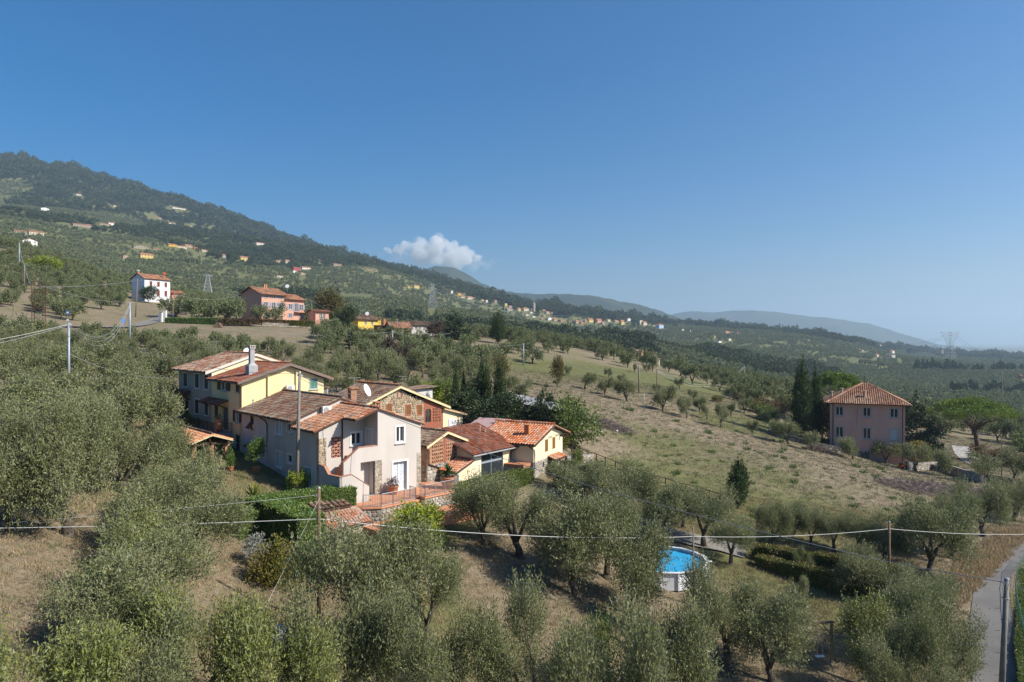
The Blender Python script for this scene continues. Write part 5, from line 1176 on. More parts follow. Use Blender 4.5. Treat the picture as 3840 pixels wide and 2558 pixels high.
# porch recess behind the opening
q = Mh.mb(TF_); q.box(-6.0, -3.85, -1.0, -.9, -12.7, -9.7); q.box(-6.02, -5.92, -.95, -.31, -12.6, -9.7); q.box(-4.58, -3.9, -.9, -.31, -12.6, -9.7); Mh.part(q, 'porch_wall', mat('pale_porch_plaster', (.56, .53, .48), (.52, .49, .44), 2))
q = Mh.mb(TF_); q.box(-6.1, -4.33, -2.12, -.25, -9.6, -9.45); Mh.part(q, 'loggia_floor', terracotta)
# stairs
q = Mh.mb(); n = 10
for i in range(n): q.box(-7.4 + .135 * i, -7.4 + .135 * (i + 1), .26, 2.1, -11.4, -11.1 + .165 * i)
q.box(-8.4, -7.42, -1.0, 2.1, -11.5, -11.1)
for i in range(8): q.box(-7.3 + .19 * i, -7.3 + .19 * (i + 1), -1.0, -.02, -12.9, -11.28 - .17 * i)
Mh.part(q, 'stair', mat('terracotta_step', (.50, .24, .13), (.44, .20, .11), 2))
q = Mh.mb(wT(0, -1.2, 1, 0)); P = [(-8.4, -14.8), (-5.85, -14.0), (-5.85, -11.5), (-7.4, -10.42), (-8.4, -10.48)]
q.prism([(a, 0, b) for a, b in P], (0, -.2, 0)); q.T = Mh.mb(TL).T; q.prism([(1.2, -.01, -14.8), (1.2, -.01, -10.48), (-.55, -.01, -10.55), (-1.2, -.01, -10.0), (-2.14, -.01, -9.92), (-2.14, -.01, -14.8)], (0, -.2, 0)); Mh.part(q, 'stair_parapet', st_grey)
q = Mh.mb(wT(0, -1.2, 1, 0)); cop = [(-8.46, -10.46), (-7.4, -10.4), (-5.85, -11.48)]
for a, b in zip(cop, cop[1:]): q.prism([(a[0], .03, a[1]), (b[0], .03, b[1]), (b[0], .03, b[1] + .05), (a[0], .03, a[1] + .05)], (0, -.26, 0))
q.T = Mh.mb(TL).T; cop = [(1.2, -10.46), (-.55, -10.53), (-1.2, -9.98), (-2.1, -9.9)]
for a, b in zip(cop, cop[1:]): q.prism([(a[0], .03, a[1]), (b[0], .03, b[1]), (b[0], .03, b[1] + .05), (a[0], .03, a[1] + .05)], (0, -.27, 0))
q.T = Mh.mb(TF_).T; cop = [(-7.47, -9.64), (-6.05, -8.58), (-4.31, -8.58)]
for a, b in zip(cop, cop[1:]): q.prism([(a[0], .03, a[1]), (b[0], .03, b[1]), (b[0], .03, b[1] + .05), (a[0], .03, a[1] + .05)], (0, -.3, 0))
Mh.part(q, 'coping', mat('terracotta_coping', (.42, .21, .14), (.36, .17, .11), 3, rnd=.1))
# roofs
r1 = roof_slope(Mh, (-8.9, 6.1, -7.25), (-8.9, 1.95, -7.25), (-4.27, 1.95, -5.56), (-4.27, 6.1, -5.56), T_FRONT, .27, .42, slab=slab_d)
roof_slope(Mh, (-6.35, 1.95, -6.32), (-6.35, -.15, -6.32), (-4.27, -.15, -5.56), (-4.27, 1.95, -5.56), T_FRONT, .27, .42, slab=slab_d)
roof_slope(Mh, (.35, -.15, -7.2), (.35, 6.1, -7.2), (-4.27, 6.1, -5.56), (-4.27, -.15, -5.56), T_FRONT, .27, .42, slab=slab_d, ind=False)
r2 = roof_slope(Mh, (-9.0, 17.9, -6.74), (-9.0, 5.85, -6.74), (-4.3, 5.85, -5.03), (-4.3, 17.9, -5.03), T_OLD, .27, .42, slab=slab_d)
roof_slope(Mh, (.35, 5.85, -6.74), (.35, 17.9, -6.74), (-4.3, 17.9, -5.03), (-4.3, 5.85, -5.03), T_OLD, .27, .42, slab=slab_d, ind=False)
ridge_caps(Mh, (-4.27, -.2, -5.5), (-4.27, 6.0, -5.5), T_NEW, r1); ridge_caps(Mh, (-4.3, 5.8, -4.97), (-4.3, 17.8, -4.97), T_OLD, r2)
gutter(Mh, (-8.95, 6.0, -7.32), (-8.95, 1.9, -7.32)); gutter(Mh, (-9.05, 17.6, -6.82), (-9.05, 5.9, -6.82)); gutter(Mh, (-6.4, 1.9, -6.4), (-6.4, -.15, -6.4))
downpipe(Mh, [(-8.95, 2.3, -7.3), (-8.52, 2.25, -7.7), (-8.52, 2.25, -13)]); downpipe(Mh, [(-9.0, 12.6, -6.8), (-8.53, 12.0, -7.25), (-8.53, 11.7, -7.6), (-8.53, 11.7, -11.6)]); downpipe(Mh, [(-6.38, 2.05, -6.4), (-6.36, 2.08, -9.9)])
q = Mh.mb(); q.box(-1.2, -.6, 9.6, 10.2, -6.6, -4.75); ch = Mh.part(q, 'chimney', brick_m); q = Mh.mb(); q.box(-1.35, -.45, 9.45, 10.35, -4.55, -4.45); q.box(-1.2, -1.08, 9.6, 9.72, -4.75, -4.55); q.box(-.72, -.6, 9.6, 9.72, -4.75, -4.55); q.box(-1.2, -1.08, 10.08, 10.2, -4.75, -4.55); Mh.part(q, 'chimney_cap', terracotta, ch)
q = Mh.mb(); q.box(-2.3, -1.85, 3.4, 3.85, -6.6, -5.75); ch = Mh.part(q, 'chimney', brick_m); q = Mh.mb(); q.box(-2.4, -1.75, 3.3, 3.95, -5.42, -5.34)
for x in (-2.28, -1.95):
    for y in (3.42, 3.75): q.box(x, x + .08, y, y + .08, -5.75, -5.42)
Mh.part(q, 'chimney_cap', terracotta, ch)

# ---------------------------------------------------------------- yellow house and beige house in line behind
st_yel = mat('yellow_stucco', (.76, .635, .35), (.72, .595, .32), 1.3, .92, c3=(.79, .66, .36), scale3=.5, stretch=(1, 1, .3))
st_cream = mat('cream_stucco', (.72, .63, .42), (.68, .59, .385), 1.3, .92, c3=(.74, .66, .47), scale3=.5, stretch=(1, 1, .3))
st_beige = mat('beige_stucco', (.47, .385, .31), (.43, .35, .28), .8, .92)
Yh = House('yellow_house', 'yellow three-storey house with a wide gable and green shutters behind the grey farmhouse', 'house', MO, MA, -10.8)
w = Yh.mb(TL); yl = [(-22.9, -21.3, -5.0, -3.98), (-19.0, -18.2, -4.95, -4.05), (-24.6, -23.7, -7.75, -6.6), (-22.4, -21.0, -8.95, -6.7), (-19.1, -18.2, -7.9, -6.8), (-19.2, -18.05, -10.8, -9.2), (-21.9, -20.2, -10.8, -9.25)]
cutwall(w, -25.5, -17.6, -12.0, -3.9, yl)
w.T = Yh.mb(wT(0, 17.6, 1, 0)).T; cutwall(w, -8.45, .2, -12, -3.95, [(-1.36, -.56, -4.95, -3.96)]); w.poly([(-8.45, 0, -3.95), (.2, 0, -3.95), (-3.75, 0, -2.5)])
for a in (-5.95, -2.98): w.box(a, a + .32, 0, .22, -12, -3.4 + (.5 if a > -4 else -.15))
w.T = Yh.mb(wT(.2, 17.6, 0, 1)).T; w.quad((0, 0, -12), (7.9, 0, -12), (7.9, 0, -3.9), (0, 0, -3.9))
w.T = Yh.mb(wT(.2, 25.5, -1, 0)).T; w.poly([(0, 0, -12), (8.65, 0, -12), (8.65, 0, -3.95), (3.95, 0, -2.5), (0, 0, -3.95)])
Yh.part(w, 'wall', st_yel)
window(Yh, TL, *yl[0], sur=.08, surm=stone_trim, style='two', shut='open'); window(Yh, TL, *yl[1], sur=.08, surm=stone_trim, style='one', shut='closed'); window(Yh, TL, *yl[2], sur=.07, surm=stone_trim, style='one', shut='closed')
door(Yh, TL, *yl[3], mat('grey_green_door', (.13, .14, .13)), sur=.1, surm=stone_trim, leaves=2); window(Yh, TL, *yl[4], sur=.07, surm=stone_trim, shut='open'); door(Yh, TL, *yl[5], green_sh, sur=.1, surm=stone_trim); door(Yh, TL, *yl[6], green_sh, sur=.0)
window(Yh, wT(0, 17.6, 1, 0), -1.36, -.56, -4.95, -3.96, sur=.09, surm=stone_trim, style='none', shut='closed', shm=teal_sh, label='teal shuttered window in the sunny gable')
r = roof_slope(Yh, (-9.0, 25.6, -3.98), (-9.0, 17.1, -3.98), (-3.75, 17.1, -2.32), (-3.75, 25.6, -2.32), T_RED, .27, .42, slab=slab_d); roof_slope(Yh, (1.0, 17.1, -3.95), (1.0, 25.6, -3.95), (-3.75, 25.6, -2.32), (-3.75, 17.1, -2.32), T_FRONT, .27, .42, slab=slab_d, ind=False)
ridge_caps(Yh, (-3.75, 17.1, -2.27), (-3.75, 25.5, -2.27), T_NEW, r)
q = Yh.mb(); q.prism([(-9.05, 17.02, -4.17), (-3.75, 17.02, -2.5), (-3.75, 17.02, -2.24), (-9.05, 17.02, -3.92)], (0, .06, 0)); q.prism([(1.05, 17.02, -4.15), (1.05, 17.02, -3.9), (-3.75, 17.02, -2.24), (-3.75, 17.02, -2.5)], (0, .06, 0)); Yh.part(q, 'verge_board', mat('grey_brown_board', (.21, .165, .145), (.17, .13, .115), 3))
gutter(Yh, (-9.06, 25.4, -4.06), (-9.06, 17.1, -4.06)); downpipe(Yh, [(-9.0, 17.5, -4.05), (-8.55, 17.75, -4.5), (-8.55, 17.75, -11)])
q = Yh.mb(); x, y = -6.9, 19.0; q.box(x - .45, x + .45, y - .45, y + .45, -3.6, -2.45); q.add([(x - .45, y - .45, -2.45), (x + .45, y - .45, -2.45), (x + .45, y + .45, -2.45), (x - .45, y + .45, -2.45), (x - .22, y - .22, -2.2), (x + .22, y - .22, -2.2), (x + .22, y + .22, -2.2), (x - .22, y + .22, -2.2)], [[0, 1, 5, 4], [1, 2, 6, 5], [2, 3, 7, 6], [3, 0, 4, 7]]); q.box(x - .22, x + .22, y - .22, y + .22, -2.2, -.75); ch = Yh.part(q, 'chimney', mat('grey_render', (.36, .36, .37), (.31, .31, .32), 2))
q = Yh.mb(); q.box(x - .3, x + .3, y - .3, y + .3, -.75, -.68); q.box(x - .32, x + .32, y - .32, y + .32, -.5, -.42)
for i in (-1, 0, 1):
    for s in (-1, 1): q.box(x + i * .22 - .05, x + i * .22 + .05, y + s * .24 - .04, y + s * .24 + .04, -.68, -.5)
Yh.part(q, 'chimney_cap', stone_trim, ch)
# small tiled canopy over the upper door
def canopy(Hs, T, u0, u1, zt, dep, drop, m, pitch=.25):
    P = [T(u0, dep, zt - drop), T(u1, dep, zt - drop), T(u1, .02, zt), T(u0, .02, zt)]
    o = roof_slope(Hs, *P, m, pitch, .4, slab=dark_w, name='door_canopy')
    for u in (u0 + .15, u1 - .15):
        q = Hs.mb(T); bar3 = [(u, .02, zt - drop - .55), (u, dep * .8, zt - drop * .9 - .08)]; q.tube(bar3, .045, 5); Hs.part(q, 'bracket', dark_w, o)
    return o
canopy(Yh, TL, -26.3, -20.9, -5.95, 1.15, .38, T_RED)
Bh = House('beige_house', 'beige house with tall green shutters at the far end of the yellow house', 'house', MO, MA, -9.4)
w = Bh.mb(TL); bl = [(-34.3, -33.0, -5.15, -3.65), (-30.5, -29.3, -5.12, -3.62), (-27.6, -26.5, -5.12, -3.62), (-30.5, -29.3, -7.95, -6.4), (-27.6, -26.5, -7.9, -6.4), (-33.9, -32.5, -9.0, -6.5)]
cutwall(w, -35.9, -25.5, -11.5, -3.2, bl); w.T = Bh.mb(wT(0, 35.9, -1, 0)).T; w.poly([(-.6, 0, -11.5), (8.45, 0, -11.5), (8.45, 0, -3.2), (3.8, 0, -1.6), (-.6, 0, -3.0)])
w.T = Bh.mb(wT(.6, 25.5, 0, 1)).T; w.quad((0, 0, -11.5), (10.4, 0, -11.5), (10.4, 0, -3.1), (0, 0, -3.1)); Bh.part(w, 'wall', st_beige)
q = Bh.mb(wT(0, 25.5, 1, 0)); q.poly([(-8.45, 0, -4.5), (.6, 0, -4.5), (.6, 0, -3.05), (-3.8, 0, -1.55), (-8.45, 0, -3.2)]); Bh.part(q, 'gable_wall', st_cream, label='cream gable wall rising above the yellow house roof')
for q_ in bl[:5]: window(Bh, TL, *q_, sur=.1, style='none', shut='closed')
door(Bh, TL, *bl[5], mat('near_black_door', (.03, .035, .035)), sur=.14)
r = roof_slope(Bh, (-9.1, 36.6, -3.25), (-9.1, 25.4, -3.25), (-3.8, 25.4, -1.42), (-3.8, 34.6, -1.42), T_MIX, .30, .44, slab=slab_d, jit=.03); roof_slope(Bh, (1.2, 25.4, -3.05), (1.2, 36.6, -3.05), (-3.8, 34.6, -1.42), (-3.8, 25.4, -1.42), T_FRONT, .3, .44, slab=slab_d, ind=False)
ridge_caps(Bh, (-3.8, 25.4, -1.36), (-3.8, 34.6, -1.36), T_FRONT, r)
q = Bh.mb(); q.prism([(-9.15, 25.3, -3.5), (-3.8, 25.3, -1.62), (-3.8, 25.3, -1.38), (-9.15, 25.3, -3.2)], (0, .09, 0)); q.prism([(1.2, 25.3, -3.3), (1.2, 25.3, -3.02), (-3.8, 25.3, -1.38), (-3.8, 25.3, -1.62)], (0, .09, 0)); Bh.part(q, 'verge_board', mat('cream_plaster_band', (.62, .58, .50)))
gutter(Bh, (-9.16, 36.4, -3.33), (-9.16, 25.6, -3.33)); canopy(Bh, TL, -37.6, -31.9, -5.6, 1.1, .4, T_RED)
q = Bh.mb(); q.box(-2.2, -1.6, 30.6, 31.2, -2.4, -1.1); ch = Bh.part(q, 'chimney', mat('red_render', (.34, .08, .06))); q = Bh.mb()
for i in range(4): q.box(-2.25, -1.55, 30.55, 31.25, -1.1 + i * .13, -1.02 + i * .13)
q.box(-2.1, -1.7, 30.7, 31.1, -1.1, -.62); Bh.part(q, 'chimney_cap', mat('black_metal', (.03, .03, .035), rough=.5), ch)

# ---------------------------------------------------------------- stone barn house
Sh = House('stone_barn_house', 'rubble-stone barn house with a brick grille and an arched window behind the grey farmhouse', 'house', MO, MA, -10.2)
TS = wT(0, 13, 1, 0); q = Sh.mb(TS); g13 = lambda u: -7.5 + 2.55 * (1 - abs(u - 6.5) / 6.4)
sh_w = [(6.42, 6.78, -5.85, -5.3), (5.0, 5.55, -7.45, -6.7), (7.45, 7.98, -7.95, -6.98), (8.9, 9.45, -8.05, -7.08)]
cutwall(q, .3, 9.75, -11.5, -8.1, []); 
cutwall(q, .3, 9.75, -8.1, -6.62, [h for h in sh_w[1:]] if False else [(5.0, 5.55, -7.45, -6.7), (7.45, 7.98, -7.95, -6.98), (8.9, 9.45, -8.05, -7.08)])
q.poly([(3.9, 0, -6.62), (9.0, 0, -6.62), (6.5, 0, -5.0)]); q.poly([(.3, 0, -6.62), (3.9, 0, -6.62), (3.9, 0, -6.0), (.3, 0, -7.43)]) if False else None
q.T = Sh.mb(wT(.3, 21, 0, -1)).T; q.quad((0, 0, -11.5), (8, 0, -11.5), (8, 0, -7.4), (0, 0, -7.4)); q.T = Sh.mb(wT(12.4, 13, 0, 1)).T; q.quad((0, 0, -11.5), (8, 0, -11.5), (8, 0, -7.4), (0, 0, -7.4)); q.T = Sh.mb(wT(0, 21, -1, 0)).T; q.poly([(-12.4, 0, -11.5), (-.3, 0, -11.5), (-.3, 0, -7.4), (-6.5, 0, -5.0), (-12.4, 0, -7.4)])
wl_ = Sh.part(q, 'wall', mortar)
stones(Sh, TS, .3, 9.75, -10.2, -5.0, .27, ST_Y, wl_, inside=lambda u, z: z < g13(u) - .1, holes=sh_w, n_ind=150, depth=.06)
q = Sh.mb(TS); holes = [(9.98, 10.75, -9.0, -7.55)]
for j in range(5):
    for i in range(6): holes.append((11.05 + i * .19, 11.16 + i * .19, -8.95 + j * .32, -8.78 + j * .32))
cutwall(q, 9.75, 12.4, -9.75, -7.35, holes, rev=.2); q.poly([(9.75, 0, -7.35), (12.2, 0, -7.35), (9.75, 0, -6.3)]); bw_ = Sh.part(q, 'brick_wall', brick_red)
q = Sh.mb(TS); q.box(9.8, 12.35, -.5, -.45, -9.6, -7.2); Sh.part(q, 'interior_shade_sheet', mat('interior_shade_paint', (.03, .02, .017)))  # near-black sheet behind the openings, inside shade put into its colour
q = Sh.mb(TS); q.box(9.75, 12.4, -.03, 0, -11.5, -9.75); wl2 = Sh.part(q, 'wall_base', mortar); stones(Sh, TS, 9.75, 12.4, -11.0, -9.75, .27, ST_Y, wl2, n_ind=20)
bme = MB(); bme.box(-.055, .055, -.06, .06, -.085, .085); bme = bme.mesh('brick', brick_m)
for j in range(5):
    for i in range(5):
        o = link('brick', bme, bw_); p = Sh.mb(TS).T(11.205 + i * .19, .0, -8.865 + j * .32); o.location = p; o.scale = (.62, 1, 1)
window(Sh, TS, *sh_w[0], sur=.0, style='one', sill=False)
q = Sh.mb(TS); q.box(6.3, 6.42, -.05, .05, -5.95, -5.2); q.box(6.78, 6.9, -.05, .05, -5.95, -5.2); Sh.part(q, 'brick_jamb', brick_red)
q = Sh.mb(TS); q.box(*sh_w[0][:2], -.06, -.02, *sh_w[0][2:]); Sh.part(q, 'window_recess', darkpane)
for h in sh_w[1:]: window(Sh, TS, *h, sur=.12, surm=brick_red, style='none', shut='closed', shm=brown_w, sill=False)
aw = window(Sh, TS, 9.98, 10.75, -9.0, -7.75, sur=0, fr=mat('iron_brown', (.09, .05, .03)), style='two', sill=False)
q = Sh.mb(TS); c = (10.365, -7.75)
for i in range(9):
    a0, a1 = math.pi * i / 9 + .03, math.pi * (i + 1) / 9 - .03; P = [(c[0] + r_ * math.cos(a), c[1] + r_ * math.sin(a) * 1.0) for r_, a in ((.385, a0), (.52, a0), (.52, a1), (.385, a1))]; q.prism([(x, .04, z) for x, z in P], (0, -.2, 0))
Sh.part(q, 'brick_arch', brick_m)
q = Sh.mb(TS); q.poly([(c[0] + .39 * math.cos(math.pi * i / 12), -.1, c[1] + .39 * math.sin(math.pi * i / 12)) for i in range(13)]); Sh.part(q, 'pane', glass_p)
r = roof_slope(Sh, (-.3, 21.2, -7.5), (-.3, 12.7, -7.5), (6.5, 12.7, -4.82), (6.5, 21.2, -4.82), T_OLD, .27, .42, slab=slab_d); roof_slope(Sh, (13.2, 12.7, -7.42), (13.2, 21.2, -7.42), (6.5, 21.2, -4.82), (6.5, 12.7, -4.82), T_OLD, .27, .42, slab=slab_d, ind=False)
ridge_caps(Sh, (6.5, 12.7, -4.74), (6.5, 21.2, -4.74), T_NEW, r, .3)
q = Sh.mb(); cy_ = mat('cream_verge', (.66, .57, .33)); q.prism([(-.35, 12.6, -7.72), (6.5, 12.6, -5.02), (6.5, 12.6, -4.80), (-.35, 12.6, -7.5)], (0, .1, 0)); q.prism([(13.25, 12.6, -7.66), (13.25, 12.6, -7.42), (6.5, 12.6, -4.80), (6.5, 12.6, -5.02)], (0, .1, 0)); Sh.part(q, 'verge_board', cy_)
# cream lean-to at its right end
Lh = House('lean_to', 'small cream lean-to with a white door on the right end of the stone barn', 'outbuilding', MO, MA, -10.4)
q = Lh.mb(TS); q.poly([(12.42, .02, -11.5), (15.3, .02, -11.5), (15.3, .02, -8.45), (12.42, .02, -7.7)]); q.T = Lh.mb(wT(15.3, 12.98, 0, 1)).T; q.quad((0, 0, -11.5), (5, 0, -11.5), (5, 0, -8.45), (0, 0, -8.45)); Lh.part(q, 'wall', st_cream)
roof_slope(Lh, (15.9, 12.6, -8.55), (15.9, 18.2, -8.55), (12.42, 18.2, -7.6), (12.42, 12.6, -7.6), T_FRONT, .27, .42, slab=cy_); q = Lh.mb(TS); q.box(13.2, 14.3, .02, .07, -10.6, -8.85); Lh.part(q, 'door', mat('white_door', (.60, .60, .64)))
# white flat-roofed shed behind the barn
p = at(1572, 86); q = House('white_shed', 'white-walled shed with a thin flat roof behind the stone barn', 'outbuilding', (p.x, p.y), 30, p.z)
b = q.mb(); b.box(-1.6, 1.3, -1.2, 1.6, p.z - 1, -6.0); q.part(b, 'wall', stucco['white']); b = q.mb(); b.prism([(-2.2, -1.6, -6.05), (1.7, -1.6, -5.75), (1.7, 2.0, -5.75), (-2.2, 2.0, -6.05)], (0, 0, .12)); q.part(b, 'roof', T_OLD)

# ---------------------------------------------------------------- brick grille barn and cream wing
BO = (-7.58, 60.9); BA = 52.99
Gh = House('brick_barn', 'little barn with a perforated brick gable beside the grey farmhouse', 'outbuilding', BO, BA, -12.8)
TG = wT(0, 0, 1, 0); q = Gh.mb(TG); holes = []
for j in range(6):
    for i in range(13):
        u = .66 + i * .258; z = -11.0 + j * .335
        if j >= 4 and i == 6: continue
        if j == 5 and (i < 1): continue
        holes.append((u, u + .125, z, z + .19))
cutwall(q, 0, 4.65, -11.15, -9.25, holes, rev=.22); q.poly([(0, 0, -9.25), (4.65, 0, -9.25), (2.35, 0, -8.42)]); gw = Gh.part(q, 'brick_wall', brick_wall)
q = Gh.mb(TG); q.box(.1, 4.5, -.6, -.55, -11.2, -8.9); Gh.part(q, 'interior_shade_sheet', MATS['interior_shade_paint'])  # same near-black sheet, shade of the inside painted as colour
bme = MB(); bme.box(-.06, .06, -.05, .05, -.09, .09); bme = bme.mesh('brick', brick_m)
for h in holes:
    if any(abs(h2[0] - h[1] - .133) < .01 and abs(h2[2] - h[2]) < .01 for h2 in holes):
        o = link('brick', bme, gw); o.location = Gh.mb(TG).T(h[1] + .0665, .0, h[2] + .095); o.scale = (.9, .6, 1)
q = Gh.mb(TG); q.box(2.2, 2.5, 0, .05, -11.15, -8.55); Gh.part(q, 'brick_pier', brick_red)
q = Gh.mb(TG); q.quad((0, 0, -13.4), (4.65, 0, -13.4), (4.65, 0, -11.15), (0, 0, -11.15)); q.T = Gh.mb(wT(0, 4.5, 0, -1)).T; q.quad((0, 0, -13.4), (4.5, 0, -13.4), (4.5, 0, -11.2), (0, 0, -11.2)); ws = Gh.part(q, 'stone_base', mortar_g)
stones(Gh, TG, 0, 4.65, -13.0, -11.15, .3, ST_G, ws, n_ind=60); stones(Gh, wT(0, 4.5, 0, -1), 0, 4.5, -13.0, -11.2, .3, ST_Y, ws, n_ind=30)
q = Gh.mb(wT(0, 4.5, 0, -1)); q.quad((0, 0, -11.2), (4.5, 0, -11.2), (4.5, 0, -9.25), (0, 0, -9.25)); q.T = Gh.mb(wT(4.65, 0, 0, 1)).T; q.quad((0, 0, -13), (4.5, 0, -13), (4.5, 0, -9.25), (0, 0, -9.25)); q.T = Gh.mb(wT(0, 4.5, -1, 0)).T; q.poly([(-4.65, 0, -13), (0, 0, -13), (0, 0, -9.25), (-2.35, 0, -8.42), (-4.65, 0, -9.25)]); Gh.part(q, 'side_wall', brick_wall)
r = roof_slope(Gh, (-.35, 4.6, -9.36), (-.35, -.35, -9.36), (2.35, -.35, -8.34), (2.35, 4.6, -8.34), T_OLD, .27, .42, slab=slab_d); roof_slope(Gh, (5.1, -.35, -9.36), (5.1, 4.6, -9.36), (2.35, 4.6, -8.34), (2.35, -.35, -8.34), T_OLD, .27, .42, slab=slab_d)
ridge_caps(Gh, (2.35, -.35, -8.27), (2.35, 4.6, -8.27), T_SHED, r)
q = Gh.mb(); q.prism([(-.4, -.42, -9.55), (2.35, -.42, -8.5), (2.35, -.42, -8.31), (-.4, -.42, -9.36)], (0, .08, 0)); q.prism([(5.15, -.42, -9.55), (5.15, -.42, -9.36), (2.35, -.42, -8.31), (2.35, -.42, -8.5)], (0, .08, 0)); Gh.part(q, 'verge_board', cy_)
downpipe(Gh, [(-.3, .0, -9.45), (.12, -.12, -9.75), (.12, -.12, -11.0), (1.6, -.12, -11.55)], .06)
q = Gh.mb(); q.lathe([(.02, 0), (.22, -.06), (.23, -.1)], 10, (-.45, 1.0, -10.25)); q.tube([(0, 1.0, -10.15), (-.45, 1.0, -10.2)], .02, 5); Gh.part(q, 'wall_lamp', white_p)

Wh = House('cream_wing', 'cream wing with a tall four-part glass front and red tiled roof', 'house', BO, BA, -12.9)
TW = wT(0, -2, 1, 0); q = Wh.mb(TW); cutwall(q, 3.97, 9.57, -13.6, -10.42, [(5.16, 8.5, -12.95, -10.5)], rev=.25)
q.poly([(1.65, 0, -13.6), (3.97, 0, -13.6), (3.97, 0, -10.75), (1.65, 0, -11.62)]) ; q.T = Wh.mb(wT(1.65, 0, 0, -1)).T; q.quad((0, 0, -13.6), (2, 0, -13.6), (2, 0, -11.62), (0, 0, -11.62)); q.T = Wh.mb(wT(3.97, 0, 0, -1)).T; q.poly([(0, 0, -11.6), (2, 0, -11.6), (2, 0, -10.42), (0, 0, -9.72)]); q.T = Wh.mb(wT(9.57, -2, 0, 1)).T; q.poly([(0, 0, -13.6), (5, 0, -13.6), (5, 0, -8.7), (0, 0, -10.42)]); Wh.part(q, 'wall', st_cream)
gl = Wh.mb(TW); fw = .05; blu = mat('blue_grey_frame', (.26, .31, .36), rough=.4); u0, u1, z0, z1 = 5.16, 8.5, -12.95, -10.5; zm = -11.45
for a, b, c, d in ((u0, u1, z0, z0 + fw), (u0, u1, z1 - .12, z1), (u0, u0 + fw, z0 + fw, z1 - .12), (u1 - fw, u1, z0 + fw, z1 - .12), (u0 + fw, u1 - fw, zm - .09, zm + .09), (6.75, 6.85, zm + .09, z1 - .12), (6.76, 6.82, z0 + fw, zm - .09)): gl.box(a, b, -.22, -.12, c, d)
wo = Wh.part(gl, 'window', blu, label='tall glazed front with blue-grey frame')
for a, b, c, d in ((u0 + fw, 6.75, zm + .09, z1 - .12), (6.85, u1 - fw, zm + .09, z1 - .12), (u0 + fw, 6.76, z0 + fw, zm - .09), (6.82, u1 - fw, z0 + fw, zm - .09)): q = Wh.mb(TW); q.box(a, b, -.2, -.17, c, d); Wh.part(q, 'pane', glass_p, wo)
q = Wh.mb(TW); q.box(3.15, 3.3, .0, .01, -12.1, -11.75); Wh.part(q, 'vent_niche', mat('ochre_niche', (.30, .20, .09)))
roof_slope(Wh, (5.15, -2.5, -10.42), (10.7, -2.5, -10.42), (10.7, 3.1, -8.55), (5.15, 3.1, -8.55), T_RED, .25, .4, slab=slab_d); roof_slope(Wh, (3.45, -2.5, -10.42), (5.15, -2.5, -10.42), (5.15, .0, -9.585), (3.45, .0, -9.585), T_RED, .25, .4, slab=slab_d)
roof_slope(Wh, (1.35, -.05, -11.72), (1.35, -2.35, -11.72), (3.95, -2.35, -10.86), (3.95, -.05, -10.86), T_NEW, .30, .42, slab=slab_d)
gutter(Wh, (3.4, -2.58, -10.5), (10.75, -2.58, -10.5), m=zinc); downpipe(Wh, [(10.3, -2.55, -10.5), (9.75, -2.1, -10.9), (9.68, -2.06, -11.2), (9.68, -2.06, -13)])
q = Wh.mb(); q.lathe([(.08, 0), (.08, .55), (.14, .57), (.14, .65)], 8, (8.9, 1.3, -9.2)); q.lathe([(.07, 0), (.07, .35), (.12, .37), (.12, .43)], 8, (9.25, .9, -9.3)); Wh.part(q, 'roof_vent', mat('pinkish_clay_pipe', (.45, .30, .24)))

# ---------------------------------------------------------------- cream house with big pantiles
RO = (2.09, 66.8); RA = 61.67
Rh = House('cream_house', 'cream house with big orange pantiles and brown shutters above a stone base', 'house', RO, RA, -13.6)
TR = wT(0, 0, 1, 0); q = Rh.mb(TR); rw = [(2.62, 3.38, -11.25, -9.8), (4.4, 5.12, -11.2, -9.78)]
cutwall(q, 0, 6.95, -11.9, -10.0, rw, rev=.1); q.poly([(0, 0, -10.0), (6.95, 0, -10.0), (6.95, 0, -9.75), (4.1, 0, -8.85)])
q.T = Rh.mb(wT(0, 6.4, 0, -1)).T; q.quad((0, 0, -11.9), (6.4, 0, -11.9), (6.4, 0, -10.0), (0, 0, -10.0)); q.T = Rh.mb(wT(6.95, 0, 0, 1)).T; q.quad((0, 0, -13.5), (6.4, 0, -13.5), (6.4, 0, -9.75), (0, 0, -9.75)); q.T = Rh.mb(wT(0, 6.4, -1, 0)).T; q.poly([(-6.95, 0, -13.5), (0, 0, -13.5), (0, 0, -10), (-4.1, 0, -8.85), (-6.95, 0, -9.75)]); Rh.part(q, 'wall', st_cream)
q = Rh.mb(TR); cutwall(q, 0, 6.95, -14.8, -11.9, [(3.5, 5.6, -13.75, -12.0), (2.07, 2.39, -12.7, -12.2)]); q.T = Rh.mb(wT(0, 6.4, 0, -1)).T; q.quad((0, 0, -14.8), (6.4, 0, -14.8), (6.4, 0, -11.9), (0, 0, -11.9)); sb = Rh.part(q, 'stone_base', mortar_g)
stones(Rh, TR, 0, 6.95, -14.2, -11.93, .24, ST_G, sb, holes=[(3.4, 5.7, -13.9, -11.95), (2.0, 2.45, -12.75, -12.15)], n_ind=150)
for h in rw: window(Rh, TR, *h, sur=0, style='none', shut='closed', shm=brown_w, sill=False, rev=.09)
door(Rh, TR, 3.5, 5.6, -13.75, -12.0, mat('red_brown_door', (.16, .065, .03), (.12, .05, .025), 4), sur=0, leaves=2); q = Rh.mb(TR); q.box(2.07, 2.39, -.16, -.1, -12.7, -12.2); Rh.part(q, 'cellar_window', darkpane)
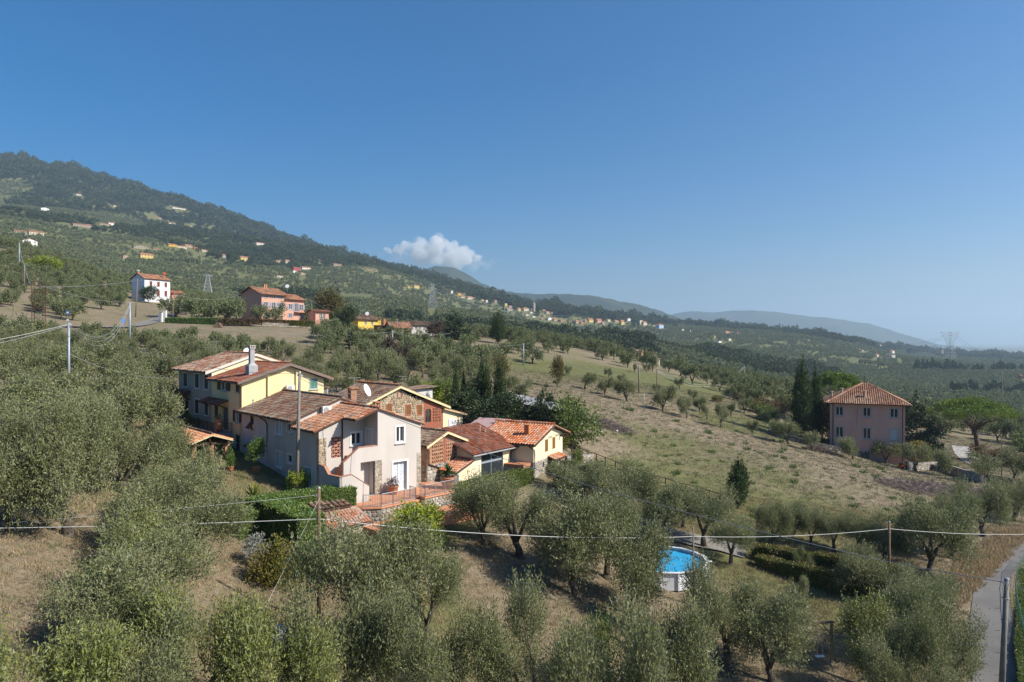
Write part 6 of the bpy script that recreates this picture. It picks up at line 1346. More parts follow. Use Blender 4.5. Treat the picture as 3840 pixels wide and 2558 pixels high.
r = roof_slope(Rh, (-.45, 6.6, -10.12), (-.45, -.5, -10.12), (4.1, -.5, -8.66), (4.1, 6.6, -8.66), T_NEW, .31, .44, slab=slab_d); roof_slope(Rh, (8.2, -.5, -9.92), (8.2, 6.6, -9.92), (4.1, 6.6, -8.66), (4.1, -.5, -8.66), T_NEW, .31, .44, slab=slab_d, ind=False)
ridge_caps(Rh, (4.1, -.5, -8.58), (4.1, 6.6, -8.58), T_NEW, r, .34, .34)
canopy(Rh, TR, 3.2, 5.95, -11.75, .95, .3, T_NEW, .3)
for y_ in (6.3, 7.3, 8.05): q = Rh.mb(); q.box(y_ - .09, y_ + .09, -.48, -.01, -9.86 - (y_ - 6.3) * .06 - .25, -9.86 - (y_ - 6.3) * .06 - .06); Rh.part(q, 'rafter', dark_w)
q = Rh.mb(); q.box(1.35, 1.85, 1.2, 1.7, -9.7, -8.5); ch = Rh.part(q, 'chimney', mat('orange_clay', (.50, .19, .075), (.44, .16, .06), 3)); q = Rh.mb(); q.box(1.28, 1.92, 1.13, 1.77, -8.5, -8.43); Rh.part(q, 'chimney_cap', terracotta, ch)
gutter(Rh, (-.52, 6.5, -10.2), (-.52, -.5, -10.2)); downpipe(Rh, [(-.5, .35, -10.2), (.05, -.1, -10.7), (.12, -.1, -11), (.12, -.1, -14.1)])
q = Rh.mb(); q.box(-1.6, -.02, .26, 4.2, -12.2, -11.92); pt = Rh.part(q, 'paved_platform', terracotta); q = Rh.mb(); q.box(-1.55, -.03, .35, 4.1, -14.5, -12.2); Rh.part(q, 'platform_wall', mortar_g)
p_ = at(1995, 76); q = House('pink_roof_shed', 'low shed with a pale pink metal roof behind the glass-fronted cream wing', 'outbuilding', (-1.3, 73.2), 61, -12)
b = q.mb(); b.prism([(-3.4, -.6, -9.75), (1.4, -.6, -8.55), (1.4, 3.4, -8.55), (-3.4, 3.4, -9.75)], (0, 0, .06)); q.part(b, 'roof', mat('pink_metal_roof', (.44, .30, .29), (.40, .27, .26), 2, .6)); b = q.mb(); b.box(-3.0, 1.3, -.3, 3.2, -13, -9.8); q.part(b, 'wall', st_cream)

# ---------------------------------------------------------------- dark shed with the tin roof
p_ = at(2015, 90); Dh = House('tin_roof_shed', 'open dark timber shed under a grey tin roof behind the spire-shaped conifer', 'shed', (p_.x - 2.2, p_.y - 1.5), -6, p_.z)
zt = -7.6; q = Dh.mb(); q.box(-.6, .0, 0, .2, p_.z - .5, zt - .2); q.box(3.6, 3.85, 0, .2, p_.z - .5, zt - 1.0); q.box(6.4, 6.6, 0, .2, p_.z - .5, zt - 1.5); Dh.part(q, 'post', dark_w)
q = Dh.mb(); q.box(-.6, 6.6, 4.6, 4.8, p_.z - .5, zt - .6); q.box(-.8, -.6, .2, 4.8, p_.z - .5, zt - .3); q.box(.0, 1.4, 1.5, 1.6, p_.z - .3, zt - 1.0); Dh.part(q, 'boarding', mat('black_boards', (.035, .03, .028), (.05, .045, .04), 3)); q = Dh.mb(); q.box(1.5, 2.7, 1.4, 1.5, p_.z - .3, zt - 1.0); Dh.part(q, 'door', mat('blue_grey_door', (.16, .19, .22)))
for k in range(9):
    x0 = -1.1 + k * .95; q = Dh.mb(); q.prism([(x0, -.9, zt - .25 - .17 * k), (x0 + .93, -.9, zt - .25 - .17 * (k + 1) + .01), (x0 + .93, 5.2, zt + .25 - .17 * (k + 1) + .01), (x0, 5.2, zt + .25 - .17 * k)], (0, 0, .05)); Dh.part(q, 'roof_sheet', mat('weathered_tin', (.27, .27, .275), (.20, .19, .185), 1.5, .7, rnd=.15))

# ---------------------------------------------------------------- pink villa
VA = -24.0; vY = 118; Vh = House('villa', 'pink three-storey villa with a hipped tile roof above the field wall', 'house', ((3113 - 1920) / F * vY, vY), VA, -20.5)
VW, VD = 11.3, 11.0; ze, zb_ = -10.5, -21.5; st_pink = mat('faded_pink_stucco', (.56, .335, .26), (.49, .285, .22), .35, .95, c3=(.48, .31, .27), scale3=.9, detail=8)
TV = wT(0, 0, 1, 0); q = Vh.mb(TV); vw = []
for z0, z1 in ((-12.85, -11.2), (-16.65, -14.65)):
    for uc in (1.45, 5.65, 9.7): vw.append((uc - .55, uc + .55, z0 + .1, z1 - .1))
cutwall(q, 0, VW, zb_ - 2, ze, vw + [(5.3, 6.1, -20.0, -18.5), (.9, 1.7, -19.6, -18.6)], rev=.2)
for T_, L_ in ((wT(VW, 0, 0, 1), VD), (wT(VW, VD, -1, 0), VW), (wT(0, VD, 0, -1), VD)): q.T = Vh.mb(T_).T; q.quad((0, 0, zb_ - 2), (L_, 0, zb_ - 2), (L_, 0, ze), (0, 0, ze))
Vh.part(q, 'wall', st_pink); gtrim = mat('grey_stone_trim', (.36, .34, .33), (.31, .29, .28), 3)
for i, h in enumerate(vw): window(Vh, TV, *h, sur=.16, surm=gtrim, fr=mat('old_white_frame', (.50, .48, .45)), style='two', pane=mat('pale_closed_shutter', (.42, .43, .45)) if i == 5 else None, label='closed pale shuttered window' if i == 5 else None)
window(Vh, TV, 5.3, 6.1, -20.0, -18.5, sur=.14, surm=gtrim); window(Vh, TV, .9, 1.7, -19.6, -18.6, sur=.1, surm=gtrim, style='one')
o = .75; A, B_, C_, D_ = (-o, -o, ze - .12), (VW + o, -o, ze - .12), (VW + o, VD + o, ze - .12), (-o, VD + o, ze - .12); ap1 = (VW / 2 - .4, VD / 2, ze + 3.0); ap2 = (VW / 2 + .4, VD / 2, ze + 3.0)
T_VIL = mat('villa_tile_shaded', (.30, .145, .085), (.21, .11, .07), 1.2, .95, rnd=.35, c3=(.34, .22, .15), scale3=.35)  # brown tone holds the dull shade of the slopes away from the sun
r = roof_slope(Vh, A, B_, ap2, ap1, T_VIL, .33, .5, slab=T_VIL); roof_slope(Vh, B_, C_, ap2, ap2, T_FRONT, .33, .5, slab=T_FRONT, ind=False); roof_slope(Vh, D_, A, ap1, ap1, T_VIL, .33, .5, slab=T_VIL, ind=False); roof_slope(Vh, C_, D_, ap1, ap2, T_VIL, .33, .5, slab=T_VIL, ind=False)  # right slope takes the orange tile, its sunlit look put into the colour
for a, b in ((A, ap1), (B_, ap2)): ridge_caps(Vh, a, b, T_FRONT, r, .34, .45)
q = Vh.mb(); q.box(-.25, VW + .25, -.25, VD + .25, ze - .3, ze - .1); Vh.part(q, 'cornice', gtrim)
q = Vh.mb(TV); q.box(4.25, 4.6, .0, .16, -14.2, ze - .3); Vh.part(q, 'flue', st_pink)
for x, y, h in ((5.4, 1.2, 1.0), (1.9, 2.6, 1.0), (.3, 3.6, 1.0)): q = Vh.mb(); q.lathe([(.2, 0), (.2, h), (.3, h + .05), (.3, h + .2)], 8, (x, y, ze + .3 + min(x, y) * .4)); Vh.part(q, 'chimney', MATS['pinkish_clay_pipe'])
q = Vh.mb(); q.lathe([(.05, 0), (.05, .9), (.12, .95), (.02, 1.3)], 6, (VW / 2, VD / 2, ze + 3.1)); Vh.part(q, 'finial', gutter_m)
for x in (.45, VW - .35): downpipe(Vh, [(x, -.75, ze - .2), (x, -.1, ze - .6), (x, -.08, -20)], .07)
gutter(Vh, (-o, -o - .03, ze - .2), (VW + o, -o - .03, ze - .2))

# ---------------------------------------------------------------- crest farmhouses
def corner_house(name, label, px, Y, ang, L, D, ze, zb, zrd, wallm, roofm, wins=(), side=(), group=None, over=.6, ridge='u', shm=None, cat='house', shut='open'):
    Hs = House(name, label, cat, ((px - 1920) / F * Y, Y), ang, zb); Tf = wT(0, 0, 1, 0); Ts = wT(0, D, 0, -1); q = Hs.mb(Tf); cutwall(q, 0, L, zb - 2.5, ze, wins)
    q.T = Hs.mb(Ts).T; cutwall(q, 0, D, zb - 2.5, ze, side)
    if ridge == 'u':
        q.poly([(0, 0, ze), (D, 0, ze), (D / 2, 0, zrd)]); q.T = Hs.mb(wT(L, 0, 0, 1)).T; q.poly([(0, 0, zb - 2.5), (D, 0, zb - 2.5), (D, 0, ze), (D / 2, 0, zrd), (0, 0, ze)])
    else: q.T = Hs.mb(wT(L, 0, 0, 1)).T; q.quad((0, 0, zb - 2.5), (D, 0, zb - 2.5), (D, 0, ze), (0, 0, ze))
    q.T = Hs.mb(wT(L, D, -1, 0)).T; q.quad((0, 0, zb - 2.5), (L, 0, zb - 2.5), (L, 0, ze), (0, 0, ze)); Hs.part(q, 'wall', wallm)
    k = (zrd - ze) / (D / 2) * over
    Hs.r = roof_slope(Hs, (-over, -over, ze - k), (L + over, -over, ze - k), (L + over, D / 2, zrd), (-over, D / 2, zrd), roofm, .34, .5, slab=slab_d, ind=False); roof_slope(Hs, (L + over, D + over, ze - k), (-over, D + over, ze - k), (-over, D / 2, zrd), (L + over, D / 2, zrd), roofm, .34, .5, slab=slab_d, ind=False)
    for h in wins: window(Hs, Tf, *h, sur=.1, surm=stone_trim, shut=shut, shm=shm)
    for h in side: window(Hs, Ts, *h, sur=.1, surm=stone_trim, shut=shut, shm=shm)
    Hs.Tf = Tf; return Hs
st_sal = mat('salmon_stucco', (.62, .34, .25), (.58, .31, .225), .5, .92); lilac = mat('lilac_grey_shutter', (.33, .31, .38), rough=.6)
Ph = corner_house('pink_farmhouse', 'salmon-pink farmhouse with lilac shutters on the crest, taller left block', 981, 205, 58.6, 9.2, 9.5, 14.4, 7.0, 16.5, st_sal, T_FRONT,
   [(1.0, 2.1, 13.1, 13.9), (3.9, 5.0, 13.1, 13.9), (6.7, 7.8, 13.1, 13.9), (1.0, 2.2, 10.0, 11.8), (3.9, 5.1, 10.0, 11.8), (6.7, 7.9, 10.0, 11.8), (1.6, 2.7, 7.1, 8.6)], shm=lilac, over=.9)
Ph2 = corner_house('pink_farmhouse_wing', 'lower right wing of the salmon-pink farmhouse with a balcony', 981 + 0, 205, 58.6, 7.0, 9.5, 13.2, 7.0, 15.0, st_sal, T_FRONT, [(1.0, 2.2, 9.9, 11.6), (3.3, 4.5, 9.3, 11.9), (5.4, 6.6, 9.9, 11.6), (1.1, 2.1, 7.3, 8.7), (5.5, 6.4, 7.3, 8.7)], shm=lilac, over=.8)
d_ = Vector((math.cos(R(58.6)), math.sin(R(58.6)))) * 9.25; Ph2.e.location.x += d_.x; Ph2.e.location.y += d_.y
q = Ph2.mb(Ph2.Tf); q.box(3.0, 9.5, 0, 1.3, 9.05, 9.22); Ph2.part(q, 'balcony', st_sal); q = Ph2.mb(Ph2.Tf); q.box(3.1, 7.0, 1.2, 1.26, 10.1, 10.16)
for i in range(14): q.box(3.1 + i * .3, 3.13 + i * .3, 1.21, 1.25, 9.22, 10.1)
Ph2.part(q, 'balcony_rail', gutter_m)
for x in (4.9, 5.6): q = Ph.mb(); q.box(x, x + .45, 5.0, 5.5, 15.5, 17.6); ch = Ph.part(q, 'chimney', brick_m); q = Ph.mb(); q.box(x - .08, x + .53, 4.92, 5.58, 17.6, 17.75); Ph.part(q, 'chimney_cap', terracotta, ch)
Pa = corner_house('pink_annex', 'low salmon annex with a veranda roof right of the pink farmhouse', 1183, 214, 45, 4.6, 5, 9.3, 6.4, 9.9, st_sal, rooftile_far, [(1.4, 2.2, 7.0, 8.6), (2.6, 3.4, 7.0, 8.6)], shut=None)
Pg = House('pink_garage', 'salmon garage with a pale blue door and an outside stair below the pink farmhouse', 'outbuilding', ((1185 - 1920) / F * 196, 196), 14, 2.6); q = Pg.mb(wT(0, 0, 1, 0)); cutwall(q, 0, 7.6, .8, 6.1, [(5.2, 7.0, 2.7, 5.1), (2.4, 2.9, 2.7, 4.4)]); q.T = Pg.mb(wT(0, 6, 0, -1)).T; q.quad((0, 0, .8), (6, 0, .8), (6, 0, 6.1), (0, 0, 6.1)); q.T = Pg.mb(wT(7.6, 0, 0, 1)).T; q.quad((0, 0, .8), (6, 0, .8), (6, 0, 6.1), (0, 0, 6.1)); q.T = Pg.mb().T; q.box(0, 7.6, 0, 6, 5.7, 5.72); Pg.part(q, 'wall', st_sal)
door(Pg, wT(0, 0, 1, 0), 5.2, 7.0, 2.7, 5.1, mat('pale_blue_door', (.42, .58, .72)), sur=.12, surm=gutter_m, leaves=2); q = Pg.mb()
for i in range(10): q.box(.9 + i * .24, 1.16 + i * .24, -.95, -.03, 2.4, 3.0 + i * .3)
Pg.part(q, 'stair', st_sal); q = Pg.mb(); q.prism([(.9, -.98, 3.9), (3.3, -.98, 6.9), (3.3, -.98, 6.98), (.9, -.98, 3.98)], (0, .05, 0)); Pg.part(q, 'hand_rail', gutter_m); door(Pg, wT(0, 0, 1, 0), 2.4, 2.9, 2.7, 4.4, green_sh, sur=0)
Wf = corner_house('white_farmhouse', 'white two-storey farmhouse with brown-red shutters and a tiled roof on the left crest', 542, 240, 65.3, 10.3, 6.8, 22.2, 14.5, 24.0, mat('whitewash', (.74, .74, .76), (.68, .68, .70), .6), T_FRONT, [(2.0, 3.0, 19.6, 21.2), (5.0, 6.0, 19.6, 21.2), (8.0, 9.0, 19.6, 21.2), (5.0, 6.0, 16.3, 18.2), (8.0, 9.0, 16.3, 18.2)], shut='closed', shm=mat('oxblood_shutter', (.20, .05, .03)), over=.5)
q = Wf.mb(); q.box(.6, 1.2, 4.2, 4.8, 22.8, 24.8); ch = Wf.part(q, 'chimney', brick_m); q = Wf.mb(); q.lathe([(.45, 0), (.4, .3), (.2, .5)], 8, (.9, 4.5, 24.8)); Wf.part(q, 'chimney_cap', stone_trim, ch)
Oa = corner_house('orange_annex', 'small orange-brick annex right of the white farmhouse', 645, 254, 50, 4.4, 4.5, 17.9, 15.0, 18.9, stucco['orange'], T_NEW, [(1.0, 1.8, 15.6, 17)], shut=None, over=.5)
Yf = corner_house('yellow_farmhouse', 'bright yellow farmhouse with a brown roof on the middle crest', 1343, 203, 52, 7.6, 6.2, 6.6, 1.2, 8.0, mat('bright_yellow_stucco', (.72, .50, .10), (.68, .46, .085), .5), T_OLD, [(2.5, 3.2, 5.0, 6.2), (5.0, 5.7, 5.0, 6.2), (2.5, 3.3, 2.1, 3.6)], shut=None, over=.6)
q = House('yellow_turret', 'yellow roof turret behind the yellow farmhouse', 'outbuilding', ((1404 - 1920) / F * 212, 212), 20, 2); b = q.mb(); b.box(-1.6, 2.0, 0, 3.5, 0, 7.2); q.part(b, 'wall', MATS['bright_yellow_stucco']); b = q.mb(); b.box(-2.0, 2.4, -.5, 4, 7.2, 7.45); q.part(b, 'roof', T_OLD)
q = House('brick_annex', 'dark roofed annex with an orange chimney right of the yellow farmhouse', 'outbuilding', ((1432 - 1920) / F * 204, 204), 30, 0); b = q.mb(); b.box(-1.5, 3.2, 0, 3, -2, 4.6); q.part(b, 'wall', dark_w); b = q.mb(); b.box(.9, 1.6, 1, 1.7, 4.6, 6.6); q.part(b, 'chimney', MATS['orange_clay']); b = q.mb(); b.box(-1.8, 3.5, -.3, 3.3, 4.6, 4.75); q.part(b, 'roof', T_OLD)
Of = corner_house('old_stone_farmhouse', 'old rubble farmhouse with a red side wall between the yellow and the white farmhouse', 1468, 201, 35, 6.6, 5.0, 4.0, .4, 5.7, mortar, T_FRONT, [(2.5, 3.2, 2.3, 3.4)], shut=None, over=.4)
Ow = corner_house('old_white_farmhouse', 'old white farmhouse with a rusty tile roof on the middle crest', 1541, 210, 30, 7.2, 6.0, 4.9, .6, 6.2, mat('old_whitewash', (.60, .58, .55), (.52, .50, .47), .5), T_OLD, [(1.4, 2.1, 3.6, 4.6), (5.2, 5.9, 3.6, 4.6), (5.4, 6.1, 1.2, 2.6)], shut=None, over=.4)
print('houses built')
# ---------------------------------------------------------------- terrace, path, railings
fM = lambda a, b: (MO[0] + a * math.cos(R(MA)) - b * math.sin(R(MA)), MO[1] + a * math.sin(R(MA)) + b * math.cos(R(MA)))
fB = lambda a, b: (BO[0] + a * math.cos(R(BA)) - b * math.sin(R(BA)), BO[1] + a * math.sin(R(BA)) + b * math.cos(R(BA)))
fR = lambda a, b: (RO[0] + a * math.cos(R(RA)) - b * math.sin(R(RA)), RO[1] + a * math.sin(R(RA)) + b * math.cos(R(RA)))
Th = House('terrace', 'terracotta-paved terrace on a rubble-stone retaining wall before the grey farmhouse', 'terrace', MO, MA, -14.6)
pave = mat('terracotta_paving', (.52, .235, .125), (.46, .20, .105), 1.3, .85, c3=(.56, .27, .15), scale3=.5, bump=.1)
TP = [(-8.2, -1.45), (-8.2, -2.3), (-7.6, -3.1), (-6.4, -3.85), (-3.0, -3.7), (-3.0, -2.7), (-2.1, -2.7), (-2.1, -3.5), (1.2, -3.3), (2.7, -2.0), (3.0, -.3), (1.6, 1.6), (.1, 1.2), (.1, -.02), (-5.7, -.02), (-5.7, -1.45)]
q = Th.mb(); q.prism([(a, b, -12.72) for a, b in TP], (0, 0, .12)); Th.part(q, 'paving', pave)
q = Th.mb(); q.prism([(a * .985 - .03, b + .1, -15.2) for a, b in TP], (0, 0, 2.48)); rw_ = Th.part(q, 'retaining_wall', mortar_g)
for i in range(1, 10):
    a, b = TP[i], TP[i + 1]; dx, dy = b[0] - a[0], b[1] - a[1]; l = math.hypot(dx, dy); T_ = wT(a[0] * .985 - .03, a[1] + .1, dx / l, dy / l); stones(Th, T_, 0, l * .985, -14.4, -12.75, .27, ST_G, rw_, n_ind=45, depth=.07)
q = Th.mb()
for i in range(4): q.box(-2.98, -2.12, -3.8 + .27 * i, -3.5 + .27 * i, -14.2, -13.5 + .22 * i)
Th.part(q, 'step', pave)
q = House('garden_path', None, None, MO, MA, -14.0); b = q.mb(); b.prism([(a, c, -14.4) for a, c in ((-8.4, -6.3), (-3, -6.0), (1.5, -6.2), (4.6, -5.2), (4.3, -3.6), (1.5, -3.6), (-2.0, -3.8), (-8.4, -4.3))], (0, 0, .85)); b = b.build('path', pave, None); b.location = q.e.location; b.rotation_euler = q.e.rotation_euler; tag(b, kind='structure'); bpy.data.objects.remove(q.e)
rail_m = mat('grey_steel_rail', (.30, .30, .31), rough=.5, metal=.4)
def railing(label, Hs_o, ang, pts, z, h=.95, bar=.13, name='railing', post=1.25, m=None):
    """posts, rails and single balusters along a line"""
    m = m or rail_m; Hs = House(name, label, 'railing', Hs_o, ang, z); bm_ = MB(); bm_.box(-.011, .011, -.011, .011, 0, h - .1); bm_ = bm_.mesh('baluster', m)
    for a, b in zip(pts, pts[1:]):
        L_ = math.hypot(b[0] - a[0], b[1] - a[1]); n = max(1, round(L_ / post)); lerp = lambda t: (a[0] + (b[0] - a[0]) * t, a[1] + (b[1] - a[1]) * t)
        for i in range(n + 1):
            x, y = lerp(i / n); q = Hs.mb(); q.box(x - .028, x + .028, y - .028, y + .028, z, z + h + .04); Hs.part(q, 'post', m)
        q = Hs.mb(); q.tube([(*a, z + h), (*b, z + h)], .025, 6); q.tube([(*a, z + .08), (*b, z + .08)], .018, 6); Hs.part(q, 'rail', m)
        k = int(L_ / bar)
        for i in range(1, k):
            x, y = lerp(i / k); o = link('baluster', bm_, Hs.e); o.location = (x, y, .08)
    return Hs
railing('left steel railing round the lower corner of the terrace', MO, MA, [(-7.5, -3.05), (-6.37, -3.75), (-3.08, -3.6), (-3.08, -2.8)], -12.6)
railing('right steel railing of the terrace in front of the potted cycad', MO, MA, [(-2.02, -2.75), (-2.02, -3.4), (1.15, -3.2), (2.6, -1.95)], -12.6)
railing('short steel railing behind the potted cycad', MO, MA, [(2.6, -1.9), (2.85, -.4)], -12.6)
# ---------------------------------------------------------------- pots and garden plants
def palm_parts(n, L_, m, seed=1, up=(.1, 1.3), w=.06, droop=.5):
    g = random.Random(seed); q = MB()
    for i in range(n):
        a = g.uniform(0, 6.28); e = g.uniform(*up); pts = []
        for k in range(6):
            t = k / 5; r = L_ * t; pts.append((r * math.cos(e) * math.cos(a), r * math.cos(e) * math.sin(a), r * math.sin(e) - droop * L_ * t * t * math.cos(e)))
        sx, sy = -math.sin(a), math.cos(a)
        for k in range(5):
            p0, p1 = pts[k], pts[k + 1]; w0 = w * (1 - (k / 5) ** 2) + .012; w1 = w * (1 - ((k + 1) / 5) ** 2) + .006
            for s in (-1, 1): q.quad(p0, (p0[0] + sx * w0 * s, p0[1] + sy * w0 * s, p0[2] + w0 * .6), (p1[0] + sx * w1 * s, p1[1] + sy * w1 * s, p1[2] + w1 * .6), p1)
    return q
POT = [(.30, 0), (.42, .35), (.46, .62), (.50, .64), (.50, .74), (.42, .74), (.40, .66)]
def potted(label, x, y, z, sc, plant, cat='potted plant', name='potted_plant', prof=POT, group=None, pm=None):
    t = thing(name, label, cat, (x, y, z), random.uniform(0, 6), group); q = MB(); q.lathe([(r * sc, h * sc) for r, h in prof], 18); q.build('pot', pm or terracotta, t, True)
    q = MB(); q.lathe([(.40 * sc, .6 * sc), (.38 * sc, .64 * sc), (.02, .66 * sc)], 12); q.build('soil', mat('potting_soil', (.05, .035, .025)), t)
    plant(t, sc); return t
def p_cycad(t, s):
    o = palm_parts(46, 1.15, mat('cycad_leaf', (.045, .095, .018), (.03, .07, .015), 3, .5, rnd=.2), 3, (.05, 1.35), .085).build('frond', MATS['cycad_leaf'], t); o.location = (0, 0, .95 * s * .75 + .25)
    q = MB(); q.lathe([(.22, 0), (.2, .35)], 10, (0, 0, .6 * s)); q.build('stem', M_bark, t)
def crown_on(me, h, zoff, w=1.0):
    def f(t, s):
        o = link('crown', me, t); o.scale = (h * w, h * w, h); o.location = (0, 0, zoff); q = MB(); q.tube([(0, 0, .4 * s), (.02, .01, zoff + h * .45)], .03, 6); q.build('stem', M_bark, t)
    return f
x, y = fM(1.35, -2.1); potted('cycad in a very big ribbed terracotta pot on the terrace', x, y, -12.6, 1.35, p_cycad)
x, y = fM(-3.3, -.75); potted('grey-brown succulent in a terracotta pot beside the French window', x, y, -12.6, .95, crown_on(bush_mesh('crown', 5, ball_lobes(5, 9, r=.45), 1500, .09, .05, mat('dry_succulent', (.20, .16, .15), (.14, .11, .10), 5, .9, rnd=.3)), .75, .55, 1.3))
x, y = -22.1, 58.9; potted('citrus tree in a terracotta pot before the whitewashed wall', x, y, gz(x, y), .75, crown_on(BR['hedge'], 1.9, .9, .8))
x, y = -24.1, 58.4; potted('dwarf cypress in a small terracotta pot by the pergola', x, y, gz(x, y), .6, crown_on(bush_mesh('crown', 9, [(0, 0, .2, .25, .25, .2), (0, 0, .45, .22, .22, .22), (0, 0, .75, .13, .13, .22)], 2200, .07, .03, M_hedge, up=1.0), 1.7, .4, .8))
x, y = -19.6, 51.6; t = thing('cycad', 'yellowing cycad growing on the lawn behind the clipped hedge', 'shrub', (x, y, gz(x, y) + .2)); palm_parts(40, 1.35, None, 8, (.1, 1.3), .08).build('frond', mat('yellow_cycad', (.20, .19, .035), (.12, .14, .03), 3, .5, rnd=.25), t).location = (0, 0, .5); q = MB(); q.lathe([(.25, -.3), (.22, .55)], 9); q.build('stem', M_bark, t)
x, y = -17.4, 55.5; bush('shrub', 'small round bright green shrub at the foot of the concrete pole', 'bright', (x, y, gz(x, y)), 2.0, .85, None, 'shrub', BR)
bush('shrub', 'tall bright green bush below the terrace path', 'bright', (-6.6, 49.2, gz(-6.6, 49.2) - .2), 3.3, 1.25, None, 'shrub', BR)
x, y = at(1035, 41).x, 41; HEA = cyp_mesh(77, 8000, .055, .018, m=M_heath, r=.5, tiers=8, profile=lambda t: (1 - t ** 2) * .9 + .1); tree('shrub', 'large brown-green heather bush left of the wooden pole', HEA, (x, y, gz(x, y)), 2.9, w=1.1, cat='shrub')
x, y = at(985, 43).x, 43; tree('shrub', 'silvery grey bush behind the heather bush', bush_mesh('crown', 33, ball_lobes(33, 10), 3000, .08, .02, mat('silver_leaf', (.27, .28, .25), (.20, .21, .18), 3, .8, rnd=.2)), (x, y, gz(x, y)), 1.9, w=1.0, cat='shrub')
bush('shrub', 'yellow-green ground shrub cut by the bottom edge left of the young tree', 'green', at(2262, 33.5), 2.2, .9); bush('shrub', 'small conical yellow-green thuja by the driveway', 'bright', at(2212, 56), 2.3, .42, None, 'shrub', BR); bush('shrub', 'second conical yellow-green thuja lower by the driveway', 'bright', at(2245, 53), 2.0, .42, None, 'shrub', BR)
t = tree('oleander_tree', 'leafy green oleander with pink blossom among the olives at the bottom', BR['green'], at(2240, 35), 3.6, w=.5, cat='shrub')
bush('shrub', 'green shrub on the bank below the rustic fence', 'green', hit(2160, 1750), 1.7, .9); bush('shrub', 'second green shrub lower on the bank below the rustic fence', 'green', hit(2150, 1775), 1.3, .9)

# ---------------------------------------------------------------- hedges
def hedge(label, pts, ztop, width, zbot=None, n=2600, m=M_hedge, name='hedge', ll=.11, rough=.07):
    """clipped hedge along a line: dense leaves over an added dark core that blocks light"""
    p0 = Vector((*pts[0], 0)); t = thing(name, label, 'hedge', (pts[0][0], pts[0][1], gz(*pts[0]) if zbot is None else zbot)); zb = t.location.z; V = []; core = MB(); g = np.random.default_rng(len(label))
    for (ax, ay), (bx, by) in zip(pts, pts[1:]):
        L_ = math.hypot(bx - ax, by - ay); ux, uy = (bx - ax) / L_, (by - ay) / L_; nx, ny = -uy, ux; zl = (min(gz(ax, ay), gz(bx, by)) if zbot is None else zbot) - .3; k = int(n * L_ * ((ztop - zl) * 2 + width) / 8)
        f = g.random(k); hgt = ztop - zl; side = g.random(k) * (2 * hgt + width); u = g.random(k) * (L_ + width) - width / 2
        d = np.where(side < hgt, -width / 2, np.where(side < 2 * hgt, width / 2, side - 2 * hgt - width / 2)); z = np.where(side < hgt, zl + side, np.where(side < 2 * hgt, zl + side - hgt, ztop))
        e = g.random(k) < .16; eu = np.where(g.random(k) < .5, -width / 2, L_ + width / 2); u = np.where(e, eu, u); d = np.where(e, (g.random(k) - .5) * width, d); z = np.where(e, zl + g.random(k) * hgt, z)
        lump = .10 * (vnoise(u * 1.7 + ax, z * 1.7 + d * 2 + ay) - .5)
        P = np.stack([ax + ux * u + nx * d, ay + uy * u + ny * d, z], -1) + g.normal(size=(k, 3)) * rough * .6 + (lump * 1.6)[:, None]
        A = g.normal(size=(k, 3)); A[:, 2] = abs(A[:, 2]) + .3; A /= np.linalg.norm(A, axis=1)[:, None]; B = np.cross(A, g.normal(size=(k, 3))); B /= np.linalg.norm(B, axis=1)[:, None]; s = (.7 + .6 * g.random(k))[:, None]; A = A * ll * s; B = B * ll * .3 * s
        V.append(np.stack([P, P + A * .5 + B, P + A, P + A * .5 - B], 1).reshape(-1, 3)); w2 = width / 2 - .05
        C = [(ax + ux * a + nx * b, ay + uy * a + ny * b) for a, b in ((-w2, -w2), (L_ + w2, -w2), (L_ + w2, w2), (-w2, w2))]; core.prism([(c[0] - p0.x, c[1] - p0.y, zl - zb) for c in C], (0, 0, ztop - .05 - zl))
    V = np.concatenate(V); V -= np.array([p0.x, p0.y, zb]); link('foliage', mesh_np('foliage', V, np.arange(len(V)).reshape(-1, 4), m), t); core.build('dark_core', M_core, t); return t
hedge('tall clipped L-shaped hedge that screens the lawn of the grey farmhouse', [(-13.2, 52.6), (-17.9, 49.3), (-13.5, 44.6)], -11.25, 1.9)
hedge('short block of clipped hedge left of the tall hedge', [(-19.7, 48.9), (-18.3, 47.2)], -11.7, 1.5)
hedge('low yellow-green hedge in front of the glass-fronted cream wing', [(-4.6, 58.7), (1.1, 65.6)], -12.35, 1.5, m=leafmat('yellow_hedge_leaf', (.11, .15, .02), (.15, .18, .03)))
hedge('lower dark clipped hedge beyond the lawn and pool', [(20.6, 56.2), (24.9, 52.5), (29.4, 50.6)], -17.75, .9, m=leafmat('autumn_hedge_leaf', (.13, .125, .028), (.18, .155, .035)))
hedge('upper dark clipped hedge beside the row of small olives', [(20.8, 57.8), (26.2, 54.6), (30.2, 52.3)], -17.25, .9, m=MATS['autumn_hedge_leaf'])
hedge('clipped hedge on the crest between the white and the pink farmhouse', [tuple(at(632, 190)[:2]), tuple(at(812, 190)[:2])], gz(*at(700, 190)[:2]) + 1.55, 1.3, n=500, ll=.22)
hedge('leafy hedge behind the green fence at the right edge', [tuple(at(3850, 58)[:2]), tuple(at(3840, 44)[:2]), tuple(at(3900, 33)[:2])], -19.5, .9, m=M_green)

